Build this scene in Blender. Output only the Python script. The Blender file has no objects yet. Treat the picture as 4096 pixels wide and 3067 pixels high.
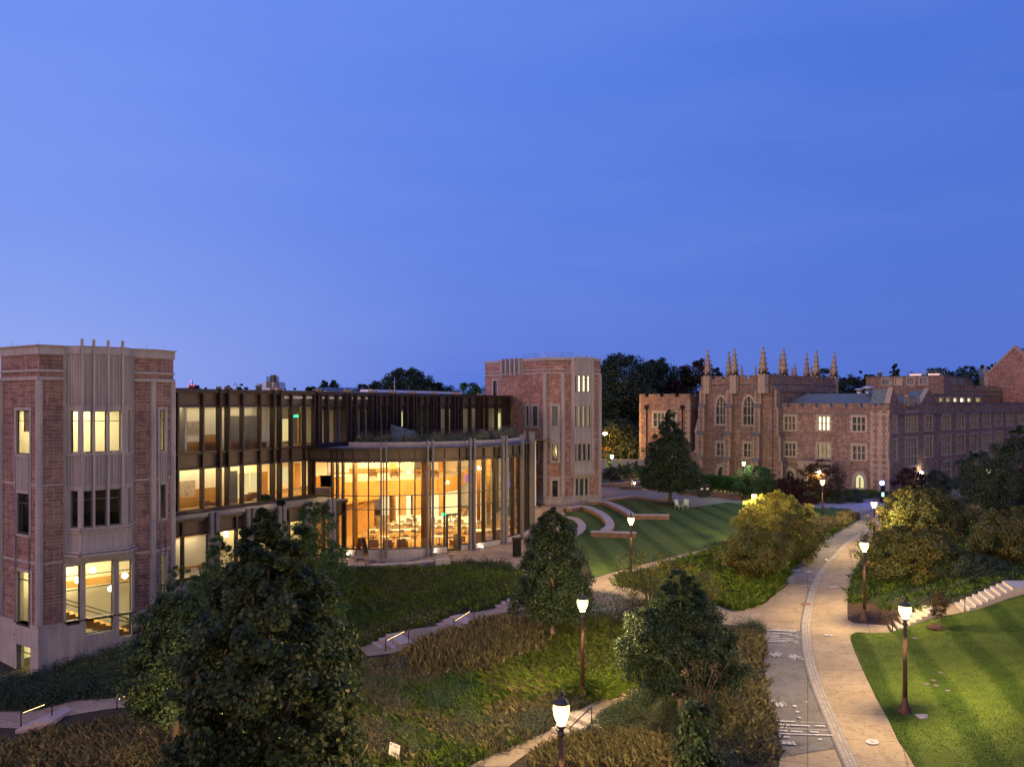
import bpy, bmesh, math, random
import numpy as np
from mathutils import Vector, Matrix
from mathutils.geometry import delaunay_2d_cdt
rng = np.random.default_rng(7)
random.seed(7)
C = bpy.context.scene.collection
SC = bpy.context.scene
# ---------------------------------------------------------------- camera, world, light, exposure
CAMH = 12.4
FP, CX, CY = 3240.0, 2048.0, 1616.0        # focal length and principal point in photo pixels
cam_d = bpy.data.cameras.new('camera'); cam = bpy.data.objects.new('camera', cam_d); C.objects.link(cam)
cam.location = (0, 0, CAMH); cam.rotation_euler = (math.radians(90), 0, 0)
cam_d.sensor_width = 36; cam_d.lens = 36 * FP / 4096; cam_d.clip_end = 6000; cam_d.clip_start = 0.5
cam_d.shift_x = 0.0; cam_d.shift_y = (CY - 1533.5) / 4096
SC.camera = cam
SC.view_settings.view_transform = 'Standard'; SC.view_settings.look = 'None'
SC.view_settings.exposure = 0.12; SC.view_settings.gamma = 1.0
try:
    SC.cycles.use_denoising = True
    SC.cycles.sample_clamp_indirect = 4.0
    SC.cycles.max_bounces = 7; SC.cycles.diffuse_bounces = 3; SC.cycles.glossy_bounces = 3
    SC.cycles.transparent_max_bounces = 12; SC.cycles.transmission_bounces = 4
    SC.cycles.caustics_reflective = False; SC.cycles.caustics_refractive = False
except Exception: pass

world = bpy.data.worlds.new("World"); SC.world = world; world.use_nodes = True
nt = world.node_tree; nt.nodes.clear()
def wn(t, **k):
    n = nt.nodes.new(t)
    for a, b in k.items(): setattr(n, a, b)
    return n
out = wn('ShaderNodeOutputWorld'); bg = wn('ShaderNodeBackground')
geo = wn('ShaderNodeTexCoord'); sep = wn('ShaderNodeSeparateXYZ')
nt.links.new(geo.outputs['Generated'], sep.inputs[0])
def wmath(op, a, b=None, clamp=False):
    n = wn('ShaderNodeMath', operation=op); n.use_clamp = clamp
    for i, v in enumerate((a, b)):
        if v is None: continue
        if isinstance(v, (int, float)): n.inputs[i].default_value = v
        else: nt.links.new(v, n.inputs[i])
    return n.outputs[0]
def wramp(fac, stops):
    r = wn('ShaderNodeValToRGB'); r.color_ramp.interpolation = 'B_SPLINE'
    while len(r.color_ramp.elements) < len(stops): r.color_ramp.elements.new(0.5)
    for e, (p, c) in zip(r.color_ramp.elements, stops): e.position = p; e.color = (*c, 1)
    nt.links.new(fac, r.inputs[0]); return r.outputs[0]
def wmix(fac, a, b, mode='MIX'):
    n = wn('ShaderNodeMix', data_type='RGBA', blend_type=mode)
    for i, v in ((0, fac), (6, a), (7, b)):
        if isinstance(v, (int, float)): n.inputs[i].default_value = v
        elif isinstance(v, tuple): n.inputs[i].default_value = (*v, 1)
        else: nt.links.new(v, n.inputs[i])
    return n.outputs[2]
X, Y, Z = sep.outputs
# ahead of the camera: blue, paler towards the left; behind it the pink of the sunrise
side = wmath('MULTIPLY_ADD', X, -1.0); nt.nodes[-1].inputs[2].default_value = 0.5
lowl = wramp(side, [(0.0, (0.055, 0.150, 0.60)), (0.35, (0.070, 0.170, 0.66)), (0.65, (0.090, 0.190, 0.69)), (1.0, (0.20, 0.31, 0.82))])
topl = wramp(side, [(0.0, (0.050, 0.145, 0.64)), (0.35, (0.078, 0.190, 0.74)), (0.65, (0.108, 0.222, 0.80)), (1.0, (0.155, 0.280, 0.86))])
up = wmath('MULTIPLY', Z, 2.4, clamp=True)
blue = wmix(up, lowl, topl)
hz = wramp(Z, [(0.0, (0.16, 0.145, 0.10)), (0.09, (0.08, 0.07, 0.05)), (0.2, (0, 0, 0))])
hzf = wmath('MULTIPLY', wmath('SUBTRACT', side, .55, clamp=True), 1.6, clamp=True)
# faint streaks of high cloud
mp = wn('ShaderNodeMapping'); mp.inputs['Scale'].default_value = (1.2, 1.0, 7.0); mp.inputs['Rotation'].default_value = (0, 0.22, 0)
nz = wn('ShaderNodeTexNoise'); nz.inputs['Scale'].default_value = 2.2; nz.inputs['Detail'].default_value = 5; nz.inputs['Roughness'].default_value = .55
nt.links.new(geo.outputs['Generated'], mp.inputs[0]); nt.links.new(mp.outputs[0], nz.inputs['Vector'])
cl = wmath('SUBTRACT', nz.outputs[0], 0.42, clamp=True); cl = wmath('MULTIPLY', cl, 0.30, clamp=True)
blue = wmix(cl, blue, (0.30, 0.40, 0.88))
blue = wmix(hzf, blue, hz, 'ADD')
back = wmath('MULTIPLY_ADD', wmath('ADD', wmath('MULTIPLY', X, .22), Y), -1.0); nt.nodes[-1].inputs[2].default_value = -.05
nt.nodes[-1].use_clamp = True
dawn = wramp(Z, [(0.0, (1.22, 0.80, 0.66)), (0.35, (0.84, 0.64, 0.68)), (1.0, (0.32, 0.36, 0.70))])
col = wmix(back, blue, dawn)
sky = wn('ShaderNodeTexSky', sky_type='NISHITA'); sky.sun_disc = False
sky.sun_elevation = math.radians(1.0); sky.sun_rotation = math.radians(200)
col = wmix(0.02, col, sky.outputs[0], 'ADD')
nt.links.new(col, bg.inputs[0]); bg.inputs[1].default_value = 0.93
nt.links.new(bg.outputs[0], out.inputs[0])

sun_d = bpy.data.lights.new('dawn_glow', 'SUN'); sun = bpy.data.objects.new('dawn_glow', sun_d); C.objects.link(sun)
sun_d.energy = 1.05; sun_d.angle = math.radians(14); sun_d.color = (1.0, 0.55, 0.42)
# light comes from behind the camera and from its left, just above the horizon
dv = Vector((0.84, 0.54, -0.20)); sun.rotation_euler = dv.to_track_quat('-Z', 'Y').to_euler()

# ---------------------------------------------------------------- photo pixel -> world helpers (survey of the place)
CROPS = dict(A=(0,1300,2.069), B=(0,2050,1.629), C=(650,1480,2.07), D=(1350,1400,1.84), E=(1200,1750,2.212), F=(1900,1380,2.4717),
             G=(2400,1380,2.011), H=(3200,1350,2.2076), I=(2200,1850,2.458), J=(2900,1850,1.8495), K=(1300,2200,1.8433), L=(2300,2300,2.159),
             M=(2900,2400,1.8495), N=(500,1950,1.4827), O=(3500,1700,2.76), P=(1200,1480,2.458), Q=(2380,1700,4.14), R=(700,2100,2.765), S=(0,0,1.0), V=(0,0,0.54004))
def px(k, x, y): a, b, s = CROPS[k]; return a + x / s, b + y / s
def PZ(sx, sy, z):
    Yd = (CAMH - z) * FP / (sy - CY); return Vector(((sx - CX) / FP * Yd, Yd, z))
def PY(sx, sy, Yd): return Vector(((sx - CX) / FP * Yd, Yd, CAMH - (sy - CY) / FP * Yd))

# ---------------------------------------------------------------- terrain
_ctl = []
def ct(k, x, y, z): s = px(k, x, y); p = PZ(s[0], s[1], z); _ctl.append((p.x, p.y, z))
for a in [('S',1400,2240,0),('S',1750,2230,0),('S',2100,2200,0),('S',2122,2111,0),('S',2400,2010,.1),('S',2700,2040,0),('S',3000,2100,0),('S',2400,2300,0),
          ('S',2526,2307,0),('S',2700,2250,0),('S',2370,2330,-.05),('S',2090,2390,-.15),('S',1571,2262,0.0),
          ('K',1440,415,-.2),('K',1270,425,-.65),('K',1120,520,-.75),('K',860,545,-1.2),('K',640,680,-1.3),('K',370,700,-1.75),('K',170,780,-1.85),
          ('K',1680,710,-.35),('K',500,150,-.9),('K',1000,130,-.35),('K',400,1500,-1.8),('K',900,900,-1.1),('K',1300,900,-.7),('K',1600,1000,-.45),
          ('S',2330,2801,-.25),('S',2500,2759,-.2),('S',2578,2717,-.15),('K',1900,1250,-.38),('K',1640,1400,-.85),('K',1200,1560,-1.1),('S',1950,3067,-1.25),
          ('S',2600,3067,-.4),('S',2900,3000,-.1),('S',3080,2700,0),('S',3000,2500,0),('S',2850,2450,0),('S',3100,3067,0),('S',3400,3000,0),('S',3300,2700,0),
          ('S',3300,2400,0),('S',3200,2250,0),('S',3400,2100,0),('S',3550,2050,0),('S',3650,3067,.05),('S',3500,2800,.05),('S',3400,2540,0),
          ('S',3620,2850,.25),('S',3900,2800,.8),('S',4096,2650,1.5),('S',4096,3000,1.1),('S',3900,3067,.6),('S',3800,2580,.6),('S',3950,2510,1.15),('S',4096,2420,1.95),
          ('S',3550,2515,.0),('S',3700,2450,.85),('S',3870,2440,1.05),('S',4096,2360,2.1),('S',3900,2300,1.5),('S',3700,2300,.8),('S',4096,2150,1.9),('S',3600,2150,.3),('S',3800,2080,.4),
          ('S',30,2690,-3.1),('S',165,2700,-3.2),('S',368,2650,-2.75),('S',720,2400,-1.0),('S',1000,2350,-.6),('S',1300,2290,-.3),
          ('B',480,1230,-2.6),('B',200,1360,-3.05),('B',0,1350,-3.1),('S',0,3067,-3.4),('S',500,3067,-2.9),('S',1000,3067,-2.3),('S',640,2850,-2.45),('S',1250,2700,-2.1)]: ct(*a)
_ctl += [(-22,20,-3.2),(0,20,-1.7),(20,20,.4),(40,20,1.5),(-60,100,0),(60,170,1),(0,170,2),(-60,60,-2),(90,60,2),(90,120,1),(20,150,2.3),(8,152,2.3),(28,152,2.3),(24,128,.1),(15,128,.1),(52,111,0),(40,124,0),(-60,30,-3.5),(-40,120,0),(10,112,0.1)]
_c = np.array(_ctl); _P = _c[:, :2]; _n = len(_P)
def _phi(d): return np.sqrt(d * d + 1.0) 
_K = np.zeros((_n + 3, _n + 3)); _K[:_n, :_n] = _phi(np.linalg.norm(_P[:, None] - _P[None], axis=2)) - 0.15 * np.eye(_n)
_K[:_n, _n] = 1; _K[:_n, _n+1:] = _P; _K[_n, :_n] = 1; _K[_n+1:, :_n] = _P.T
_w = np.linalg.solve(_K, np.concatenate([_c[:, 2], np.zeros(3)]))
GX0, GX1, GY0, GY1, GS = -80.0, 110.0, 12.0, 200.0, 0.5
_gx = np.arange(GX0, GX1 + GS, GS); _gy = np.arange(GY0, GY1 + GS, GS)
_mx, _my = np.meshgrid(_gx, _gy)
_q = np.stack([_mx.ravel(), _my.ravel()], 1); _zz = np.zeros(len(_q))
for i in range(0, len(_q), 20000):
    q = _q[i:i+20000]; _zz[i:i+20000] = _phi(np.linalg.norm(q[:, None] - _P[None], axis=2)) @ _w[:_n] + _w[_n] + q @ _w[_n+1:]
GZ = np.clip(_zz.reshape(_mx.shape), -3.6, 2.6)
_dx = np.clip(np.maximum(_mx - 60, -50 - _mx) / 30, 0, 1); _dy = np.clip((_my - 165) / 30, 0, 1); _f = 1 - np.maximum(_dx, _dy)
GZ = GZ * _f + 0.0 * (1 - _f)
def terr(x, y):
    x = np.asarray(x, float); y = np.asarray(y, float)
    fx = np.clip((x - GX0) / GS, 0, len(_gx) - 1.001); fy = np.clip((y - GY0) / GS, 0, len(_gy) - 1.001)
    i = fx.astype(int); j = fy.astype(int); a = fx - i; b = fy - j
    return GZ[j, i]*(1-a)*(1-b) + GZ[j, i+1]*a*(1-b) + GZ[j+1, i]*(1-a)*b + GZ[j+1, i+1]*a*b
def tz(x, y): return float(terr(x, y))
def G(k, x, y):
    s = px(k, x, y); z = 0.0
    for _ in range(40):
        p = PZ(s[0], s[1], z); z = 0.5 * z + 0.5 * tz(p.x, p.y)
    p = PZ(s[0], s[1], z); return Vector((p.x, p.y, z))
# ---------------------------------------------------------------- materials
MATS = {}
def nmat(name):
    m = bpy.data.materials.new(name); m.use_nodes = True; t = m.node_tree
    b = t.nodes['Principled BSDF']; MATS[name] = m; return m, t, b
def N(t, typ, ins=None, **k):
    n = t.nodes.new(typ)
    for a, b in k.items(): setattr(n, a, b)
    for i, v in (ins or {}).items():
        if hasattr(v, 'links') or isinstance(v, bpy.types.NodeSocket): t.links.new(v, n.inputs[i])
        elif isinstance(v, tuple) and len(v) == 3 and n.inputs[i].type == 'RGBA': n.inputs[i].default_value = (*v, 1)
        else: n.inputs[i].default_value = v
    return n
def uvn(t, scale=None, obj=False):
    n = N(t, 'ShaderNodeTexCoord'); o = n.outputs['Object' if obj else 'UV']
    if scale is not None: o = N(t, 'ShaderNodeMapping', {0: o, 3: scale}).outputs[0]
    return o
def posn(t): return N(t, 'ShaderNodeNewGeometry').outputs['Position']
def noise(t, vec, scale, detail=4, rough=.6): return N(t, 'ShaderNodeTexNoise', {'Vector': vec, 'Scale': scale, 'Detail': detail, 'Roughness': rough}).outputs[0]
def ramp(t, fac, stops, interp='LINEAR'):
    r = N(t, 'ShaderNodeValToRGB', {0: fac}); r.color_ramp.interpolation = interp
    while len(r.color_ramp.elements) < len(stops): r.color_ramp.elements.new(.5)
    for e, (p, c) in zip(r.color_ramp.elements, stops): e.position = p; e.color = (*c, 1)
    return r.outputs[0]
def mix(t, fac, a, b, mode='MIX'):
    n = N(t, 'ShaderNodeMix', data_type='RGBA', blend_type=mode)
    for i, v in ((0, fac), (6, a), (7, b)):
        if isinstance(v, (int, float)): n.inputs[i].default_value = v
        elif isinstance(v, tuple): n.inputs[i].default_value = (*v, 1)
        else: t.links.new(v, n.inputs[i])
    return n.outputs[2]
def bump(t, b, h, strength=.4, dist=.02):
    n = N(t, 'ShaderNodeBump', {'Height': h, 'Strength': strength, 'Distance': dist}); t.links.new(n.outputs[0], b.inputs['Normal'])
def plain(name, col, rough=.7, metal=0.0, vary=.15, scale=3.0, spec=.3):
    m, t, b = nmat(name); b.inputs['Roughness'].default_value = rough; b.inputs['Metallic'].default_value = metal
    b.inputs['Specular IOR Level'].default_value = spec
    n = noise(t, posn(t), scale)
    c = ramp(t, n, [(.25, tuple(x*(1-vary) for x in col)), (.75, tuple(min(1, x*(1+vary)) for x in col))])
    t.links.new(c, b.inputs['Base Color']); return m
def stone_brick(name, c1, c2, c3, mortar, bw=.62, rh=.2, ms=.012, bumpy=.5):
    m, t, b = nmat(name); b.inputs['Roughness'].default_value = .9; b.inputs['Specular IOR Level'].default_value = .15
    uv = uvn(t); w = noise(t, uv, .9, 2); 
    uvw = N(t, 'ShaderNodeVectorMath', {0: uv, 1: N(t, 'ShaderNodeVectorMath', {0: w, 3: .0}, operation='SCALE').outputs[0]}, operation='ADD').outputs[0]
    br = N(t, 'ShaderNodeTexBrick', {'Vector': uvw, 'Color1': c1, 'Color2': c2, 'Mortar': mortar, 'Scale': 1.0, 'Mortar Size': ms, 'Mortar Smooth': .3, 'Bias': -.1, 'Brick Width': bw, 'Row Height': rh})
    br.offset_frequency = 2; br.offset = .43; br.squash = .8; br.squash_frequency = 3
    # larger blocks breaking the courses
    br2 = N(t, 'ShaderNodeTexBrick', {'Vector': uv, 'Color1': c3, 'Color2': c1, 'Mortar': mortar, 'Scale': 1.0, 'Mortar Size': ms, 'Mortar Smooth': .3, 'Bias': .0, 'Brick Width': bw*.9, 'Row Height': rh*2})
    sel = ramp(t, noise(t, N(t, 'ShaderNodeVectorMath', {0: uv, 1: (1/(bw*.9), 1/(rh*2), 1)}, operation='MULTIPLY').outputs[0], .8, 0), [(.56, (0, 0, 0)), (.58, (1, 1, 1))])
    c = mix(t, sel, br.outputs[0], br2.outputs[0])
    big = ramp(t, noise(t, uv, .22, 3), [(.3, (.80, .80, .82)), (.7, (1.14, 1.12, 1.1))])
    c = mix(t, 1.0, c, big, 'MULTIPLY')
    fine = ramp(t, noise(t, uv, 9, 5, .7), [(.3, (.78, .78, .78)), (.7, (1.15, 1.15, 1.15))]); c = mix(t, 1.0, c, fine, 'MULTIPLY')
    stk = noise(t, N(t, 'ShaderNodeMapping', {0: uv, 3: (2.2, .22, 1)}).outputs[0], 1.6, 5, .65); c = mix(t, 1.0, c, ramp(t, stk, [(.30, (.62, .60, .60)), (.52, (1, 1, 1)), (.8, (1.1, 1.1, 1.1))]), 'MULTIPLY')
    t.links.new(c, b.inputs['Base Color'])
    h = N(t, 'ShaderNodeMath', {0: noise(t, uv, 5, 5, .7), 1: br.outputs[1]}, operation='SUBTRACT').outputs[0]
    bump(t, b, h, bumpy, .03); return m
stone_brick('ashlar_near', (.18, .105, .10), (.295, .185, .165), (.245, .145, .13), (.40, .33, .31), .75, .20, .016, .9)
stone_brick('ashlar_far', (.22, .115, .095), (.35, .205, .165), (.43, .28, .22), (.37, .30, .265), .62, .19, .014, .5)
stone_brick('ashlar_old', (.185, .118, .10), (.315, .225, .19), (.22, .135, .11), (.36, .29, .24), .62, .20, .014, .5)
stone_brick('seat_stone', (.23, .125, .10), (.33, .19, .15), (.28, .16, .12), (.30, .25, .21), .5, .15, .01, .6)
def limestone(name, col, flute=0):
    m, t, b = nmat(name); b.inputs['Roughness'].default_value = .85; b.inputs['Specular IOR Level'].default_value = .2
    uv = uvn(t); p = posn(t)
    st = noise(t, N(t, 'ShaderNodeMapping', {0: p, 3: (3, 3, .35)}).outputs[0], 1.3, 5)
    c = ramp(t, st, [(.25, tuple(x*.72 for x in col)), (.6, col), (.85, tuple(x*1.1 for x in col))])
    if flute:
        wv = N(t, 'ShaderNodeTexWave', {'Vector': uv, 'Scale': flute}, wave_type='BANDS', bands_direction='X')
        bump(t, b, wv.outputs[1], 1.0, .05)
        c = mix(t, 1.0, c, ramp(t, wv.outputs[1], [(0, (.72, .72, .72)), (.5, (1, 1, 1))]), 'MULTIPLY')
    else:
        br = N(t, 'ShaderNodeTexBrick', {'Vector': uv, 'Color1': (1, 1, 1), 'Color2': (.92, .92, .92), 'Mortar': (.66, .64, .62), 'Scale': 1.0, 'Mortar Size': .008, 'Brick Width': 1.5, 'Row Height': .75})
        c = mix(t, 1.0, c, br.outputs[0], 'MULTIPLY'); bump(t, b, noise(t, uv, 14, 4), .15, .01)
    t.links.new(c, b.inputs['Base Color']); return m
limestone('limestone', (.35, .32, .325)); limestone('limestone_fluted', (.33, .30, .31), 1.6); limestone('limestone_old', (.37, .30, .235))
limestone('dark_coping', (.17, .155, .15)); limestone('cap_stone', (.41, .36, .355))
def fins(name, col, rough=.45, metal=.5): return plain(name, col, rough, metal, .12, 2.0)
plain('bronze', (.060, .047, .042), .42, .6, .15, 2); plain('dark_metal', (.03, .03, .033), .45, .4); plain('black_metal', (.012, .012, .013), .4, .3)
plain('grey_fin', (.17, .165, .175), .6, .1, .2, 1.5); plain('mullion', (.10, .085, .075), .5, .3)
plain('lamp_post_paint', (.075, .036, .030), .55, .2, .2, 4); plain('lamp_collar', (.06, .06, .055), .5, .4)
plain('white_roof', (.62, .62, .66), .8); plain('galvanized', (.45, .46, .48), .35, .7); plain('slate', (.15, .19, .20), .7)
plain('wood', (.46, .25, .075), .5, 0, .18, 1.2); plain('wood_dark', (.20, .095, .035), .5, 0, .2, 2); plain('ceiling_wood', (.45, .26, .10), .55, 0, .2, 3)
plain('cream_wall', (.72, .66, .50), .85, 0, .04); plain('white_wall', (.78, .76, .70), .85, 0, .04); plain('carpet', (.30, .20, .10), .9, 0, .3, 2.5)
plain('pale_floor', (.55, .50, .42), .35, 0, .06); plain('table_white', (.80, .78, .72), .4, 0, .04); plain('chair_shell', (.33, .29, .24), .55, 0, .1)
plain('armchair_brown', (.22, .13, .08), .8); plain('rust_gear', (.17, .13, .11), .8, .2); plain('car_white', (.62, .62, .66), .25, 0, .03, 1, .5)
plain('tyre', (.015, .015, .015), .8); plain('dark_glass', (.015, .018, .022), .08, 0, .05, 1, .6); plain('solar', (.01, .012, .02), .15, 0, .1, 1, .6)
plain('mulch', (.055, .030, .020), .95, 0, .5, 9); plain('teal_glass', (.06, .115, .12), .15, 0, .2, 1, .5); plain('poster', (.42, .36, .33), .7, 0, .35, 3.5)
plain('lawn_chair', (.42, .50, .38), .5); plain('red_blind', (.07, .012, .01), .7); plain('grey_blind', (.20, .20, .21), .7, 0, .15, 1.5); plain('paint_white', (.50, .50, .50), .7, 0, .25, 9)
plain('step_stone', (.40, .31, .285), .85, 0, .12, 4); plain('step_concrete', (.44, .39, .33), .85, 0, .1, 4); plain('red_plastic', (.45, .04, .02), .5); plain('gravel_white', (.45, .43, .42), .9, 0, .3, 8)
plain('sign_white', (.72, .72, .72), .5, 0, .03); plain('sign_red', (.4, .05, .05), .6); plain('ivory_frame', (.34, .295, .245), .7, 0, .1)
plain('blind_cream', (.40, .34, .24), .8, 0, .12, 1); plain('floor_slab', (.12, .10, .09), .8)
plain('bark', (.085, .062, .045), .95, 0, .3, 8); plain('bark_pale', (.19, .14, .11), .95, 0, .2, 8)
def emis(name, col, s):
    m, t, b = nmat(name); t.nodes.remove(b); e = N(t, 'ShaderNodeEmission', {0: col, 1: s}); t.links.new(e.outputs[0], t.nodes['Material Output'].inputs[0]); return m
emis('globe_warm', (1.0, .68, .28), 1050.0); emis('globe_white', (.75, 1.0, .50), 330); emis('globe_sodium', (1.0, .42, .05), 1800); emis('globe_pale', (1.0, .82, .5), 150)
emis('globe_blue', (.06, .10, 1.0), 260); emis('uplight', (1.0, .78, .45), 130); emis('led_rail', (1.0, .62, .25), 12); emis('exit_green', (.02, .9, .35), 3)
emis('strip', (1.0, .68, .30), 40); emis('pendant', (1.0, .9, .7), 7); emis('screen_pink', (.6, .2, .7), .9); emis('lit_bright', (1.0, .93, .52), 2.2); emis('lit_red', (1, .02, .03), 9)
def frosted(name, col, s):
    m, t, b = nmat(name); t.nodes.remove(b); e = N(t, 'ShaderNodeEmission', {0: col, 1: s}); tr = N(t, 'ShaderNodeBsdfTransparent'); a = N(t, 'ShaderNodeAddShader')
    t.links.new(e.outputs[0], a.inputs[0]); t.links.new(tr.outputs[0], a.inputs[1]); t.links.new(a.outputs[0], t.nodes['Material Output'].inputs[0])
frosted('globe_frosted', (1.0, .70, .26), 1.7); frosted('globe_frosted_white', (.8, 1.0, .6), 1.2); frosted('globe_frosted_pale', (1.0, .85, .55), 1.6)
def litroom(name, c0, c1, s, sc=.8):
    m, t, b = nmat(name); t.nodes.remove(b)
    c = ramp(t, noise(t, posn(t), sc, 3), [(.35, c0), (.65, c1)])
    e = N(t, 'ShaderNodeEmission', {0: c, 1: s}); t.links.new(e.outputs[0], t.nodes['Material Output'].inputs[0]); return m
litroom('lit_dim', (.34, .25, .10), (.60, .46, .20), .8); litroom('lit_yellow', (1.0, .86, .38), (1, .93, .52), .95)
def glass(name, tint, refl=.55, base=.04):
    m, t, b = nmat(name); t.nodes.remove(b)
    fr = N(t, 'ShaderNodeFresnel', {0: 1.45}).outputs[0]
    f = N(t, 'ShaderNodeMath', {0: fr, 1: refl, 2: base}, operation='MULTIPLY_ADD'); f.use_clamp = True
    tr = N(t, 'ShaderNodeBsdfTransparent', {0: tint}); gl = N(t, 'ShaderNodeBsdfGlossy', {0: (.9, .9, .95), 1: .02})
    bn = N(t, 'ShaderNodeBump', {'Height': noise(t, posn(t), .6, 2), 'Strength': .06, 'Distance': .1}); t.links.new(bn.outputs[0], gl.inputs['Normal'])
    ms = N(t, 'ShaderNodeMixShader', {0: f.outputs[0]}); t.links.new(tr.outputs[0], ms.inputs[1]); t.links.new(gl.outputs[0], ms.inputs[2])
    t.links.new(ms.outputs[0], t.nodes['Material Output'].inputs[0]); return m
glass('glass', (.88, .90, .88)); glass('glass_tinted', (.66, .66, .62), .7, .06); glass('hall_glass', (.90, .88, .80), .6, .03)
def paving(name, col, joint=(3.0, 3.0), jm=.5, rough=.85):
    m, t, b = nmat(name); b.inputs['Roughness'].default_value = rough; b.inputs['Specular IOR Level'].default_value = .2; p = posn(t)
    crack = ramp(t, noise(t, p, .42, 7, .62), [(.486, (1, 1, 1)), (.496, (.62, .62, .62)), (.506, (1, 1, 1))])
    c = ramp(t, noise(t, p, .35, 4), [(.3, tuple(x*.80 for x in col)), (.7, tuple(x*1.12 for x in col))])
    c = mix(t, 1.0, c, ramp(t, noise(t, p, 38, 3, .8), [(.3, (.80, .80, .80)), (.7, (1.16, 1.16, 1.16))]), 'MULTIPLY')
    c = mix(t, 1.0, c, ramp(t, noise(t, p, 2.3, 5, .75), [(.30, (.66, .64, .62)), (.46, (.95, .95, .95)), (.7, (1.06, 1.06, 1.05))]), 'MULTIPLY')
    br = N(t, 'ShaderNodeTexBrick', {'Vector': N(t, 'ShaderNodeMapping', {0: p, 2: (0, 0, .35)}).outputs[0], 'Color1': (1, 1, 1), 'Color2': (.93, .93, .93), 'Mortar': (jm, jm, jm), 'Scale': 1.0, 'Mortar Size': .022, 'Brick Width': joint[0], 'Row Height': joint[1]}); br.offset = 0
    c = mix(t, 1.0, c, br.outputs[0], 'MULTIPLY'); c = mix(t, 1.0, c, crack, 'MULTIPLY'); t.links.new(c, b.inputs['Base Color']); bump(t, b, noise(t, p, 45, 3), .25, .01); return m
paving('tan_concrete', (.345, .275, .185), (3.2, 2.7)); paving('grey_concrete', (.175, .168, .160), (60, 60)); paving('patio_tan', (.35, .26, .19), (2.4, 2.4)); paving('plaza_tan', (.36, .27, .20), (1.2, .6), .85)
paving('pale_concrete', (.38, .36, .36), (3, 3))
def band_mat():
    m, t, b = nmat('brick_band'); b.inputs['Roughness'].default_value = .9; uv = uvn(t)
    br = N(t, 'ShaderNodeTexBrick', {'Vector': uv, 'Color1': (.34, .315, .28), 'Color2': (.25, .23, .20), 'Mortar': (.16, .14, .13), 'Scale': 1.0, 'Mortar Size': .012, 'Brick Width': .24, 'Row Height': .14})
    t.links.new(br.outputs[0], b.inputs['Base Color']); return m
band_mat()
def lawn_mat(name, c0, c1, ang, width, amt=.3):
    m, t, b = nmat(name); b.inputs['Roughness'].default_value = .9; b.inputs['Specular IOR Level'].default_value = .15; p = posn(t)
    r = N(t, 'ShaderNodeMapping', {0: p, 2: (0, 0, ang)}).outputs[0]
    w = N(t, 'ShaderNodeTexWave', {'Vector': r, 'Scale': .157/width, 'Distortion': .6, 'Detail': 3, 'Detail Scale': .8}, wave_type='BANDS', bands_direction='X').outputs[1]
    c = mix(t, ramp(t, w, [(.12, (0, 0, 0)), (.5, (1, 1, 1))]), c0, c1)
    c = mix(t, 1.0, c, ramp(t, noise(t, p, 1.1, 6, .8), [(.25, (.62, .66, .62)), (.75, (1.35, 1.3, 1.25))]), 'MULTIPLY')
    c = mix(t, 1.0, c, ramp(t, noise(t, p, 26, 4, .8), [(.3, (.55, .55, .55)), (.7, (1.45, 1.45, 1.35))]), 'MULTIPLY')
    t.links.new(c, b.inputs['Base Color']); bump(t, b, noise(t, p, 30, 4, .8), .9, .05); return m
lawn_mat('lawn_central', (.040, .075, .015), (.072, .115, .026), -.05, 1.35); lawn_mat('lawn_bank', (.050, .095, .012), (.100, .155, .025), .305, 1.15); lawn_mat('turf_blade', (.050, .095, .012), (.100, .155, .025), .305, 1.15)
def soil():
    m, t, b = nmat('soil'); b.inputs['Roughness'].default_value = .95; p = posn(t)
    c = ramp(t, noise(t, p, .5, 5, .7), [(.3, (.022, .022, .010)), (.5, (.035, .03, .014)), (.7, (.05, .036, .022))])
    c = mix(t, 1.0, c, ramp(t, noise(t, p, 12, 5, .8), [(.3, (.45, .45, .45)), (.7, (1.6, 1.5, 1.4))]), 'MULTIPLY')
    t.links.new(c, b.inputs['Base Color']); bump(t, b, noise(t, p, 14, 5, .8), 1.0, .1); return m
soil()
def leafmat(name, stops, transl=.35, rough=.6):
    """leaf colour by each leaf's own random number"""
    m, t, b = nmat(name); b.inputs['Roughness'].default_value = rough; b.inputs['Specular IOR Level'].default_value = .25
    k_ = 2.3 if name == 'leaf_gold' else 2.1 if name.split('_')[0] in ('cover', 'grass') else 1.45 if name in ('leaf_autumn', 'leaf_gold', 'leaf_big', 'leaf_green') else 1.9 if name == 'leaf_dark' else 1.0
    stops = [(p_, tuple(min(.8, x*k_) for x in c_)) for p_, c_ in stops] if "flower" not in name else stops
    a = N(t, 'ShaderNodeAttribute', attribute_name='rnd').outputs['Fac']
    c = ramp(t, a, stops); t.links.new(c, b.inputs['Base Color'])
    tl = N(t, 'ShaderNodeBsdfTranslucent', {0: c}); ms = N(t, 'ShaderNodeMixShader', {0: transl})
    t.links.new(b.outputs[0], ms.inputs[1]); t.links.new(tl.outputs[0], ms.inputs[2]); t.links.new(ms.outputs[0], t.nodes['Material Output'].inputs[0]); return m
leafmat('leaf_big', [(0, (.018, .030, .012)), (.45, (.030, .046, .018)), (.75, (.050, .066, .022)), (.95, (.07, .075, .03)), (.98, (.14, .12, .07)), (.995, (.15, .07, .03)), (1, (.2, .05, .02))])
leafmat('leaf_maple', [(0, (.018, .034, .018)), (.5, (.032, .058, .026)), (.9, (.060, .090, .040)), (1, (.09, .12, .06))])
leafmat('leaf_green', [(0, (.020, .045, .014)), (.5, (.036, .078, .022)), (.9, (.065, .115, .03)), (1, (.12, .13, .04))])
leafmat('leaf_dark', [(0, (.012, .022, .012)), (.5, (.022, .036, .020)), (1, (.042, .058, .032))])
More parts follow.
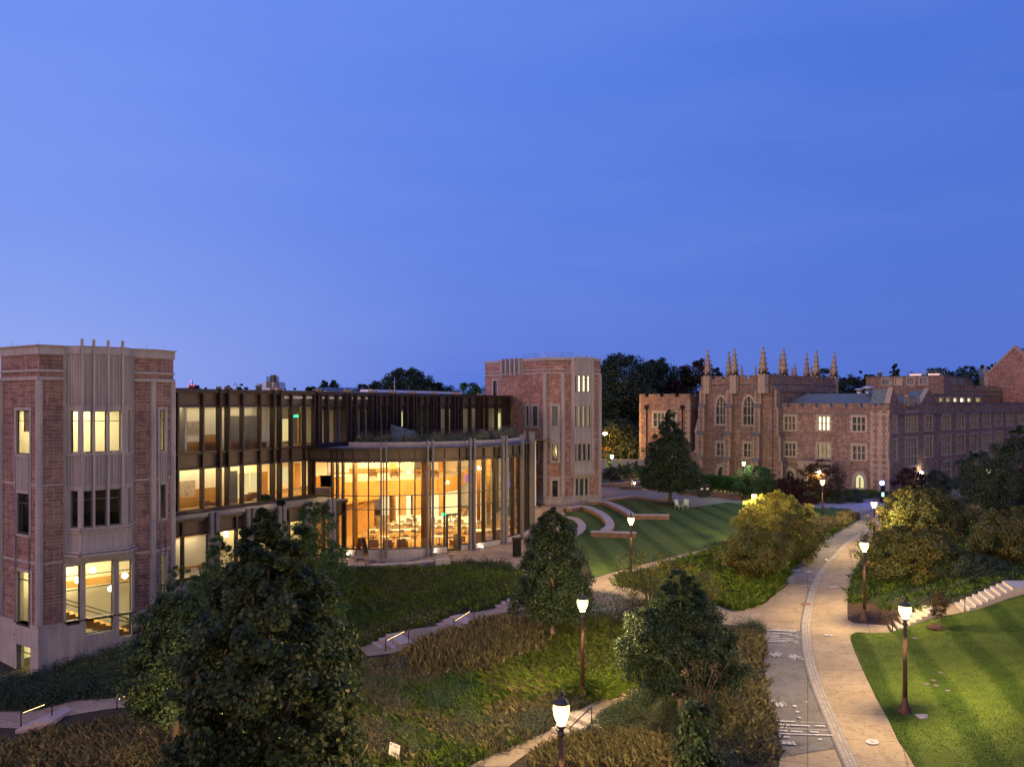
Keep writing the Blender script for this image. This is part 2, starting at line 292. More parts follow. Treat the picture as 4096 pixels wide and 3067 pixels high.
leafmat('leaf_autumn', [(0, (.028, .040, .014)), (.4, (.055, .068, .020)), (.75, (.10, .105, .028)), (.9, (.15, .11, .03)), (.97, (.26, .12, .03)), (1, (.30, .14, .05))])
leafmat('leaf_bronze', [(0, (.025, .020, .012)), (.5, (.055, .042, .018)), (.85, (.10, .060, .020)), (1, (.14, .055, .02))])
leafmat('leaf_red', [(0, (.025, .012, .010)), (.6, (.055, .020, .016)), (1, (.10, .03, .02))])
leafmat('leaf_hedge', [(0, (.018, .050, .012)), (.6, (.036, .095, .022)), (1, (.07, .14, .03))])
leafmat('leaf_gold', [(0, (.06, .075, .014)), (.5, (.13, .13, .022)), (.9, (.22, .19, .03)), (1, (.30, .2, .04))])  # yellow lamplight on the shrub is put into these leaf colours
leafmat('cover_dark', [(0, (.014, .020, .010)), (.45, (.028, .040, .016)), (.7, (.045, .06, .02)), (.82, (.05, .024, .018)), (1, (.085, .035, .024))])
leafmat('cover_grey', [(0, (.026, .032, .022)), (.5, (.050, .060, .040)), (.9, (.085, .095, .065)), (1, (.11, .10, .06))])
leafmat('cover_rust', [(0, (.022, .025, .013)), (.5, (.046, .044, .022)), (.9, (.080, .062, .030)), (1, (.13, .08, .03))])
leafmat('grass_tan', [(0, (.040, .042, .018)), (.5, (.115, .104, .058)), (.9, (.20, .175, .098)), (1, (.28, .24, .15))])
leafmat('grass_green', [(0, (.030, .050, .012)), (.5, (.065, .11, .018)), (1, (.13, .18, .03))])
leafmat('grass_lime', [(0, (.05, .095, .010)), (.5, (.10, .15, .026)), (1, (.17, .21, .045))])
leafmat('turf', [(0, (.022, .060, .008)), (.5, (.040, .100, .014)), (1, (.075, .15, .025))])
leafmat('flower_white', [(0, (.45, .45, .45)), (1, (.75, .75, .75))]); leafmat('flower_yellow', [(0, (.5, .28, .01)), (1, (.75, .45, .02))])

# ---------------------------------------------------------------- object helpers
def tag(o, label=None, cat=None, group=None, kind=None):
    if label: o['label'] = label
    if cat: o['category'] = cat
    if group: o['group'] = group
    if kind: o['kind'] = kind
    return o
def empty(name, loc, label, cat, group=None, rz=0.0, kind=None):
    o = bpy.data.objects.new(name, None); C.objects.link(o); o.location = loc; o.rotation_euler = (0, 0, rz); o.empty_display_size = .3
    return tag(o, label, cat, group, kind)
def wloc(o):
    v = Vector((0, 0, 0))
    while o is not None: v += Vector(o.location); o = o.parent
    return v
class MB:
    def __init__(s): s.v = []; s.f = []; s.sm = []; s.mi = []
    def poly(s, pts, smooth=False, mi=0):
        i = len(s.v); s.v += [tuple(p) for p in pts]; s.f.append(list(range(i, i + len(pts)))); s.sm.append(smooth); s.mi.append(mi)
    def quadstrip(s, A, B, smooth=True, closed=False, mi=0):
        i = len(s.v); n = len(A); s.v += [tuple(p) for p in A] + [tuple(p) for p in B]
        for k in range(n if closed else n - 1):
            k2 = (k + 1) % n; s.f.append([i + k, i + k2, i + n + k2, i + n + k]); s.sm.append(smooth); s.mi.append(mi)
    def obox(s, o, ex, ey, ez, mi=0):
        o = Vector(o); ex = Vector(ex); ey = Vector(ey); ez = Vector(ez)
        if ex.cross(ey).dot(ez) < 0: o = o + ex; ex = -ex
        i = len(s.v)
        s.v += [tuple(o + a*ex + b*ey + c*ez) for c in (0, 1) for b in (0, 1) for a in (0, 1)]
        for f in ((0,2,3,1),(4,5,7,6),(0,1,5,4),(2,6,7,3),(0,4,6,2),(1,3,7,5)): s.f.append([i + k for k in f]); s.sm.append(False); s.mi.append(mi)
    def box(s, x0, y0, z0, x1, y1, z1, mi=0): s.obox((x0, y0, z0), (x1-x0, 0, 0), (0, y1-y0, 0), (0, 0, z1-z0), mi)
    def prism(s, pts, z0, z1, mi=0, caps=True, smooth=False):
        n = len(pts); ar = sum(pts[k][0]*pts[(k+1) % n][1] - pts[(k+1) % n][0]*pts[k][1] for k in range(n))
        if ar < 0: pts = pts[::-1]
        for k in range(n):
            a, b = pts[k], pts[(k+1) % n]; s.poly([(a[0],a[1],z0),(b[0],b[1],z0),(b[0],b[1],z1),(a[0],a[1],z1)], smooth, mi)
        if caps: s.poly([(p[0],p[1],z1) for p in pts], False, mi); s.poly([(p[0],p[1],z0) for p in pts[::-1]], False, mi)
    def tube(s, pts, rad, n=6, cap=True, smooth=True, mi=0):
        pts = [Vector(p) for p in pts]; r = rad if isinstance(rad, (list, tuple)) else [rad]*len(pts); rings = []
        up = Vector((0, 0, 1))
        for k, p in enumerate(pts):
            d = (pts[min(k+1, len(pts)-1)] - pts[max(k-1, 0)]).normalized(); a = d.cross(up if abs(d.z) < .95 else Vector((1, 0, 0))).normalized(); b = d.cross(a).normalized()
            rings.append([p + (a*math.cos(2*math.pi*j/n) + b*math.sin(2*math.pi*j/n))*r[k] for j in range(n)])
        i = len(s.v)
        for R in rings: s.v += [tuple(q) for q in R]
        for k in range(len(rings)-1):
            for j in range(n):
                j2 = (j+1) % n; s.f.append([i+k*n+j, i+(k+1)*n+j, i+(k+1)*n+j2, i+k*n+j2]); s.sm.append(smooth); s.mi.append(mi)
        if cap:
            s.f.append([i+j for j in range(n)]); s.sm.append(False); s.mi.append(mi)
            s.f.append([i+(len(rings)-1)*n+j for j in range(n)][::-1]); s.sm.append(False); s.mi.append(mi)
    def lathe(s, prof, n=16, loc=(0, 0, 0), smooth=True, mi=0, sx=1, sy=1):
        x, y, z = loc; i = len(s.v)
        for r, h in prof: s.v += [(x + sx*r*math.cos(2*math.pi*j/n), y + sy*r*math.sin(2*math.pi*j/n), z + h) for j in range(n)]
        for k in range(len(prof)-1):
            for j in range(n):
                j2 = (j+1) % n; s.f.append([i+k*n+j, i+k*n+j2, i+(k+1)*n+j2, i+(k+1)*n+j]); s.sm.append(smooth); s.mi.append(mi)
        s.f.append([i+j for j in range(n)][::-1]); s.sm.append(False); s.mi.append(mi); s.f.append([i+(len(prof)-1)*n+j for j in range(n)]); s.sm.append(False); s.mi.append(mi)
    def build(s, name, mats, parent=None, label=None, cat=None, group=None, kind=None, origin=None):
        if not s.v: return None
        o0 = wloc(parent) if parent is not None else Vector(origin or (0, 0, 0))
        me = bpy.data.meshes.new(name); V = np.array(s.v, float) - np.array(o0); me.from_pydata(V.tolist(), [], s.f)
        for m in (mats if isinstance(mats, (list, tuple)) else [mats]): me.materials.append(MATS[m])
        me.polygons.foreach_set('use_smooth', s.sm); me.polygons.foreach_set('material_index', s.mi)
        me.update(); uv = me.uv_layers.new(name='UVMap').data
        W = np.array(s.v, float); co = []
        nr = np.zeros(len(me.polygons)*3); me.polygons.foreach_get('normal', nr); nr = nr.reshape(-1, 3)
        for f, n in zip(s.f, nr):
            if abs(n[2]) > .7: co += [(W[k][0], W[k][1]) for k in f]
            else:
                l = math.hypot(n[0], n[1]) or 1; tx, ty = -n[1]/l, n[0]/l; co += [(W[k][0]*tx + W[k][1]*ty, W[k][2]) for k in f]
        uv.foreach_set('uv', np.array(co, dtype=np.float32).ravel())
        o = bpy.data.objects.new(name, me); C.objects.link(o)
        if parent is not None: o.parent = parent
        else: o.location = o0
        return tag(o, label, cat, group, kind)
def islands(mb):
    par = list(range(len(mb.v)))
    key = {}
    def find(a):
        while par[a] != a: par[a] = par[par[a]]; a = par[a]
        return a
    for i, p in enumerate(mb.v):
        k = tuple(round(c, 4) for c in p); j = key.setdefault(k, i); par[find(i)] = find(j)
    for f in mb.f:
        for k in f[1:]: par[find(k)] = find(f[0])
    G_ = {}
    for fi, f in enumerate(mb.f): G_.setdefault(find(f[0]), []).append(fi)
    for fs in G_.values():
        m = MB()
        for fi in fs: m.poly([mb.v[k] for k in mb.f[fi]], mb.sm[fi], mb.mi[fi])
        yield m
def children(o): return [c for c in bpy.data.objects if c.parent == o]
def tree_of(o, kids=None):
    return [(c, tree_of(c)) for c in children(o)]
def copy_tree(o, T, parent=None):
    c = o.copy(); C.objects.link(c); c.parent = parent
    for ch, sub in T: copy_tree(ch, sub, c)
    return c
class Face:
    """a vertical plane through two plan points, A left and B right as seen from outside"""
    def __init__(s, A, B):
        s.A = Vector((A[0], A[1])); s.B = Vector((B[0], B[1])); s.d = (s.B - s.A); s.L = s.d.length; s.d.normalize(); s.n = Vector((s.d.y, -s.d.x))
    def at(s, k, x, y, off=0.0):
        sx, sy = px(k, x, y); r = Vector(((sx - CX)/FP, 1.0)); a = s.A + s.n*off
        Yd = (a.x*s.d.y - a.y*s.d.x) / (r.x*s.d.y - r.y*s.d.x); p = r*Yd
        return (p - a).dot(s.d), CAMH - (sy - CY)/FP*Yd
    def p(s, u, z, dep=0.0): q = s.A + s.d*u + s.n*dep; return Vector((q.x, q.y, z))
    def slab(s, mb, u0, u1, z0, z1, d0, d1, mi=0):
        mb.obox(s.p(u0, z0, d0), s.p(u1, z0, d0) - s.p(u0, z0, d0), s.p(u0, z0, d1) - s.p(u0, z0, d0), (0, 0, z1 - z0), mi)
def wall(mb, F, u0, u1, z0, z1, holes=(), rev=.3, mi=0, rmi=None, dep=0.0):
    holes = [(h[0], h[1], max(h[2], z0), min(h[3], z1)) for h in holes]
    us = sorted({u0, u1} | {max(u0, min(u1, h[0])) for h in holes} | {max(u0, min(u1, h[1])) for h in holes})
    zs = sorted({z0, z1} | {max(z0, min(z1, h[2])) for h in holes} | {max(z0, min(z1, h[3])) for h in holes})
    for a, b in zip(us, us[1:]):
        for c, d in zip(zs, zs[1:]):
            m = ((a+b)/2, (c+d)/2)
            if any(h[0] < m[0] < h[1] and h[2] < m[1] < h[3] for h in holes): continue
            mb.poly([F.p(a, c, dep), F.p(b, c, dep), F.p(b, d, dep), F.p(a, d, dep)], mi=mi)
    r = mi if rmi is None else rmi
    for a, b, c, d in [h[:4] for h in holes]:
        e = dep - rev
        mb.poly([F.p(a, c, dep), F.p(a, d, dep), F.p(a, d, e), F.p(a, c, e)], mi=r); mb.poly([F.p(b, d, dep), F.p(b, c, dep), F.p(b, c, e), F.p(b, d, e)], mi=r)
        mb.poly([F.p(a, d, dep), F.p(b, d, dep), F.p(b, d, e), F.p(a, d, e)], mi=r); mb.poly([F.p(b, c, dep), F.p(a, c, dep), F.p(a, c, e), F.p(b, c, e)], mi=r)
EX = []
def sheet(name, poly, mat, zoff=.02, spacing=.6, parent=None, fit=True, **k):
    """a flat area draped on the ground"""
    if "mulch" not in name:
        EX.append(poly)
        if name in ("garden_path", "front_path"): EX.extend([[(a - .1, b - s_) for a, b in poly] for s_ in ((.6, 1.1, 1.6) if name == 'garden_path' else (.35,))])
    pts = []; edges = []; n = len(poly)
    for i in range(n):
        a, b = poly[i], poly[(i+1) % n]; m = max(1, int(math.dist(a[:2], b[:2]) / spacing))
        for j in range(m): pts.append((a[0] + (b[0]-a[0])*j/m, a[1] + (b[1]-a[1])*j/m))
    m = len(pts); P = np.array(pts); edges = [(i, (i+1) % m) for i in range(m)]
    x0, y0 = P.min(0); x1, y1 = P.max(0)
    gx, gy = np.meshgrid(np.arange(x0, x1, spacing) + .11, np.arange(y0, y1, spacing) + .07); Q = np.stack([gx.ravel(), gy.ravel()], 1)
    Q = Q[inside(Q, P)]
    v, e, f, *_ = delaunay_2d_cdt([Vector(q) for q in list(map(tuple, P)) + list(map(tuple, Q))], edges, [], 1, 1e-4)
    mb = MB(); V = np.array([tuple(q) for q in v]); z = terr(V[:, 0], V[:, 1]) + zoff
    mb.v = [(V[i,0], V[i,1], z[i]) for i in range(len(V))]
    for q in f:
        a = sum(V[q[i]][0]*V[q[(i+1) % len(q)]][1] - V[q[(i+1) % len(q)]][0]*V[q[i]][1] for i in range(len(q)))
        mb.f.append(list(q) if a > 0 else list(q)[::-1]); mb.sm.append(True); mb.mi.append(0)
    return mb.build(name, mat, parent, **k)
def inside(Q, P):
    x, y = Q[:, 0], Q[:, 1]; r = np.zeros(len(Q), bool); n = len(P); j = n - 1
    for i in range(n):
        c = ((P[i,1] > y) != (P[j,1] > y)) & (x < (P[j,0]-P[i,0])*(y-P[i,1])/(P[j,1]-P[i,1]+1e-12) + P[i,0]); r ^= c; j = i
    return r
def smooth_line(pts, m=6):
    """Catmull-Rom through plan points"""
    out = []; P = [np.array(p[:2]) for p in pts]; P = [2*P[0]-P[1]] + P + [2*P[-1]-P[-2]]
    for i in range(1, len(P)-2):
        for t in np.linspace(0, 1, m, endpoint=False):
            out.append(tuple(.5*((2*P[i]) + (-P[i-1]+P[i+1])*t + (2*P[i-1]-5*P[i]+4*P[i+1]-P[i+2])*t*t + (-P[i-1]+3*P[i]-3*P[i+1]+P[i+2])*t**3)))
    out.append(tuple(P[-2])); return out
def GL(k, *pts): return [tuple(G(k, x, y))[:2] for x, y in pts]
def area(name, loc, size, power, col, rot=(0, 0, 0), parent=None, sy=None, spread=None):
    d = bpy.data.lights.new(name, 'AREA'); d.shape = 'RECTANGLE'; d.size = size; d.size_y = sy or size; d.energy = power*3.0; d.color = col
    o = bpy.data.objects.new(name, d); C.objects.link(o); o.location = loc; o.rotation_euler = rot
    if spread: d.spread = math.radians(spread)
    return o
emis('globe_white_dim', (.5, 1.0, .8), 2.5)
# ---------------------------------------------------------------- ground, paths, lawns
def ground():
    gx = np.concatenate([[-2500, -1200, -600, -300, -160, -110], np.arange(GX0, GX1 + .1, .75), [140, 200, 350, 700, 1300, 2500]])
    gy = np.concatenate([[-60, -20, 0], np.arange(GY0, GY1 + .1, .75), [230, 300, 450, 800, 1500, 3500]])
    mx, my = np.meshgrid(gx, gy); z = terr(mx, my); z = np.where((mx < GX0-1) | (mx > GX1+1) | (my > GY1+1), z*0, z)
    z = np.where((my < GY0), terr(mx, GY0 + 0*my), z)
    me = bpy.data.meshes.new('ground'); nx, ny = len(gx), len(gy)
    V = np.stack([mx.ravel(), my.ravel(), z.ravel()], 1); i = np.arange(ny-1)[:, None]*nx + np.arange(nx-1)[None]
    F = np.stack([i, i+1, i+nx+1, i+nx], -1).reshape(-1, 4)
    me.from_pydata(V.tolist(), [], F.tolist()); me.polygons.foreach_set('use_smooth', [True]*len(F)); me.materials.append(MATS['soil'])
    o = bpy.data.objects.new('ground', me); C.objects.link(o); tag(o, kind='structure')
ground()
ST = dict(kind='structure')
V_left_up = [(1660,1296),(1680,1263),(1715,1216.5),(1759,1177),(1804,1146),(1845,1123),(1885,1096)]
V_left_lo = [(1651,1361),(1650,1408),(1653.6,1471),(1662,1521),(1675.5,1568),(1686,1605),(1685,1637),(1679,1690)]
V_band = [(1905,1126),(1887,1135),(1846,1159.6),(1814,1186),(1788,1213.6),(1767.5,1238),(1751.4,1272),(1742.7,1302.7),(1735,1340),(1734,1363),(1738,1413),(1753,1471),(1776,1529.6),(1799.6,1588),(1829,1656),(1850,1700)]
V_right = [(1978,1660),(1960,1629),(1940,1600),(1916,1550),(1890,1503),(1864,1448),(1846,1407),(1836,1380)]
V_right2 = [(1831,1338),(1830.5,1305),(1834.6,1267.6),(1846,1232.6),(1864,1200.5),(1896,1168),(1928,1137.7),(1950,1120)]
# whole main path with its junctions, in plan
P_path = smooth_line(GL('V', *V_left_up[::-1])) + GL('V', (1627,1310),(1600,1320),(1560,1322)) + GL('V', (1560,1348),(1600,1352),(1640,1350)) \
    + smooth_line(GL('V', *V_left_lo)) + GL('V', (1995,1690)) + smooth_line(GL('V', *V_right)) \
    + GL('V', (1842,1370),(1862,1366),(1925,1369)) + GL('V', (1915,1351),(1872,1347),(1845,1346)) + smooth_line(GL('V', *V_right2)) + GL('V', (1990,1105),(1960,1092))
sheet('footpath', P_path, 'tan_concrete', .02, .7, **ST)
bandL = smooth_line(GL('V', *V_band), 5)
# plan of the grey cycle lane: between the left edge and the brick band
def lane(left, b0, b1, extra0, extra1, name='cycle_lane'):
    L = smooth_line(GL('V', *left)); R = [p for p in bandL if b0 < p[1] < b1]; R.sort(key=lambda p: p[1]); 
    if L[0][1] > L[-1][1]: L = L[::-1]
    sheet(name, L + R[::-1], 'grey_concrete', .035, .6, **ST)
g = lambda x, y: tuple(G('V', x, y))[:2]
lane([(1683,1637),(1686,1605),(1675.5,1568),(1662,1521),(1653.6,1471),(1650,1408),(1651,1362)], g(1815,1626)[1], g(1735,1363)[1], 0, 0)
lane([(1682,1262),(1715,1217.5),(1759,1178),(1804,1147),(1845,1124),(1885,1098)], g(1755,1268)[1], g(1893,1131)[1], 0, 0)
def ribbon(name, line, w0, w1, mat, zoff):
    mb = MB(); A = []; B = []
    for i, p in enumerate(line):
        q0 = np.array(line[max(i-1, 0)]); q1 = np.array(line[min(i+1, len(line)-1)]); d = q1 - q0; d /= np.linalg.norm(d) + 1e-9; n = np.array([d[1], -d[0]])
        a = np.array(p) + n*w0; b = np.array(p) + n*w1; A.append((a[0], a[1], tz(*a) + zoff)); B.append((b[0], b[1], tz(*b) + zoff))
    i0 = len(mb.v); mb.quadstrip(A, B)
    o = mb.build(name, mat, **ST)
    s = 0; me = o.data; uv = me.uv_layers[0].data; d = np.cumsum([0] + [math.dist(A[k], A[k+1]) for k in range(len(A)-1)])
    for f in me.polygons:
        for li in f.loop_indices:
            v = me.loops[li].vertex_index; n = len(A); uv[li].uv = (d[v % n], (0 if v < n else w1 - w0))
    return o
ribbon('brick_band', bandL, -.40, .05, 'brick_band', .05)
ribbon('drain_edge', bandL, .05, .12, 'dark_coping', .052)
# dark paver inserts along the band
for x, y, dy in ((1790,1210,3),(1740,1306,5)):
    a = G('V', x-1, y); mb = MB(); mb.obox((a.x-.3, a.y-.25, a.z+.052), (.75, 0, 0), (.12, .5, 0), (0, 0, .01)); mb.build('dark_paver', 'wood_dark', label='dark square paver inset in the pale brick band ' + ('near the stair junction' if y > 1300 else 'halfway up the curved path'), cat='paver')
# diagonal path to the round hall and the far cross path
diag_up = [(1120,1287),(1200,1268),(1283,1249),(1364,1226),(1451.6,1203),(1539.5,1181),(1620,1160),(1760,1128),(1840,1104),(1885,1097)]
diag_lo = [(1845,1118),(1700,1150),(1600,1175),(1540,1193),(1502,1206),(1400,1235),(1342,1250),(1335,1264),(1370,1272),(1440,1280),(1540,1305),(1610,1322)]
sheet('diagonal_path', GL('V', *diag_up) + GL('V', *diag_lo) + GL('V', (1565,1345),(1480,1312),(1400,1296),(1290,1290),(1200,1294),(1130,1306)), 'tan_concrete', .016, .6, **ST)
# plaza in front of the far buildings
sheet('plaza', GL('V', (1140,1100),(1215,1100),(1300,1082),(1330,1074),(1440,1085),(1495,1096),(1570,1085),(1700,1095),(1838,1098),(1890,1100),(1960,1094),(2040,1085),(2100,1070),(2100,1052),(1950,1068),(1905,1074),(1780,1083),(1640,1082),(1520,1066),(1420,1058),(1310,1048),(1295,1040),(1210,1082)), 'plaza_tan', .012, 1.2, **ST)
sheet('cross_path', GL('V', (1700,1094),(1838,1099),(1838,1106),(1900,1098),(1990,1105),(2010,1090),(1900,1086),(1770,1084),(1700,1083)), 'pale_concrete', .03, 1.0, **ST)
sheet('patio', GL('V', (700,1215),(745,1226),(800,1224),(880,1219),(975,1210),(1000,1216),(1090,1222),(1120,1235),(1150,1260),(1215,1200),(1230,1130),(1215,1098),(1150,1090),(1130,1120),(1100,1160),(800,1180),(700,1200)), 'patio_tan', .01, .9, **ST)
sheet('lawn', GL('V', *diag_up[2:9]) + GL('V', (1836,1100),(1765,1090),(1700,1089),(1620,1088),(1570,1085),(1495,1096),(1440,1086),(1380,1078),(1330,1075),(1300,1084),(1262,1092),(1234,1100),(1212,1118),(1206,1145),(1235,1170),(1262,1200)), 'lawn_central', .03, .8, kind='structure')
LB = GL('V', (1838,1372),(1850,1366),(1925,1366),(1955,1357),(2010,1338),(2032,1325),(2078,1324),(2110,1318),(2150,1304),(2212,1284),(2300,1262),(2500,1500),(2400,1750),(2000,1750)) + GL('V', *[(x+1, y) for x, y in V_right])
sheet('lawn_bank', LB, 'lawn_bank', .03, .6, kind='structure')
# paint on the cycle lane -----------------------------------------------------
def stripe(p0, p1, w, mb, gaps=()):
    a = G(*p0); b = G(*p1); d = Vector((b.x-a.x, b.y-a.y, 0)); L = d.length; d.normalize(); n = Vector((-d.y, d.x, 0)); k = max(2, int(L/.4)); A = []; B = []
    for i in range(k+1):
        q = a.lerp(b, i/k); A.append((q.x - n.x*w/2, q.y - n.y*w/2, tz(q.x, q.y) + .075)); B.append((q.x + n.x*w/2, q.y + n.y*w/2, tz(q.x, q.y) + .075))
    mb.quadstrip(A, B)
def bars(name, label, segs, group='white bars painted on the cycle lane'):
    mb = MB()
    for (x0, y0, x1, y1, w) in segs: stripe(('M', x0, y0), ('M', x1, y1), w, mb)
    o = mb.build(name, 'paint_white', label=label, cat='road marking', group=group); return o
bars('lane_marking', 'worn white crossing bars at the lower end of the grey cycle lane', [(380,904,520,909,.13),(386,928,478,934,.14),(486,934,625,941,.12),(668,940,742,942,.12),(394,952,460,955,.12),(400,974,462,979,.13),(486,980,575,984,.10),(628,984,692,987,.13),(410,998,796,1010,.09),(412,1022,478,1025,.12),(560,912,742,920,.03),(470,956,770,975,.03)])
bars('lane_marking', 'white crossing bars just below the path junction', [(312,228,410,231,.22),(410,232,476,238,.12),(308,248,494,258,.12),(306,262,398,265,.1),(304,273,402,277,.13),(472,268,536,272,.1),(302,286,412,290,.12),(420,292,506,296,.12),(528,284,562,287,.1),(302,298,536,311,.12),(300,310,460,318,.14),(508,322,546,326,.12)])
mb = MB()
for (x0, y0, x1, y1, w) in [(432,848,512,856,.14),(424,858,508,868,.12),(418,868,522,880,.12),(412,878,508,892,.12),(406,888,500,896,.1),(398,903,645,916,.09),(610,868,655,870,.09),(620,878,650,880,.08)]: stripe(('J', x0, y0), ('J', x1, y1), w, mb)
mb.build('lane_marking', 'paint_white', label='white crossing bars above the junction, between the tall grass and the band', cat='road marking', group='white bars painted on the cycle lane')
mb = MB()
for i in range(6): stripe(('J', 1075 - i*12, 372 + i*7), ('J', 1165, 380 + i*7), .16, mb)
stripe(('J', 1018, 412), ('J', 1160, 415), .08, mb)
mb.build('lane_marking', 'paint_white', label='far white crossing bars where the cycle lane meets the cross path', cat='road marking', group='white bars painted on the cycle lane')
def ring(mb, c, r0, r1, z, n=20, a0=0, a1=2*math.pi, ux=Vector((1,0,0)), uy=Vector((0,1,0))):
    A = []; B = []
    for i in range(n+1):
        a = a0 + (a1-a0)*i/n; q = ux*math.cos(a) + uy*math.sin(a); A.append(c + q*r0); B.append(c + q*r1)
    A = [(p.x, p.y, tz(p.x, p.y)+z) for p in A]; B = [(p.x, p.y, tz(p.x, p.y)+z) for p in B]; mb.quadstrip(B, A, smooth=False)
def bicycle_mark(k, x, y, ang, label, s=1.0):
    """painted bicycle, wheels and frame strokes in plan"""
    c = G(k, x, y); mb = MB(); ux = Vector((math.cos(ang), math.sin(ang)*1.6, 0))*s*.42; uy = Vector((-math.sin(ang)*.6, math.cos(ang), 0))*s*.95
    for sx in (-.48, .48): ring(mb, c + ux*sx, .24, .31, .076, ux=ux, uy=uy)
    def seg(a, b, w=.055):
        p = c + ux*a[0] + uy*a[1]; q = c + ux*b[0] + uy*b[1]; d = (q-p).normalized(); n = Vector((-d.y, d.x, 0))*w/2
        mb.poly([(v.x, v.y, tz(v.x, v.y)+.078) for v in (p-n, q-n, q+n, p+n)])
    for a, b in (((-.48,0),(-.1,.02)),((-.1,.02),(.3,.42)),((-.48,0),(-.2,.42)),((-.2,.42),(.3,.42)),((-.1,.02),(-.24,.52)),((.48,0),(.28,.52)),((-.36,.53),(-.12,.53)),((.28,.52),(.14,.56)),((.28,.52),(.40,.56))): seg(a, b)
    # rider strokes are worn away; only the frame is left
    return mb.build('bicycle_marking', 'paint_white', label=label, cat='road marking', group='bicycle symbols painted on the cycle lane')
bicycle_mark('M', 526, 436, 0.05, 'white bicycle symbol beside the pale brick band below the junction', 1.0)
bicycle_mark('M', 364, 402, math.pi - .1, 'upside-down white bicycle symbol at the grass edge of the lane', 1.0)
bicycle_mark('M', 398, 770, math.pi - .35, 'half-worn bicycle symbol above the YIELD patch', .85)
bicycle_mark('J', 628, 816, 0.2, 'bicycle symbol above the junction bars, beside the band', .9)
bicycle_mark('J', 522, 800, math.pi, 'bicycle symbol above the junction bars, at the tall grass edge', .9)
bicycle_mark('J', 1080, 446, 0.1, 'farthest bicycle symbol beside the band near the cross path', .9)
bicycle_mark('J', 995, 436, math.pi, 'farthest bicycle symbol at the left of the lane near the cross path', .9)
def text_mesh(name, body, size, mat, loc, rot, parent=None, **k):
    cu = bpy.data.curves.new(name, 'FONT'); cu.body = body; cu.size = size; cu.extrude = .0015; cu.align_x = 'CENTER'; cu.align_y = 'CENTER'
    o = bpy.data.objects.new(name, cu); C.objects.link(o); dg = bpy.context.evaluated_depsgraph_get(); me = bpy.data.meshes.new_from_object(o.evaluated_get(dg)); bpy.data.objects.remove(o)
    me.materials.clear(); me.materials.append(MATS[mat]); q = bpy.data.objects.new(name, me); C.objects.link(q); q.location = Vector(loc) - (wloc(parent) if parent else Vector()); q.rotation_euler = rot; q.parent = parent
    return tag(q, **k)
def yield_patch(k, pts, c, ang, label, body='YIELD', size=.42):
    p = G(k, *c); e = empty('yield_marking', p, label, 'road marking')
    mb = MB(); q = [G(k, *a) for a in pts]; mb.poly([(v.x, v.y, tz(v.x, v.y)+.075) for v in q]); mb.build('painted_patch', 'paint_white', e)
    text_mesh('lettering', body, size, 'grey_concrete', (p.x, p.y, p.z+.08), (0, 0, ang), e)
yield_patch('M', [(424,1076),(520,1084),(518,1056),(424,1050)], (470,1067), math.pi-.08, 'white patch reading YIELD, upside down, at the lane foot')
yield_patch('M', [(470,243),(528,246),(528,232),(470,230)], (500,238), math.pi-.05, 'small white patch with worn letters at the junction edge', 'YIELD', .2)
for x, y, lb, r in ((768,1281,'white pedestrian disc beside the YIELD junction on the tan path', .22), (803,924,'farthest white pedestrian disc on the tan path', .22)):
    c = G('J', x, y); e = empty('pedestrian_disc', c, lb, 'road marking', 'pedestrian discs on the footpath'); mb = MB(); ring(mb, c, .001, r, .055, 24); mb.build('disc', 'paint_white', e)
    mb = MB()
    for a, b, w in (((0,.02),(0,.14),.05),((0,.02),(-.06,-.14),.035),((0,.02),(.06,-.14),.035),((0,.12),(-.08,.03),.03),((0,.12),(.08,.04),.03)):
        p = c + Vector((*a, 0)); q = c + Vector((*b, 0)); d = (q-p).normalized(); n = Vector((-d.y, d.x, 0))*w/2; mb.poly([(v.x, v.y, tz(v.x, v.y)+.062) for v in (p-n, q-n, q+n, p+n)])
    mb.build('walking_figure', 'tan_concrete', e)
c = G('M', 1089, 1055); e = empty('pedestrian_disc', c, 'nearest white pedestrian disc at the bottom of the tan path', 'road marking', 'pedestrian discs on the footpath'); mb = MB(); ring(mb, c, .001, .22, .055, 24); mb.build('disc', 'paint_white', e)
mb = MB()
for a, b, w in (((0,.02),(0,.14),.05),((0,.02),(-.06,-.14),.035),((0,.02),(.06,-.14),.035),((0,.12),(-.08,.03),.03),((0,.12),(.08,.04),.03)):
    p = c + Vector((*a, 0)); q = c + Vector((*b, 0)); d = (q-p).normalized(); n = Vector((-d.y, d.x, 0))*w/2; mb.poly([(v.x, v.y, tz(v.x, v.y)+.062) for v in (p-n, q-n, q+n, p+n)])
mb.build('walking_figure', 'tan_concrete', e)
for x, y, r, lb in ((517,793,.09,'upper white dot above the worn bars'),(535,835,.08,'middle white dot above the worn bars'),(550,879,.08,'lower white dot just above the worn bars'),(604,762,.05,'small white curl of worn paint beside the band'),(704,1041,.07,'white dot right of the YIELD patch'),(436,344,.05,'tiny white dot under the junction bars')):
    c = G('M', x, y); mb = MB(); ring(mb, c, .001, r, .077, 12); mb.build('painted_dot', 'paint_white', label=lb, cat='road marking', group='white dots on the cycle lane')
for x, y, r, lb in ((1407,287,.20,'round pale lid in the bank lawn nearest the stair'),(1595,541,.15,'topmost pale lid of the cluster in the bank lawn'),(1546,599,.13,'pale lid second from top of the lawn cluster'),(1492,626,.16,'leftmost pale lid of the lawn cluster'),(1564,637,.14,'pale lid lowest but one of the lawn cluster'),(1650,676,.15,'rightmost pale lid of the lawn cluster')):
    c = G('M', x, y); mb = MB(); r *= .75; mb.lathe([(r, 0), (r, .03), (r*.9, .04)], 16, (c.x, c.y, c.z+.02)); mb.build('irrigation_lid', 'dark_coping', label=lb, cat='lid', group='round lids in the bank lawn')
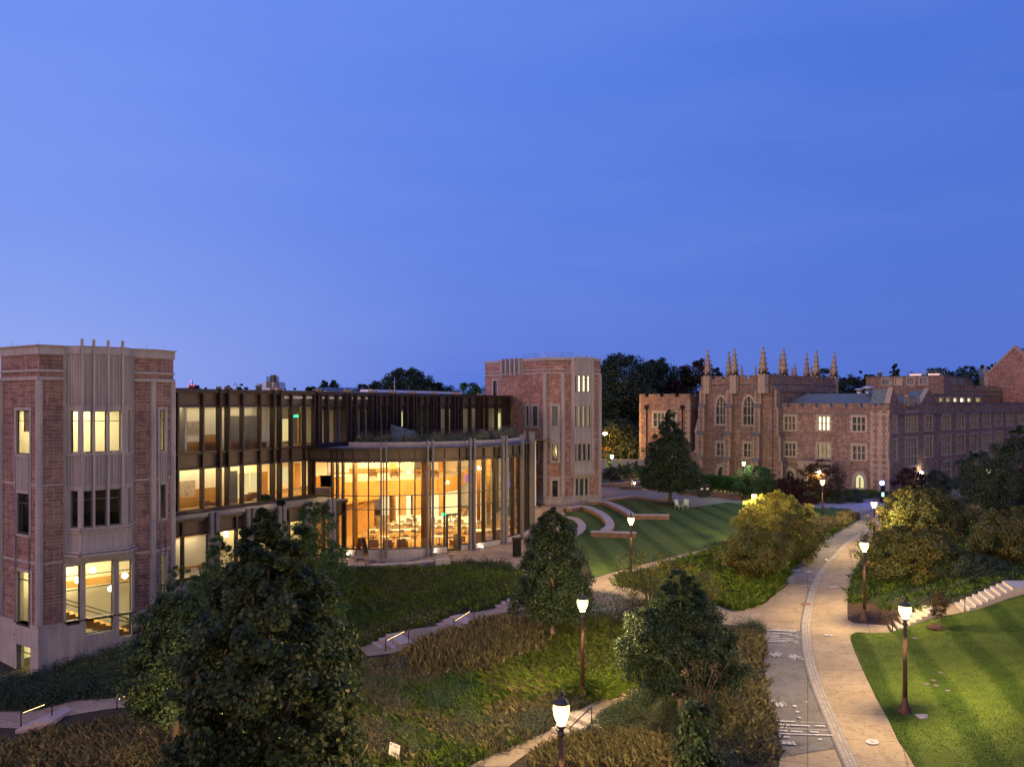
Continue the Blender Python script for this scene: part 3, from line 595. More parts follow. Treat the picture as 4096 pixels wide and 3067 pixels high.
c = G('M', 1482, 864); mb = MB(); mb.box(c.x-.3, c.y-.2, c.z, c.x+.26, c.y+.2, c.z+.05); mb.build('utility_cover', 'pale_concrete', label='rectangular grey cover beside the base of the bank lamp post', cat='cover')
# ---------------------------------------------------------------- stone towers
def pane_in(F, par, u0, u1, z0, z1, mat='glass', rev=.28, dep=0.0, bars_z=(), frame='mullion', fw=.05, fill=None, filld=.25, name='window', nv=0):
    """a window in a wall opening: frame (the part) with its pane and, where lit or curtained, a blind behind it"""
    d = dep - rev; mb = MB()
    for a, b, c, e in ((u0, u0+fw, z0, z1), (u1-fw, u1, z0, z1), (u0+fw, u1-fw, z0, z0+fw), (u0+fw, u1-fw, z1-fw, z1)): F.slab(mb, a, b, c, e, d-.03, d+.04)
    for zb in bars_z: F.slab(mb, u0+fw, u1-fw, zb-fw*.45, zb+fw*.45, d-.02, d+.035)
    for k in range(nv): ub = u0 + (u1-u0)*(k+1)/(nv+1); F.slab(mb, ub-fw*.4, ub+fw*.4, z0+fw, z1-fw, d-.025, d+.038)
    f = mb.build(name, frame, par)
    mb = MB(); mb.poly([F.p(u0, z0, d), F.p(u1, z0, d), F.p(u1, z1, d), F.p(u0, z1, d)]); mb.build('pane', mat, f)
    if fill: mb = MB(); F.slab(mb, u0-.02, u1+.02, z0-.02, z1+.02, d-filld-.03, d-filld); mb.build('blind', fill, f)
    return f
def surround(F, par, u0, u1, z0, z1, w=.2, proud=.04, mat='limestone', top=None, bot=None):
    mb = MB(); top = w if top is None else top; bot = w if bot is None else bot
    F.slab(mb, u0-w, u0, z0-bot, z1+top, -.01, proud); F.slab(mb, u1, u1+w, z0-bot, z1+top, -.01, proud)
    F.slab(mb, u0, u1, z1, z1+top, -.01, proud); F.slab(mb, u0, u1, z0-bot, z0, -.01, proud+.03)
    return mb.build('window_surround', mat, par)
def band(F, mb, u0, u1, z, h, proud): F.slab(mb, u0, u1, z-h/2, z+h/2, -.01, proud)

def tower_near():
    Pp = [PY(*px('A', 5, 185), 48.4), PY(*px('A', 325, 160), 46.0), PY(*px('A', 1280, 200), 50.1), PY(*px('A', 1435, 213), 51.6)]
    P1, P2, P3, P4 = [(p.x, p.y) for p in Pp]; P0 = (P1[0]-1.2, P1[1]+3.5); P5 = (P4[0]-3.4, P4[1]+6.5); P6 = (P0[0]-.5, P0[1]+7)
    top = 15.75
    T = empty('stone_tower', (P2[0], P2[1], -3), 'near red ashlar tower with a projecting lit window bay and four concrete fins', 'building')
    Fa, Fb, Fc, Fz = Face(P1, P2), Face(P2, P3), Face(P3, P4), Face(P0, P1)
    mb = MB(); holes = {0: [], 1: [], 2: []}; wins = []
    def W(fi, F, k, x0, y0, x1, y1, y2=None, **kw):
        a = F.at(k, x0, y0); b = F.at(k, x1, y1); u0, u1, z1, z0 = a[0], b[0], a[1], b[1]
        holes[fi].append((u0, u1, z0, z1)); wins.append((F, u0, u1, z0, z1, kw)); return u0, u1, z0, z1
    a4 = W(0, Fa, 'A', 135, 705, 248, 1070, bars=.24); a3 = W(0, Fa, 'A', 142, 1385, 246, 1735, bars=.25); a2 = W(0, Fa, 'B', 112, 375, 203, 748, bars=.16); a1 = W(0, Fa, 'B', 116, 850, 207, 1090, bars=.24)
    c4 = W(2, Fc, 'A', 1322, 700, 1366, 1035, bars=.25); c3 = W(2, Fc, 'A', 1326, 1320, 1366, 1590, bars=.27); c2 = W(2, Fc, 'B', 1050, 278, 1079, 610, bars=.15)
    b1 = W(1, Fb, 'B', 430, 355, 522, 722, bars=.17); b2 = W(1, Fb, 'B', 557, 330, 738, 765, bars=.17); b3 = W(1, Fb, 'B', 775, 318, 858, 798, bars=.13)
    bay0 = Fb.at('A', 520, 600)[0]; bay1 = Fb.at('A', 1112, 600)[0]
    bz = Fb.at('B', 640, 300)[1]; holes[1].append((bay0, bay1, bz, top+1))       # the bay takes this part of the wall
    base_z = Fa.at('B', 200, 735)[1]
    for F, i in ((Fa, 0), (Fb, 1), (Fc, 2)): wall(mb, F, 0, F.L, base_z - .02, top - .5, holes[i], .16, rmi=1)
    for F in (Fz, Face(P4, P5), Face(P5, P6), Face(P6, P0)): wall(mb, F, 0, F.L, -4, top - .5)
    mb.build('wall', ['ashlar_near', 'limestone'], T)
    mb = MB()
    for F, i in ((Fa, 0), (Fb, 1), (Fc, 2)):
        wall(mb, F, -.06, F.L+.06, -4.2, base_z, [h for h in holes[i]], .44, dep=.08)
    for F in (Fa, Fb, Fc):      # moulding on top of the plinth
        lo = [h for h in holes[(Fa, Fb, Fc).index(F)] if h[2] < base_z < h[3]]; us = [-.1] + sorted(sum([[h[0]-.16, h[1]+.16] for h in lo], [])) + [F.L+.1]
        for a, b in zip(us[::2], us[1::2]):
            if b > a: F.slab(mb, a, b, base_z+.002, base_z+.12, -.02, .14); F.slab(mb, a, b, base_z-.75-.05, base_z-.75+.05, .07, .12) if F is not Fb else None
    mb.build('plinth', 'limestone', T)
    # parapet, string courses and corner piers
    mb = MB(); zt = [Fa.at('A', 330, y)[1] for y in (375, 440)]; zl = Fa.at('A', 60, 1335)[1] ; zl = Fb.at('A', 430, 1322)[1]; zm = Fb.at('B', 345, 325)[1]
    for F, rng_ in ((Fa, [(0, Fa.L)]), (Fb, [(0, bay0), (bay1, Fb.L)]), (Fc, [(0, Fc.L)])):
        for a, b in rng_:
            band(F, mb, a-.05, b+.05, top-.28, .46, .09); F.slab(mb, a-.08, b+.08, top-.05, top+.03, -.3, .2)
            band(F, mb, a-.03, b+.03, zt[0], .13, .10); band(F, mb, a-.03, b+.03, zt[1], .18, .13)
        for z in (zl, zm):
            h = [q for q in holes[(Fa, Fb, Fc).index(F)] if q[2]-.3 < z < q[3]+.3]; us = [0] + sorted(sum([[q[0], q[1]] for q in h], [])) + [F.L]
            for a, b in zip(us[::2], us[1::2]):
                if b > a + .05: band(F, mb, a, b, z, .12, .035)
    for F, u in ((Fa, .14), (Fa, Fa.L), (Fb, Fb.L-.1), (Fc, Fc.L-.07)):
        q = F.p(u, 0); mb.prism([(q.x + .2*math.cos(t), q.y + .2*math.sin(t)) for t in np.linspace(0, 2*math.pi, 9)[:-1]], base_z+.12, zt[1]-.1)
    mb.build('corner_piers', 'limestone', T)
    for F, u0, u1, z0, z1, kw in wins:
        pane_in(F, T, u0, u1, z0, z1, 'glass', .26 if F is Fb else .12, bars_z=[z1 - (z1-z0)*kw['bars']])
        if F is Fa and z0 > 8: mb = MB(); F.slab(mb, u0, u1, z1-(z1-z0)*.5, z1, -.46, -.42); mb.build('blind', 'blind_cream', T)
        if F is not Fb: surround(F, T, u0, u1, z0, z1, .17, .04)
    mb = MB(); F = Fb                                                # limestone field round the stair windows
    zt_ = max(b1[3], b2[3], b3[3]); zb_ = base_z
    wall(mb, F, bay0-.05, bay1+.02, zb_+.13, bz-.02, [b1, b2, b3], .3, dep=.05)
    F.slab(mb, bay0-.05, bay0, zb_+.13, bz, -.01, .05)
    mb.build('stair_window_field', 'limestone', T)
    mb = MB()
    for (u0, u1, zA, zB) in ((a4[0], a4[1], a3[3], a4[2]), (c4[0], c4[1], c3[3], c4[2])):
        F = Fa if u0 == a4[0] else Fc; F.slab(mb, u0-.17, u1+.17, zA+.17, zB-.17, -.01, .05)
    [m.build('fluted_panel', 'limestone_fluted', T) for m in islands(mb)]
    # ---- the canted bay
    F = Fb; D = .8; cl = F.at('A', 640, 600)[0] ; cr = F.at('A', 1020, 600)[0]; l0 = F.at('A', 552, 600)[0]; r0 = F.at('A', 1090, 600)[0]
    q = lambda u, d: (F.p(u, 0, d).x, F.p(u, 0, d).y)
    segs = [Face(q(bay0, -.02), q(bay0+.08, .16)), Face(q(bay0+.08, .16), q(l0, .08)), Face(q(l0, .08), q(cl, D)), Face(q(cl, D), q(cr, D)), Face(q(cr, D), q(r0, .08)), Face(q(r0, .08), q(bay1-.05, .16)), Face(q(bay1-.05, .16), q(bay1, -.02))]
    fr = segs[3]; bay = empty('window_bay', fr.p(0, bz), None, None); bay.parent = T; bay.location = fr.p(0, bz) - Vector(T.location)
    z4 = (fr.at('A', 820, 1052)[1], fr.at('A', 820, 708)[1]); z3 = (fr.at('B', 660, 88)[1], fr.at('A', 840, 1362)[1])
    zs = [bz+.45, z3[0]-.18, z3[0], z3[1], z3[1]+.25, z4[0]-.2, z4[0], z4[1], z4[1]+.28, top-.4]
    finx = [651, 773, 892, 1011]; fu = [fr.at('A', x, 800)[0] for x in finx]; fu[0] = max(fu[0], .05); fu[-1] = min(fu[-1], fr.L-.05)
    mb = MB(); mf = MB()
    for i, S in enumerate(segs):
        hs = []
        if i == 3:
            for z in (z3, z4): hs += [(fu[j]+.065, fu[j+1]-.065, z[0], z[1]) for j in range(3)]
        if i in (2, 4):
            for z in (z3, z4): hs.append((.18, S.L-.2, z[0], z[1]))
        wall(mb, S, 0, S.L, bz+.4, top-.05, hs, .22)
        for h in hs: pane_in(S, bay, h[0], h[1], h[2], h[3], 'glass', .2, bars_z=[h[3] - (h[3]-h[2])*.25])
        if i in (2, 3, 4):
            for a, b in ((z3[1]+.28, z4[0]-.25), (z4[1]+.32, top-.5)): S.slab(mf, .03, S.L-.03, a, b, .004, .03)
            for a, h, pr in ((z3[0]-.09, .14, .10), (z4[0]-.1, .12, .09), (top-.25, .4, .08), (bz+.62, .14, .14), (bz+.44, .12, .26), (bz+1.75, .1, .12)): S.slab(mb, -.02, S.L+.02, a-h/2, a+h/2, -.01, pr)
    pl = [q(bay0, -.1)] + [q(bay0+.08, .16), q(l0, .08), q(cl, D), q(cr, D), q(r0, .08), q(bay1-.05, .16)] + [q(bay1, -.1)]
    def sc(k): return [(q(u, d*k + .0)) for u, d in ((bay0, -.1), (bay0+.08, .16), (l0, .1), (cl, D), (cr, D), (r0, .1), (bay1-.05, .16), (bay1, -.1))]
    for k, (a, b) in zip((1.22, 1.02, .8, .6), ((.30, .42), (.2, .30), (.08, .2), (-.02, .08))): mb.prism(sc(k), bz+a, bz+b)
    mb.prism(pl, top-.06, top+.02); mb.build('bay_frame', 'limestone', bay); [m.build('fluted_panel', 'limestone_fluted', bay) for m in islands(mf)]
    for u in fu:
        m2 = MB(); m2.obox(fr.p(u-.06, z3[0]-.1, -.02), fr.d.to_3d()*.12, fr.n.to_3d()*.20, (0, 0, top + .5 - z3[0])); m2.build('fin', 'limestone', bay)
    mb = MB()
    for x, y in ((97,160),(317,160),(1214,195),(1358,205)):
        p = PY(*px('A', x, y), 47.5 if x < 400 else 50.5); mb.tube([(p.x, p.y, top-.1), (p.x, p.y, top+.4)], .012, 4)
    mb.build('lightning_rod', 'galvanized', T)
    # ---- inside
    inner = [P0, P1, P2, P3, P4, P5, P6]; cx = sum(p[0] for p in inner)/7; cy = sum(p[1] for p in inner)/7
    shr = [(cx + (x-cx)*.93, cy + (y-cy)*.93) for x, y in inner]
    mb = MB(); mb.prism(shr, z4[0]-1.0, z4[0]-.75); mb.prism(shr, z3[0]-1.0, z3[0]-.75); mb.build('floor', 'floor_slab', T)
    mb = MB(); mb.prism(shr, top-.9, top-.7); mb.prism(shr, z3[0]-1.3, z3[0]-1.02); mb.build('ceiling', 'cream_wall', T)
    mb = MB(); mb.prism([(cx + (x-cx)*.98, cy + (y-cy)*.98) for x, y in inner], top-.65, top-.5); mb.build('roof', 'white_roof', T)
    mb = MB(); wallp = Face(Fb.p(-.5, 0, -3.6)[:2], Fb.p(6, 0, -3.6)[:2])
    wallp.slab(mb, 0, 6.3, z4[0]-.7, top-.9, -.1, 0); wallp.slab(mb, 0, 6.3, -3.6, z3[0]-1.3, -.1, 0)
    pass
    for FF in (Fz, Face(P6, P0), Face(P5, P6), Face(P4, P5)): FF.slab(mb, .3, FF.L-.3, -3.6, top-.9, -.45, -.35)
    mb.build('partition', 'cream_wall', T)
    mb = MB(); F = Fb           # stair with its balustrade seen through the tall windows
    z0 = b2[2] - .1
    F.slab(mb, .2, 6, b2[3]-1.9, b2[3]-1.45, -3.0, -2.8)
    for i in range(12): F.slab(mb, 1.0+i*.33, 1.36+i*.33, z0+1.6-i*.17-.5, z0+1.6-i*.17, -1.6, -.7)
    mb.build('stair', 'wood', T)
    mb = MB()
    for off in (0, .25): mb.tube([F.p(.9, z0+2.5-off, -.65), F.p(5.0, z0+.45-off, -.65)], .03, 6)
    mb.tube([F.p(.6, b2[3]-2.05, -2.7), F.p(6, b2[3]-1.95, -2.7)], .04, 6)
    mb.build('handrail', 'mullion', T)
    for k, x, y in (('B', 604, 374), ('B', 507, 440), ('B', 723, 494), ('B', 813, 410)):
        u, z = F.at(k, x, y, -1.6); c = F.p(u, z, -1.6); mb = MB(); mb.lathe([(.02,.22),(.03,.17),(.14,.12),(.19,.04),(.19,-.04),(.14,-.12),(.05,-.18)], 14, c); lp = mb.build('pendant_lamp', 'pendant', T)
    area('tower_room_light', Fb.p(2.8, z4[1]+.35, -1.9), 3.5, 125, (1.0, .82, .42), (0, 0, 0), sy=3)
    area('tower_stair_light', Fb.p(3.0, b2[3]+.55, -1.6), 3.8, 120, (1.0, .80, .38), (0, 0, 0), sy=2)
    area('tower_side_light', Fa.p(2.2, a4[3]+.25, -1.6), 1.2, 40, (1, .86, .5)); area('tower_corner_light', Fc.p(.9, c4[3]+.2, -1.0), .8, 16, (1, .84, .45)); area('tower_corner_low_light', Fc.p(.9, c2[3]+.1, -1.0), .8, 16, (1, .84, .45))
    q_ = Fa.p(2.4, a2[3]+.1, -2); area('tower_office_light', q_, 1.2, 50, (1.0, .88, .42))
    q_ = Fa.p(2.4, a1[3]+.1, -2); area('tower_basement_light', q_, 1.2, 40, (1.0, .88, .40))
    return T, (P3, P4, P5)
TN, tnp = tower_near()

def tower_far():
    Pp = [PY(*px('F', 100, 160), 109.7), PY(*px('F', 690, 118), 99.8), PY(*px('F', 870, 118), 99.8), PY(*px('F', 1240, 128), 102.2)]
    A0, A1, A2, A3 = [(p.x, p.y) for p in Pp]; A4 = (A3[0]+.6, A3[1]+8); A5 = (A0[0]+5, A0[1]+10); top = 18.15
    T = empty('stone_tower', (A1[0], A1[1], 0), 'far red ashlar tower with two bright upper rows of bay windows', 'building')
    Fa, Fb, Fc = Face(A0, A1), Face(A1, A2), Face(A2, A3); F3 = {0: Fa, 1: Fb, 2: Fc}; holes = {0: [], 1: [], 2: []}; wins = []
    def W(i, x0, y0, x1, y1, **kw):
        F = F3[i]; a = F.at('F', x0, y0); b = F.at('F', x1, y1); h = (a[0], b[0], b[1], a[1]); holes[i].append(h); wins.append((i, h, kw)); return h
    W(0, 180, 352, 218, 520, fill='red_blind', bars=()); W(0, 508, 603, 530, 798, fill='teal_glass'); W(0, 572, 603, 620, 798, fill='teal_glass'); W(0, 573, 972, 624, 1140, fill='dark_glass')
    w3 = W(1, 762, 603, 816, 798, fill='dark_glass'); w2 = W(1, 763, 980, 817, 1142, fill='dark_glass'); W(1, 764, 1338, 818, 1500, fill='dark_glass')
    g3 = [W(2, 994, 1322, 1018, 1485, fill='teal_glass'), W(2, 1034, 1322, 1070, 1485, fill='teal_glass'), W(2, 1086, 1322, 1112, 1485, fill='teal_glass')]
    bay0 = Fc.at('F', 945, 600)[0]; bay1 = Fc.at('F', 1172, 600)[0]; bz = Fc.at('F', 1060, 1290)[1]; holes[2].append((bay0, bay1, bz, top+2))
    bz0 = .85; mb = MB()
    for i, F in F3.items(): wall(mb, F, 0, F.L, bz0, top-.3, holes[i], .14, rmi=1)
    for F in (Face(A3, A4), Face(A4, A5), Face(A5, A0)): wall(mb, F, 0, F.L, -1, top-.3)
    mb.build('wall', ['ashlar_far', 'limestone'], T)
    mb = MB()
    for F in (Fa, Fb, Fc): F.slab(mb, -.1, F.L+.1, -1, bz0, -.3, .10); F.slab(mb, -.15, F.L+.15, bz0+.002, bz0+.16, -.3, .17); F.slab(mb, -.16, F.L+.16, -1, .42, -.2, .2)
    mb.build('plinth', 'limestone', T)
    mb = MB(); z1 = Fb.at('F', 780, 240)[1]; z2 = Fb.at('F', 780, 275)[1]; z3 = Fb.at('F', 740, 942)[1]; z4 = Fb.at('F', 740, 1305)[1]
    p0, p1 = Fa.at('F', 278, 200)[0], Fa.at('F', 478, 200)[0]
    for F in (Fa, Fb, Fc):
        rr = [(0, F.L)] if F is Fb else ([(0, p0), (p1, F.L)] if F is Fa else [(0, bay0), (bay1, F.L)])
        for a, b in rr:
            F.slab(mb, a-.02, b+.05, top-.35, top, -.35, .12); band(F, mb, a, b+.02, z1, .14, .08); band(F, mb, a, b+.02, z2, .2, .1)
        for z, on in ((z3, 1), (z4, 1)):
            u0 = 0 if F is not Fa else Fa.at('F', 556, 945)[0]
            hs = [h for h in holes[(Fa, Fb, Fc).index(F)] if h[2]-.4 < z < h[3]+.4]; us = [u0] + sorted(sum([[h[0], h[1]] for h in hs], [])) + [F.L]
            for a, b in zip(us[::2], us[1::2]):
                if b > a: band(F, mb, a, b, z, .18, .05)
    for F, u in ((Fa, Fa.L), (Fb, Fb.L), (Fc, Fc.L-.12)): q = F.p(u, 0); mb.prism([(q.x + .27*math.cos(t), q.y + .27*math.sin(t)) for t in np.linspace(0, 2*math.pi, 9)[:-1]], bz0+.16, z2-.1)
    mb.build('corner_piers', 'limestone', T)
    for i, h, kw in wins:
        F = F3[i]; z0, zt = h[2], h[3]
        f = pane_in(F, T, h[0], h[1], z0, zt, 'glass', .11, bars_z=[zt-(zt-z0)*.26] if kw.get('bars', 1) else (), fill=kw['fill'], filld=.12)
        if h not in g3: surround(F, T, h[0], h[1], z0, zt, .28, .05)
    mb = MB(); a = g3[0][0]; b = g3[-1][1]; z0, zt = g3[0][2:4]
    for u0, u1 in ((a-.3, a), (g3[0][1], g3[1][0]), (g3[1][1], g3[2][0]), (b, b+.3)): Fc.slab(mb, u0, u1, z0-.2, zt+.25, -.01, .06)
    for h in g3: Fc.slab(mb, h[0], h[1], zt, zt+.25, -.01, .06); Fc.slab(mb, h[0], h[1], z0-.2, z0, -.01, .09)
    mb.build('window_surround', 'limestone', T)
    mb = MB(); Fb.slab(mb, w3[0]-.28, w3[1]+.28, w2[3]+.29, w3[2]-.29, -.01, .07)
    Fa.slab(mb, p0, p1, z2-.1, top+.05, -.1, .08)
    for k in range(5): u = p0 + (p1-p0)*(.06 + k*.22); Fa.slab(mb, u-.14, u+.14, z2+.05, top+.12, .08, .55)
    [m.build('parapet_fin', 'limestone', T) for m in islands(mb)]
    # bay
    F = Fc; D = .55; q = lambda u, d: (F.p(u, 0, d).x, F.p(u, 0, d).y); L0 = F.at('F', 962, 600)[0]; R0 = F.at('F', 1150, 600)[0]
    segs = [Face(q(bay0, 0), q(bay0+.25, D)), Face(q(bay0+.25, D), q(bay1-.25, D)), Face(q(bay1-.25, D), q(bay1, 0))]; fr = segs[1]
    bay = empty('window_bay', F.p(bay0, bz), None, None); bay.parent = T; bay.location = F.p(bay0, bz) - Vector(T.location)
    rows = [(F.at('F', 1060, 462)[1], F.at('F', 1060, 303)[1], 'lit_bright', 1), (F.at('F', 1060, 808)[1], F.at('F', 1060, 603)[1], 'lit_dim', 1), (F.at('F', 1060, 1138)[1], F.at('F', 1060, 975)[1], 'teal_glass', 0)]
    cols = [(964, 1000), (1021, 1047), (1066, 1093), (1113, 1137)]; mb = MB(); hs = []
    for z0, zt, f, l in rows:
        for x0, x1 in cols: u0 = fr.at('F', x0, 500)[0]; u1 = fr.at('F', x1, 500)[0]; hs.append((max(.08, u0), min(fr.L-.08, u1), z0, zt, f))
    for i, S in enumerate(segs):
        wall(mb, S, 0, S.L, bz+.4, top, hs if i == 1 else (), .2)
        for zz, h, pr in ((bz+1.85, .14, .12), (top-.12, .3, .08), (bz+.45, .2, .1)): S.slab(mb, 0, S.L, zz-h/2, zz+h/2, -.01, pr)
        for (za, zb) in ((rows[1][1]+.15, rows[0][0]-.15), (rows[2][1]+.15, rows[1][0]-.15), (rows[0][1]+.2, top-.4)): S.slab(mb, .02, S.L-.02, za, zb, .003, .03)
    for k, (a, b) in zip((1.3, 1.05, .75), ((.25, .42), (.1, .25), (-.1, .1))): mb.prism([q(bay0, -.1), q(bay0+.25, D*k), q(bay1-.25, D*k), q(bay1, -.1)], bz+a, bz+b)
    mb.prism([q(bay0, -.1), q(bay0+.25, D), q(bay1-.25, D), q(bay1, -.1)], top-.05, top+.02)
    mb.build('bay_frame', 'limestone', bay)
    for h in hs:
        pane_in(fr, bay, h[0], h[1], h[2], h[3], 'glass', .18, bars_z=[h[3]-(h[3]-h[2])*.27], fill=h[4], filld=.12)
    us = [(max(.08, fr.at('F', c[0], 500)[0]), fr.at('F', c[1], 500)[0]) for c in cols]
    for i in range(4):
        u = us[i][1] + (.26 if i == 3 else (us[i+1][0]-us[i][1])/2); u = min(u, fr.L-.02); m2 = MB(); m2.obox(fr.p(u-.08, rows[2][0]-.2, 0), fr.d.to_3d()*.15, fr.n.to_3d()*.14, (0, 0, top + .5 - rows[2][0])); m2.build('fin', 'limestone', bay)
    mb = MB(); mb.prism([A0, A1, A2, A3, A4, A5], top-.4, top-.31); mb.build('roof', 'white_roof', T)
    R = empty('roof_railing', Fa.p(6, top), None, None); R.parent = T; R.location = Fa.p(6, top, -1.2) - Vector(T.location)
    mb = MB(); rp = [Fa.p(Fa.at('F', 420, 100)[0], top-.3, -.9), Fa.p(Fa.L-.2, top-.3, -.9), Fb.p(Fb.L, top-.3, -.9), Fc.p(bay0+.8, top-.3, -.9)]
    for a, b in zip(rp, rp[1:]):
        n = max(1, int((b-a).length/1.8))
        for k in range(n+1): p = a.lerp(b, k/n); mb.tube([p, p + Vector((0, 0, .95))], .03, 4)
        for h in (.6, .95): mb.tube([a + Vector((0, 0, h)), b + Vector((0, 0, h))], .03, 4)
    mb.build('railing', 'galvanized', R)
    p = PY(*px('F', 318, 140), 108); mb = MB(); mb.tube([(p.x, p.y, top-.3), (p.x, p.y, top+1.5)], [.04, .015], 5); mb.build('antenna', 'galvanized', R)
    return T
TF = tower_far()
# ---------------------------------------------------------------- glass wings and the round hall
plain('bronze_panel', (.105, .080, .060), .45, .3, .2, 1.2); plain('dark_interior', (.05, .045, .04), .9); plain('fin_tip', (.22, .15, .10), .6, .1)
litroom('lit_office', (.95, .70, .26), (1.0, .84, .44), .9, .7)
WA = (-23.75, 57.0); WB = (-16.71, 68.2); WC = (-.3, 105.6)
F1 = Face(WA, WB); F2 = Face(WB, WC); RT = 13.4
def wing():
    T = empty('glass_wing', (WA[0], WA[1], 0), 'long bronze-framed glass wing, lit inside, between the two stone towers', 'building')
    zt, zm, zs1, zs0, zb = RT, F1.at('C', 320, 300)[1], 8.85, F1.at('C', 320, 810)[1], 4.72
    x1 = [112, 320, 455, 525, 650, 795, 900, 957, 1055, 1165, 1250]
    u1 = [max(.1, F1.at('C', x, 800)[0]) for x in x1]; u1 = [-2.5] + u1; u1[-1] = F1.L - .1
    mbf = MB(); mbp = MB()
    # horizontal rails
    for z, h, d in ((zt-.05, .3, .35), (zm, .12, .2), (zs1+.02, .16, .25), (zs0, .14, .22), (zb-.1, .5, .45), (zs0-.0, .1, .2)): F1.slab(mbf, -2.6, F1.L+.1, z-h/2, z+h/2, -.1, d*.9)
    for a, b in zip(u1, u1[1:]):
        F1.slab(mbp, a, b, zm+.06, zt-.2, -.12, -.02); F1.slab(mbp, a, b, zs0+.07, zs1-.06, -.12, -.02)
        for za, zb_ in ((zs1+.1, zm-.06), (zb+.15, zs0-.07)):
            m = MB(); m.poly([F1.p(a, za), F1.p(b, za), F1.p(b, zb_), F1.p(a, zb_)]); m.build('window_pane', 'glass', T)
    x2 = [30,118,165,250,345,420,460,530,605,675,715,760,825,880,912,965,1030,1080,1108,1160,1225,1280,1305,1355,1435,1490,1520,1575,1660,1735,1765,1825,1920,1990,2030,2058]
    u2 = [max(.15, F2.at('P', x, 400)[0]) for x in x2]
    zm2 = F2.at('P', 1000, 345)[1]; zg2 = F2.at('P', 1000, 385)[1]
    for z, h, d in ((zt-.05, .3, .35), (zm2, .14, .2), (8.95, .3, .3)): F2.slab(mbf, -.1, F2.L, z-h/2, z+h/2, -.1, d)
    for i, (a, b) in enumerate(zip([0]+u2, u2)):
        if b - a < .05: continue
        F2.slab(mbp, a, b, zm2+.07, zt-.2, -.12, -.02); F2.slab(mbp, a, b, zg2, zm2-.07, -.16, -.08)
        m = MB(); m.poly([F2.p(a, 9.1), F2.p(b, 9.1), F2.p(b, zm2-.07), F2.p(a, zm2-.07)]); m.build('window_pane', 'glass', T)
    mbf.build('rail', 'bronze', T); [m.build('spandrel', 'bronze_panel', T) for m in islands(mbp)]
    for i, u in enumerate(u1):
        m = MB(); wide = x1[i-1] in (455, 525, 900, 957) if i else False
        F1.slab(m, u-.07, u+.07, 4.5, zt + (.12 if wide else 0), -.12, .42 if wide else .30); m.build('mullion', 'bronze', T)
        if wide: m = MB(); F1.slab(m, u-.08, u+.08, zt+.12, zt+.3, -.05, .38); m.build('fin_tip', 'fin_tip', T)
    tips = {118,165,420,460,675,715,880,912,1080,1108,1280,1305,1490,1520,1735,1765,1990,2030}
    for x, u in zip(x2, u2):
        m = MB(); F2.slab(m, u-.10, u+.10, 8.75, zt, -.12, .5 if x in tips else .34); m.build('mullion', 'bronze', T)
        if x in tips: m = MB(); F2.slab(m, u-.10, u+.10, zt, zt+.28, .1, .4); m.build('fin_tip', 'fin_tip', T)
    mb = MB()                                               # roof sheet and its upstand
    bk = [F1.p(-3, 0, -16), F2.p(F2.L+4, 0, -16)]
    pl = [F1.p(-2.6, 0, -.1)[:2], WB, F2.p(F2.L, 0, -.1)[:2], bk[1][:2], F2.p(0, 0, -16)[:2], bk[0][:2]]
    mb.prism([tuple(p) for p in pl], RT-.55, RT-.35); mb.build('roof', 'white_roof', T)
    mb = MB(); F2.slab(mb, 12, F2.L+1, RT-.3, RT+.35, -8, -7.6); F2.slab(mb, 20, F2.L+1, RT+.36, RT+.62, -9, -7.4); mb.build('roof_upstand', 'white_roof', T)
    # ---- rooms of the straight part
    for z0, z1 in ((8.6, 8.86), (4.4, 4.7)):
        mb = MB(); mb.prism([tuple(F1.p(-2.5, 0, -.15)[:2]), tuple(F1.p(F1.L, 0, -.15)[:2]), tuple(F1.p(F1.L+9, 0, -9)[:2]), tuple(F1.p(-2.5, 0, -9)[:2])], z0, z1); mb.build('floor', 'carpet', T)
    mb = MB(); F1.slab(mb, -2.5, F1.L+1, 12.25, 12.4, -9, -.2); F1.slab(mb, -2.5, F1.L+1, 7.85, 8.0, -9, -.2); mb.build('ceiling', 'cream_wall', T)
    mb = MB(); dep = -2.6; ue = F1.at('C', 900, 500, dep)[0]
    F1.slab(mb, -2.5, ue, 8.9, 12.25, dep-.15, dep); u_ = F1.at('C', 625, 900, dep)[0]; F1.slab(mb, -2.5, u_, 4.7, 7.85, dep-.15, dep)
    F1.slab(mb, ue-.2, F1.L+8, 8.9, 12.25, -6.6, -6.4); F1.slab(mb, u_, F1.L+8, 4.7, 7.85, -6.6, -6.4)
    F1.slab(mb, 1.2, 1.35, 8.9, 12.2, dep, -.5); F1.slab(mb, .6, .75, 4.72, 7.8, dep, -.5)
    mb.build('interior_wall', 'white_wall', T)
    def onwall(name, mat, x0, y0, x1, y1, d=-2.55, th=.06):
        a = F1.at('C', x0, y0, d); b = F1.at('C', x1, y1, d); m = MB(); F1.slab(m, a[0], b[0], max(b[1], 4.72), a[1], d-th, d); return m.build(name, mat, T)
    onwall('notice_board', 'poster', 165, 425, 308, 532); onwall('notice_board', 'poster', 137, 920, 272, 1052)
    onwall('wainscot', 'wood', 308, 537, 440, 690); onwall('cabinet', 'wood', 165, 600, 308, 700, -2.2, .3); onwall('wainscot', 'wood', 272, 985, 445, 1110); onwall('cabinet', 'wood', 140, 1058, 298, 1150, -2.2, .3)
    onwall('wainscot', 'wood_dark', 330, 600, 440, 690, -1.8, .4); onwall('screen', 'grey_blind', 545, 838, 622, 1112, -1.4); onwall('doorway', 'lit_office', 975, 405, 1042, 585, -4)
    onwall('bright_room', 'lit_office', 628, 858, 720, 1075, -3.5); onwall('bright_room', 'lit_office', 730, 850, 785, 1075, -3.5); onwall('door_leaf', 'wood', 822, 842, 872, 1050, -3)
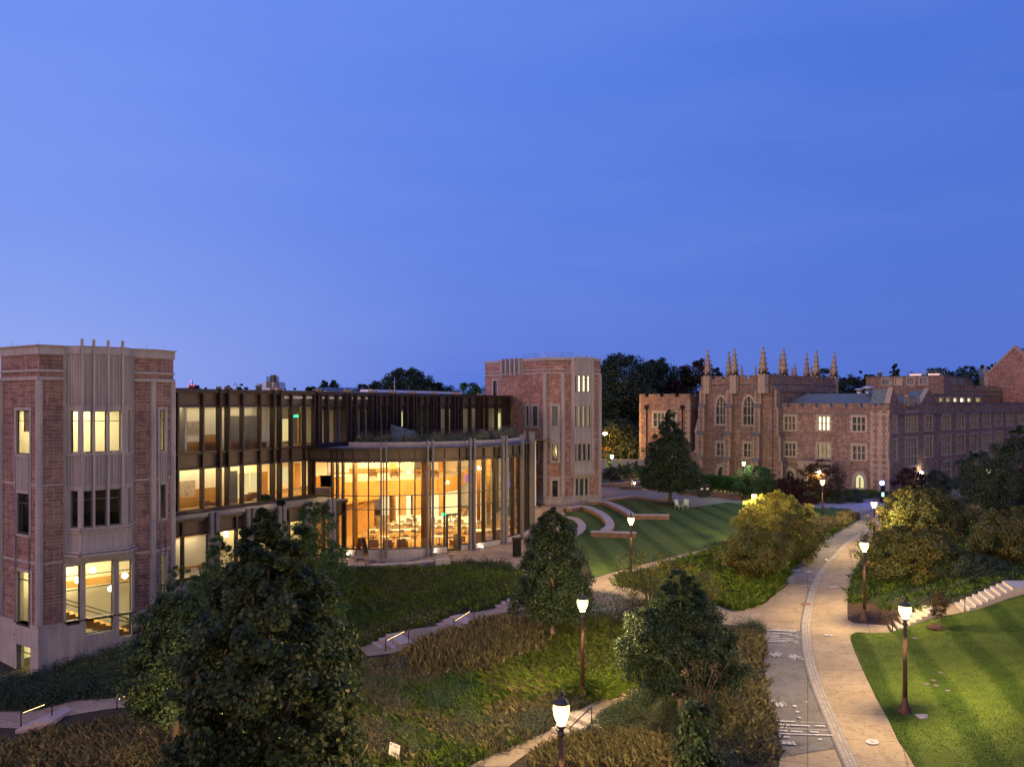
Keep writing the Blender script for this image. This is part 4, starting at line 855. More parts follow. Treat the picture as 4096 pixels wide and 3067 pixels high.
    onwall('bright_room', 'lit_office', 980, 812, 1040, 930, -5.5); onwall('column', 'wood', 1098, 775, 1145, 970, -3, .5); onwall('column', 'wood', 1128, 350, 1145, 600, -3, .2)
    onwall('exit_sign', 'exit_green', 1090, 372, 1124, 390, -3); onwall('exit_sign', 'exit_green', 140, 868, 158, 878, -1); onwall('curtain', 'grey_blind', 545, 380, 780, 660, -2.4)
    onwall('low_table', 'wood_dark', 600, 648, 770, 662, -1.2, .5)
    for x, y in ((585,595),(640,605),(750,590),(810,598)): onwall('armchair', 'armchair_brown', x, y, x+50, y+60, -1.6, .6)
    for x, y in ((700,1030),(745,1015),(345,1085),(410,1090)): onwall('armchair', 'armchair_brown', x, y, x+45, y+45, -1.5, .5)
    # ---- rooms behind the terrace
    mb = MB()
    F2.slab(mb, -1, F2.L, 8.7, 8.9, -6, -.2); mb.build('floor', 'carpet', T)
    mb = MB(); F2.slab(mb, 0, F2.L, 12.3, 12.4, -6, -.2); mb.build('ceiling', 'cream_wall', T)
    mb = MB(); F2.slab(mb, 8, F2.L, 8.9, 12.3, -5.2, -5)
    for x in (440, 590, 1120, 1340, 1700, 1810, 2040): u = F2.at('P', x, 450)[0]; F2.slab(mb, u, u+.15, 8.9, 12.3, -5, -.6)
    mb.build('interior_wall', 'white_wall', T)
    def onw2(name, mat, x0, y0, x1, y1, d=-3):
        a = F2.at('P', x0, y0, d); b = F2.at('P', x1, y1, d); m = MB(); F2.slab(m, a[0], b[0], b[1], a[1], d-.1, d); return m.build(name, mat, T)
    for x0, x1, mt in ((975,1008,'lit_yellow'),(1042,1062,'lit_yellow'),(1945,1968,'lit_yellow'),(1998,2018,'lit_yellow')): onw2('doorway', mt, x0, 408 if x0 < 1900 else 425, x1, 560 if x0 < 1900 else 585, -1)
    onw2('wall_light', 'exit_green', 1045, 415, 1052, 424); onw2('door_leaf', 'wood', 1775, 400, 1815, 570); onw2('wall_panel', 'cream_wall', 1840, 395, 1905, 572); onw2('wall_light', 'teal_glass', 856, 505, 863, 595, -1); onw2('wall_light', 'lit_dim', 627, 235, 642, 250, .05); onw2('wall_light', 'lit_dim', 627, 362, 645, 400, -.1)
    for x in (360, 1130, 1275, 1580): onw2('blind', 'grey_blind', x, 440, x+60, 590, -2)
    area('upper_corridor_light', F1.p(4.5, 12.15, -1.6), 9, 30, (1.0, .78, .42), (0, 0, F1.d.angle_signed(Vector((1, 0))) if 0 else math.atan2(F1.d.y, F1.d.x)), sy=1.6)
    area('lower_corridor_light', F1.p(5.5, 7.75, -1.8), 10, 100, (1.0, .70, .32), (0, 0, math.atan2(F1.d.y, F1.d.x)), sy=2)
    area('upper_lobby_light', F1.p(11.5, 12.1, -4.5), 2.5, 35, (1.0, .74, .36), (0, 0, 0)); area('lower_lobby_light', F1.p(11, 7.7, -4.5), 3, 120, (1.0, .62, .22), (0, 0, 0))
    area('terrace_room_light', F2.p(30, 12.2, -2.4), 14, 16, (1.0, .85, .6), (0, 0, math.atan2(F2.d.y, F2.d.x)), sy=2)
    # ---- projecting ground-floor gallery with its canopy
    g0 = (-23.0 - .6, 55.2 - 1.0); g1 = PY(1382, 1987, 67.1); F0 = Face((-23.0, 55.2), (g1.x, g1.y)); Gz = 4.55
    Q = empty('gallery', F0.p(0, -2), None, None); Q.parent = T; Q.location = F0.p(0, -2) - Vector(T.location)
    mb = MB(); mb.prism([tuple(F0.p(-1.5, 0, .35)[:2]), tuple(F0.p(F0.L, 0, .35)[:2]), tuple(WB), tuple(F1.p(-2, 0, 0)[:2])], Gz-.06, Gz+.06); mb.build('canopy', 'grey_fin', Q)
    mb = MB(); F0.slab(mb, -1.5, F0.L, Gz-.25, Gz-.06, -.1, .32); F0.slab(mb, -1.5, F0.L, 3.28, 3.42, -.1, .12); F0.slab(mb, -1.5, F0.L, .28, .42, -.1, .15); 
    gx = [160, 605, 760, 860, 1040, 1250, 1330, 1430, 1505]; gu = [F0.at('C', x, 1250)[0] for x in gx]
    for u in gu: F0.slab(mb, u-.08, u+.08, .3, Gz-.2, -.1, .2)
    mb.build('frame', 'bronze', Q)
    mb = MB(); F0.slab(mb, -1.5, F0.L, 3.42, Gz-.25, -.12, -.03); mb.build('spandrel', 'bronze_panel', Q)
    for u0, u1 in zip([-1.4] + gu, gu + [F0.L]): m = MB(); m.poly([F0.p(u0, .4), F0.p(u1, .4), F0.p(u1, 3.3), F0.p(u0, 3.3)]); m.build('window_pane', 'glass', Q)
    mb = MB(); F0.slab(mb, -2, F0.L, -3, .28, -.3, .1); mb.build('plinth', 'limestone', Q)
    for x in (372, 420, 676, 722, 936, 975, 1160, 1193, 1352, 1385): u = F0.at('C', x, 1300)[0]; m = MB(); F0.slab(m, u-.15, u+.15, -.5, Gz+.25, .36, .62); m.build('fin', 'grey_fin', Q)
    mb = MB(); F0.slab(mb, -1.5, F0.L, 3.3, 3.4, -1.9, -.2); mb.build('ceiling', 'cream_wall', Q)
    mb = MB(); F0.slab(mb, -1.5, 3.2, .3, 3.3, -1.5, -1.4); F0.slab(mb, 4.5, F0.L-3, .3, 3.3, -1.9, -1.8); mb.build('interior_wall', 'cream_wall', Q)
    mb = MB(); F0.slab(mb, -1.5, 4, 3.0, 3.2, -1.4, -1.3); F0.slab(mb, -1.5, 4, .75, .9, -1.4, -1.3); mb.build('wood_rail', 'wood', Q)
    mb = MB(); F0.slab(mb, -1.5, F0.L, .2, .3, -2, -.2); mb.build('floor', 'pale_floor', Q)
    u = F0.at('C', 580, 1415)[0]; m = MB(); F0.slab(m, u-.15, u+.15, 2.7, 3.1, -.9, -.8); m.build('wall_light', 'pendant', Q)
    area('gallery_light', F0.p(.6, 3.25, -.8), 4, 26, (1.0, .78, .48), (0, 0, math.atan2(F0.d.y, F0.d.x)), sy=1)
    area('gallery_bright_light', F0.p(8.5, 3.25, -1.0), 9, 70, (1.0, .72, .3), (0, 0, math.atan2(F0.d.y, F0.d.x)), sy=1.2)
    return T, F0
WING, F0 = wing()

DC = np.array((-11.8, 80.3)); DR = 13.5
def dray(k, x, R=DR):
    """angle at which the sight line through a photo column meets the drum"""
    s = (px(k, x, 0)[0] - CX)/FP; a = s*s + 1; b = -2*(s*DC[0] + DC[1]); c = DC @ DC - R*R; disc = max(0.0, b*b - 4*a*c); Y = (-b - math.sqrt(disc))/(2*a)
    return math.atan2(Y - DC[1], s*Y - DC[0])
def dp(a, r, z): return Vector((DC[0] + r*math.cos(a), DC[1] + r*math.sin(a), z))
def arc(mb, a0, a1, r0, r1, z0, z1, n=None, mi=0):
    n = n or max(2, int((a1-a0)/.045)); A = np.linspace(a0, a1, n+1)
    for (p, q, zz) in ((r0, r1, z1), (r1, r0, z0)): mb.quadstrip([dp(a, p, zz) for a in A], [dp(a, q, zz) for a in A], smooth=False, mi=mi)
    mb.quadstrip([dp(a, r1, z1) for a in A], [dp(a, r1, z0) for a in A], smooth=False, mi=mi); mb.quadstrip([dp(a, r0, z0) for a in A], [dp(a, r0, z1) for a in A], smooth=False, mi=mi)
    for a in (a0, a1): mb.poly([dp(a, r0, z0), dp(a, r1, z0), dp(a, r1, z1), dp(a, r0, z1)], mi=mi)
def rad_post(mb, a, r0, r1, w, z0, z1):
    t = Vector((-math.sin(a), math.cos(a), 0)); n = Vector((math.cos(a), math.sin(a), 0)); o = dp(a, r0, z0) - t*w/2; mb.obox(o, t*w, n*(r1-r0), (0, 0, z1-z0))
def drum():
    T = empty('round_hall', (DC[0], DC[1], 0), 'round glass dining hall glowing amber with dark mullions and paired stone fins', 'building')
    a0 = math.radians(-112.5); a1 = math.radians(42); TH = 8.76; GZ0, GZ1 = .46, 7.86; zt1 = 4.85; zt0 = 3.72
    da0, da1 = dray('E', 1290), dray('E', 1412); zd = 3.15
    mb = MB(); arc(mb, a0, da0, DR-.35, DR+.28, -.6, .42); arc(mb, da1, a1, DR-.35, DR+.28, -.6, .42); mb.build('plinth', 'cap_stone', T)
    mb = MB(); arc(mb, a0, a1, DR-.1, DR+.02, GZ1+.0, TH-.1); mb.build('fascia', 'bronze_panel', T)
    mb = MB(); arc(mb, a0, a1, DR-.6, DR+.42, TH-.12, TH); arc(mb, a0, a1, DR-.14, DR+.1, GZ1-.28, GZ1); 
    arc(mb, a0, da0, DR-.05, DR+.08, GZ0-.04, GZ0+.06); arc(mb, da1, a1, DR-.05, DR+.08, GZ0-.04, GZ0+.06)
    for z in (zt1, zt0): arc(mb, a0, a1, DR-.05, DR+.06, z-.035, z+.035)
    mb.build('rail', 'bronze', T)
    xs = [285, 330, 380, 470, 605, 740, 882, 1018, 1153, 1280, 1412, 1515, 1625, 1720, 1800, 1880, 1940, 1985]; an = [dray('E', x) for x in xs]
    an += [an[-1] + .1*k for k in range(1, 12) if an[-1] + .1*k < a1]; an = [a0] + [a for a in an if a > a0 + .01]
    for i, a in enumerate(an):
        m = MB(); deep = a > dray('E', 1405) or a < dray('E', 400)
        rad_post(m, a, DR-.25, DR + (.17 if deep else .10), .12 if deep else .07, .45, TH-.1); m.build('mullion', 'bronze', T)
    for a, b in zip(an, an[1:] + [a1]):
        n = max(1, int((b-a)/.05)); A = np.linspace(a, b, n+1); isd = abs((a+b)/2 - (da0+da1)/2) < .02
        m = MB()
        for z0, z1 in ((zd if isd else GZ0+.05, zt0-.03), (zt0+.03, zt1-.03), (zt1+.03, GZ1-.25)):
            m.quadstrip([dp(t, DR, z1) for t in A], [dp(t, DR, z0) for t in A], smooth=False)
        m.build('window_pane', 'hall_glass', T)
    # door
    D = empty('glass_door', dp((da0+da1)/2, DR, 0), None, None); D.parent = T; D.location = dp((da0+da1)/2, DR, 0) - Vector(T.location)
    P0, P1 = dp(da0, DR+.1, 0), dp(da1, DR+.1, 0); FD = Face(P0[:2], P1[:2]); mb = MB()
    for u0, u1, z0, z1 in ((0, .14, .02, zd), (FD.L-.14, FD.L, .02, zd), (.14, FD.L-.14, zd-.14, zd), (.14, FD.L-.14, .02, .2), (.14, FD.L-.14, 1.1, 1.2)): FD.slab(mb, u0, u1, z0, z1, -.1, .08)
    mb.build('door_frame', 'dark_metal', D); mb = MB(); mb.poly([FD.p(.1, .1), FD.p(FD.L-.1, .1), FD.p(FD.L-.1, zd), FD.p(.1, zd)]); mb.build('door_pane', 'glass', D)
    mb = MB(); mb.tube([FD.p(.3, .9, .1), FD.p(.3, 1.4, .1)], .025, 6); mb.build('handle', 'galvanized', D)
    # paired fins
    for x, w, top in ((717,.13,9.35),(766,.13,9.35),(1131,.15,9.4),(1177,.15,9.4),(1508,.17,9.5),(1545,.17,9.5),(1798,.2,9.6),(1826,.2,9.6),(1972,.22,9.6),(1998,.22,9.6)):
        a = dray('E', x, DR+.5) if x < 1990 else math.radians(-12); m = MB(); rad_post(m, a, DR+.3, DR+.58, w, -.2, top); m.build('fin', 'grey_fin', T)
    for d in (-4, 4, 12, 20): m = MB(); rad_post(m, math.radians(d), DR+.3, DR+.58, .3, -.2, 9.6); m.build('fin', 'grey_fin', T)
    # terrace on the roof
    mb = MB(); A = np.linspace(a0, a1, 50); mb.poly([dp(a, DR-.1, TH-.06) for a in A] + [F2.p(24, TH-.06, -3)] ); mb.build('terrace_floor', 'pale_concrete', T)
    p0, p1 = dray('E', 432, 12.8), math.radians(18)
    mb = MB(); arc(mb, p0, p1, 12.55, 12.8, TH, TH+.46); mb.poly([dp(p0, 12.55, TH), dp(p0, 12.8, TH), dp(p0, 12.8, TH+.46), dp(p0, 12.55, TH+.46)]); mb.build('planter_curb', 'cap_stone', T)
    mb = MB(); arc(mb, p0, p1, 10.6, 12.55, TH, TH+.36); mb.build('planter_soil', 'mulch', T)
    R = empty('terrace_railing', dp(p0, 12, TH+.4), None, None); R.parent = T; R.location = dp(p0, 12, TH) - Vector(T.location)
    mb = MB(); ra = np.linspace(p0, math.radians(10), 42)
    mb.tube([dp(a, 12.2, TH+1.42) for a in ra], .03, 4, smooth=False)
    for zz in (.7, .95, 1.2): mb.tube([dp(a, 12.2, TH+zz) for a in ra], .010, 3)
    for a in ra[::2]: mb.tube([dp(a, 12.2, TH+.3), dp(a, 12.2, TH+1.42)], .02, 4)
    mb.build('railing', 'bronze', R)
    c = (-10.35, 76.8); mb = MB(); n = 28
    B = [Vector((c[0] + 1.35*math.cos(t), c[1] + 1.35*math.sin(t), TH)) for t in np.linspace(0, 2*math.pi, n, endpoint=False)]
    U = [Vector((c[0] + 1.15*math.cos(t), c[1] + 1.15*math.sin(t), TH + 1.42 - .32*math.cos(t))) for t in np.linspace(0, 2*math.pi, n, endpoint=False)]
    U2 = [u.lerp(Vector((c[0], c[1], TH+1.42)), .12) + Vector((0, 0, .03)) for u in U]
    mb.quadstrip(U, B, closed=True); mb.quadstrip(U2, U, closed=True, smooth=False); mb.build('skylight_cone', 'slate', T)
    mb = MB(); mb.poly([u - Vector((0, 0, .02)) for u in U2]); mb.build('skylight_pane', 'solar', T)
    # ---- interior
    fl = [dp(a, DR-.35, .05) for a in np.linspace(a0, a1, 40)] + [Vector((6, 101, .05)), Vector((-20, 101, .05)), Vector((-22, 75, .05))]
    mb = MB(); mb.poly(fl); mb.build('hall_floor', 'hall_carpet', T)
    mb = MB(); mb.prism([(-12, 84), (-3, 84), (1, 100), (-16, 100)], .052, .062); mb.build('stone_floor', 'pale_floor', T)
    mb = MB(); mb.poly([Vector((p.x, p.y, 8.05)) for p in fl][::-1]); mb.build('hall_ceiling', 'ceiling_wood', T)
    mb = MB()
    for r in np.arange(2, 13.2, 1.4): arc(mb, a0, a1, r, r+.22, 7.72, 8.03, 24)
    for a in np.arange(a0, a1, .16): rad_post(mb, a, 1.5, 13.1, .12, 7.6, 7.74)
    mb.build('ceiling_beams', 'wood', T)
    mb = MB()
    for a, r in [(dray('E', x), r) for x in (400, 540, 660, 830, 950, 1330, 1450, 1580, 1660, 1750, 1890) for r in (12.4, 10.0)] : arc(mb, a-.035, a+.035, r, r+.12, 7.50, 7.56, 3)
    mb.build('ceiling_strip_light', 'strip', T)
    mz = [(-17.2, 76.5), (-13.2, 79.0), (-7.5, 80.7), (-5.7, 85.0), (-5.0, 101), (-22, 101), (-22, 76)]
    mb = MB(); mb.prism(mz, 4.55, 4.86); mb.build('mezzanine_floor', 'pale_floor', T)
    mb = MB()
    for A_, B_ in zip(mz[:3], mz[1:4]): FF = Face(A_, B_); FF.slab(mb, 0, FF.L, 3.5, 4.95, 0, .16)
    FF = Face(mz[3], mz[4]); FF.slab(mb, 0, FF.L, 3.5, 4.95, 0, .16)
    FF = Face((-18, 72.8), (-13.4, 79.2)); FF.slab(mb, 0, FF.L, .05, 3.6, -.3, -.1)
    mb.prism([(-18, 73.5), (-16, 73.0), (-12.9, 78.9), (-14.2, 80.5)], 3.2, 3.5)
    mb.build('wood_balcony_front', 'wood', T)
    mb = MB(); mb.prism(mz, 3.42, 3.5); mb.build('soffit', 'cream_wall', T)
    mb = MB()
    for A_, B_ in zip(mz[:3], mz[1:4]): mb.tube([Vector((*A_, 5.85)), Vector((*B_, 5.85))], .04, 5); mb.tube([Vector((*A_, 5.4)), Vector((*B_, 5.4))], .02, 4)
    mb.tube([Vector((-17.0, 72.5, 1.6)), Vector((-13.2, 78.4, 3.3))], .04, 5)
    mb.build('balcony_rail', 'wood', T)
    mb = MB()                                                           # back walls
    FB = Face((-21, 96), (2, 98)); FB.slab(mb, 0, 24, .05, 8.0, -.2, 0); 
    FB2 = Face((-14.5, 90), (-2, 92)); FB2.slab(mb, 0, 3.2, .05, 3.5, -.2, 0); FB2.slab(mb, 5.0, 8.6, .05, 3.5, -.2, 0); FB2.slab(mb, 9.8, 12.6, .05, 3.5, -.2, 0)
    FM = Face((-20, 88), (-6, 90.5)); FM.slab(mb, 0, 9.5, 4.9, 8.0, -.2, 0); FM.slab(mb, 11, 14, 4.9, 8.0, -.2, 0)
    mb.build('interior_wall', 'white_wall', T)
    mb = MB()
    for x, y in ((905,560),(1035,570)):
        u, z = FB2.at('E', x, y, .05); FB2.slab(mb, u-.45, u+.45, .06, 2.5, .02, .08)
    u, z = FM.at('E', 560, 280); FM.slab(mb, u-1.5, u+4, 4.9, 5.4, .02, .08)
    mb.build('wood_door', 'wood', T)
    u, z = FB2.at('E', 1175, 520); mb = MB(); FB2.slab(mb, u-1.3, u+1.2, 2.4, 3.4, .02, .06); mb.build('notice_board', 'dark_interior', T)
    for x, y, s in ((1100,960,.30),(1255,690,.35),(820,740,.35),(1668,760,.22),(1580,760,.2),(1900,800,.2),(490,955,.22),(700,960,.0)):
        if not s: continue
        p = PZ(*px('E', x, y), .05); mb = MB(); mb.lathe([(s, .0), (s, 7.7)], 12, (p.x, p.y, .05)); mb.build('column', 'wood' if x not in (1580, 1100) else 'wood_dark', T)
    p = PZ(*px('E', 1473, 800), .05); mb = MB(); mb.box(p.x-.12, p.y, 4.7, p.x+.12, p.y+.1, 5.4); mb.build('screen', 'screen_pink', T)
    p = dp(dray('E', 1258), DR-.12, 3.0); mb = MB(); mb.obox(p, (.34, .1, 0), (0, -.05, 0), (0, 0, .22)); mb.build('exit_sign', 'exit_green', T)
    aw = (1.0, .66, .25)
    for x, y, s, w in ((-12, 74.5, 6, 620), (-6.5, 76, 6, 620), (-2.5, 82, 5, 480), (-15.5, 72, 3, 180)): area('hall_light', (x, y, 7.45), s, w*.78, aw)
    area('mezzanine_light', (-13.5, 85, 7.5), 8, 430, (1, .70, .30), sy=5); area('lobby_light', (-9, 87, 3.35), 8, 330, (1, .82, .48), sy=5); area('back_hall_light', (-2.0, 92, 7.5), 5, 250, aw)
    return T
paving('hall_carpet', (.36, .22, .09), (40, 40), 1.0, .9)
HALL = drum()
# ---------------------------------------------------------------- furniture of the hall, as seen through the glass
def chair_proto():
    e = empty('dining_chair', (0, 0, 0), 'grey shell dining chair', 'chair')
    mb = MB(); mb.obox((-.23, -.22, .43), (.46, 0, 0), (0, .44, 0), (0, 0, .035)); mb.build('seat', 'chair_shell', e)
    mb = MB(); mb.obox((-.22, -.23, .52), (.44, 0, 0), (0, .035, 0), (0, -.06, .36)); mb.build('backrest', 'chair_shell', e)
    mb = MB()
    for sx in (-1, 1): mb.tube([(sx*.24, .24, 0), (sx*.21, .1, .43), (sx*.21, -.18, .44), (sx*.26, -.28, 0)], .014, 4)
    mb.build('leg_frame', 'galvanized', e); return e
CH = chair_proto(); CHT = tree_of(CH); chair_used = [False]
def seat_at(x, y, rz, label, group):
    if not chair_used[0]: chair_used[0] = True; c = CH
    else: c = copy_tree(CH, CHT)
    c.location = (x, y, .06); c.rotation_euler = (0, 0, rz); tag(c, label, 'chair', group); return c
ftabs = [(845,760,1.9,.75,'long white dining table left of centre in the hall',[(-.6,-1),(0,-1),(.6,-1),(-.6,1),(0,1),(.6,1)]),(920,812,2.5,.8,'longest white dining table in the middle of the hall',[(-.8,-1),(-.2,-1),(.5,-1),(-.8,1),(0,1),(.7,1)]),(985,713,1.3,.7,'white table farthest back near the pale floor',[(-.3,-1),(.4,-1),(.2,1)]),
 (1040,766,.9,.8,'square table left of the thick round column',[(-.1,-1),(1.3,0),(0,1)]),(650,816,.9,.8,'square table at the left edge behind the second pane',[(0,-1),(-1.4,0),(0,1)]),(925,888,1.0,.8,'front square table nearest the glass left of the column',[(0,-1),(-1.2,.3),(1.3,0),(.1,1)]),
 (1275,775,1.8,.75,'long table behind the glass door',[(-.5,-1),(.4,-1),(-.5,1),(.3,1),(1.1,.4)]),(1190,726,1.4,.7,'table right of the thick round column',[(-.3,-1),(.4,-1),(0,1)]),(1232,870,.95,.75,'square table just left of the glass door',[(-1.2,0),(1.2,-.3),(0,1)]),
 (1395,726,1.1,.7,'table behind and right of the glass door top',[(-.3,-1),(.5,-1),(0,1)]),(1460,780,.95,.75,'square table right of the glass door',[(-.2,-1),(1.2,0),(0,1)]),(1330,680,1.1,.7,'small table at the back above the glass door',[(-.3,-1),(.5,-1)]),(1675,812,2.6,1.3,'broad bright white table behind the right-hand panes',[(-1.1,0),(1.1,.3)]),(745,872,.8,.7,'small table at the front between the left stone fins',[(-1.2,.2),(1.2,-.2)]),(1580,737,.9,.7,'small table beside the right-hand wood post',[(0,-1),(1.2,0)])]
SHORT = ['long table left of centre','longest table mid-hall','farthest table by the pale floor','square table left of the thick column','square table at the left edge','front table nearest the glass','long table behind the door','table right of the thick column','square table left of the door','table behind the door top','square table right of the door','back table above the door','broad bright table at right','front table between the stone fins','table by the right wood post']
for i, (x, y, w, d, lb, cs) in enumerate(ftabs):
    p = PZ(*px('E', x, y), .78); ang = .25 if w > 1.3 else .1; e = empty('dining_table', (p.x, p.y, .06), lb, 'table', 'white dining tables in the round hall', ang)
    mb = MB(); mb.box(-w/2, -d/2, .69, w/2, d/2, .72); o = mb.build('tabletop', 'table_white'); o.parent = e
    mb = MB(); mb.lathe([(.28, 0), (.05, .05), (.04, .69)], 8); o = mb.build('pedestal', 'dark_metal'); o.parent = e
    for k, (cx, cy) in enumerate(cs):
        if abs(cx) > .99: lx, ly, rz = math.copysign(w/2 + .25, cx), cy*d/2, (math.pi/2 if cx > 0 else -math.pi/2)
        else: lx, ly, rz = cx*w/2*1.3, cy*(d/2 + .28), (0 if cy < 0 else math.pi)
        X_ = p.x + lx*math.cos(ang) - ly*math.sin(ang); Y_ = p.y + lx*math.sin(ang) + ly*math.cos(ang)
        side_ = ('near ' if cy < -.3 else 'far ' if cy > .45 else '') + ('outer left' if cx < -.7 else 'outer right' if cx > .65 else 'left' if cx < -.15 else 'right' if cx > .15 else 'middle')
        seat_at(X_, Y_, rz + ang + random.uniform(-.2, .2), 'shell chair, ' + side_ + ' of the ' + SHORT[i], 'dining chairs in the round hall')
def armchair(x, y, rz, label, z=.06):
    e = empty('armchair', (x, y, z), label, 'armchair', 'lounge armchairs in the hall', rz)
    for nm, b in (('seat', (-.32,-.3,.15,.32,.35,.42)), ('backrest', (-.38,-.42,.12,.38,-.3,.82)), ('armrest', (-.42,-.3,.12,-.32,.35,.6)), ('armrest', (.32,-.3,.12,.42,.35,.6))):
        mb = MB(); mb.box(*b); o = mb.build(nm, 'armchair_brown'); o.parent = e
    mb = MB()
    for sx in (-.35, .35):
        for sy in (-.35, .3): mb.tube([(sx, sy, 0), (sx, sy, .14)], .025, 5)
    o = mb.build('leg', 'dark_metal'); o.parent = e
for x, y, rz, lb in ((630,757,2.4,'brown armchair by the wood wall, right of the low round table'),(512,775,-2.2,'brown armchair by the wood wall, left of the low round table'),(652,948,.1,'brown low armchair against the glass in the second pane'),(780,952,0,'brown low armchair against the glass between stone fins'),(905,948,-.1,'brown low armchair at the glass below the front table'),(1115,940,.2,'brown low armchair at the foot of the thick column'),(1378,935,.6,'brown armchair seen through the glass door'),(1412,905,-2,'brown armchair just right of the glass door'),(1580,880,.4,'brown armchair right of the second pair of stone fins'),(1750,860,.4,'brown armchair near the far right panes'),(1440,668,2.6,'brown armchair at the back right of the hall')):
    p = PZ(*px('E', x, y), .35); armchair(p.x, p.y, rz, lb)
p = PZ(*px('E', 562, 746), .5); e = empty('round_table', (p.x, p.y, .06), 'low round table between two armchairs by the wood wall', 'table'); mb = MB(); mb.lathe([(.45, .42), (.45, .46)], 20); o = mb.build('tabletop', 'table_white'); o.parent = e; mb = MB(); mb.lathe([(.22, 0), (.04, .04), (.04, .42)], 8); o = mb.build('pedestal', 'dark_metal'); o.parent = e
for x, y, lb in ((645,350,'leftmost brown armchair on the mezzanine'),(835,345,'second brown armchair on the mezzanine'),(1058,340,'brown armchair on the mezzanine left of the column'),(1190,345,'brown armchair on the mezzanine right of the column')):
    q = px('E', x, y); p = PY(q[0], q[1], 83.0); armchair(p.x, p.y, math.pi + .3, lb, 4.87)
for x, y, lb in ((200,360,'cabinet beside the mezzanine glass, far left'),(275,410,'wood counter seen through the far-left upper panes')):
    q = px('E', x, y); p = PY(q[0], q[1], 74); e = empty('counter', (p.x, p.y, 4.87), lb, 'counter'); mb = MB(); mb.box(-.9, -.3, 0, .9, .3, .95); o = mb.build('body', 'wood'); o.parent = e; mb = MB(); mb.box(-1, -.35, .952, 1, .35, 1.0); o = mb.build('worktop', 'table_white'); o.parent = e
# ---- A-frame board, ground lights
p = PZ(*px('E', 545, 1040), 0); e = empty('sandwich_board', (p.x, p.y, 0.01), 'dark wooden A-frame sandwich board on the patio by the round hall', 'sign', rz=math.radians(62))
for s in (-1, 1):
    mb = MB(); mb.obox((-.32, s*.48, 0), (.64, 0, 0), (0, -s*.42, 1.45), (0, s*.045, .012)); o = mb.build('board', 'wood_dark'); o.parent = e
    mb = MB(); mb.obox((-.24, s*.455 + s*.035, .2), (.48, 0, 0), (0, -s*.34, 1.14), (0, s*.01, .003)); o = mb.build('panel', 'dark_metal'); o.parent = e
for x, y, lb in ((432,1033,'small bright ground uplight left of the sandwich board'),(1164,1000,'small bright ground uplight at the plinth left of the glass door'),(1543,960,'small bright ground uplight at the plinth right of the glass door')):
    p = PZ(*px('E', x, y), .05); p = dp(math.atan2(p.y - DC[1], p.x - DC[0]), DR + .55, .05); e = empty('ground_light', (p.x, p.y, .01), lb, 'lamp', 'ground lights along the hall plinth')
    mb = MB(); mb.lathe([(.11, 0), (.11, .10), (.09, .12)], 12); o = mb.build('housing', 'galvanized'); o.parent = e; mb = MB(); mb.lathe([(.085, .121), (.06, .16), (.01, .18)], 12); o = mb.build('lens', 'uplight'); o.parent = e
mb = MB()
# ---------------------------------------------------------------- the old gothic buildings
plain('lead_glass', (.035, .05, .05), .2, 0, .4, 2, .6); plain('curtain_warm', (.34, .27, .17), .8, 0, .15, .6)
def mull_window(F, par, h, cols, rows, pane='lead_glass', sur=.28, old=True, fill=None, arched=False, blindmat=None):
    u0, u1, z0, z1 = h; mat = 'ivory_frame'; mb = MB()
    s = sur; t = .09
    for a, b, c, d in ((u0-s, u0, z0-.2, z1+s), (u1, u1+s, z0-.2, z1+s), (u0, u1, z1, z1+s)): F.slab(mb, a, b, c, d, -.01, .06)
    # toothed quoins beside the opening
    k = 0; z = z0
    while z < z1 - .3:
        if k % 2: F.slab(mb, u0-s-.16, u0-s, z, z+.32, -.01, .045); F.slab(mb, u1+s, u1+s+.16, z, z+.32, -.01, .045)
        z += .36; k += 1
    F.slab(mb, u0-s-.05, u1+s+.05, z0-.22, z0, -.01, .16); F.slab(mb, u0-s-.05, u1+s+.05, z1+s, z1+s+.1, -.01, .14)
    for c in range(1, cols): u = u0 + (u1-u0)*c/cols; F.slab(mb, u-t, u+t, z0, z1, -.28, -.02)
    rs = rows if isinstance(rows, (list, tuple)) else [i/rows for i in range(1, rows)]
    for r in rs: z = z0 + (z1-z0)*r; F.slab(mb, u0, u1, z-t*.8, z+t*.8, -.27, -.03)
    w = mb.build('window', mat, par)
    mb = MB(); mb.poly([F.p(u0, z0, -.26), F.p(u1, z0, -.26), F.p(u1, z1, -.26), F.p(u0, z1, -.26)]); mb.build('pane', pane if not fill else 'glass', w)
    if fill: mb = MB(); F.slab(mb, u0, u1, z0, z1, -.5, -.4); mb.build('blind', fill, w)
    return w
def arch_pts(u0, u1, z0, zs, rise, n=9):
    """pointed arch: springing height zs, apex rise above it"""
    c = (u0+u1)/2; L = [(u0 + (c-u0)*(1-math.cos(t))**1.0*1.0, zs + rise*math.sin(t)) for t in np.linspace(0, math.pi/2, n)]
    L = [(u0 + (c-u0)*(i/(n-1))**1.35, zs + rise*math.sin(math.pi/2*(i/(n-1))**.8)) for i in range(n)]
    return L + [(2*c - u, z) for u, z in L[-2::-1]]
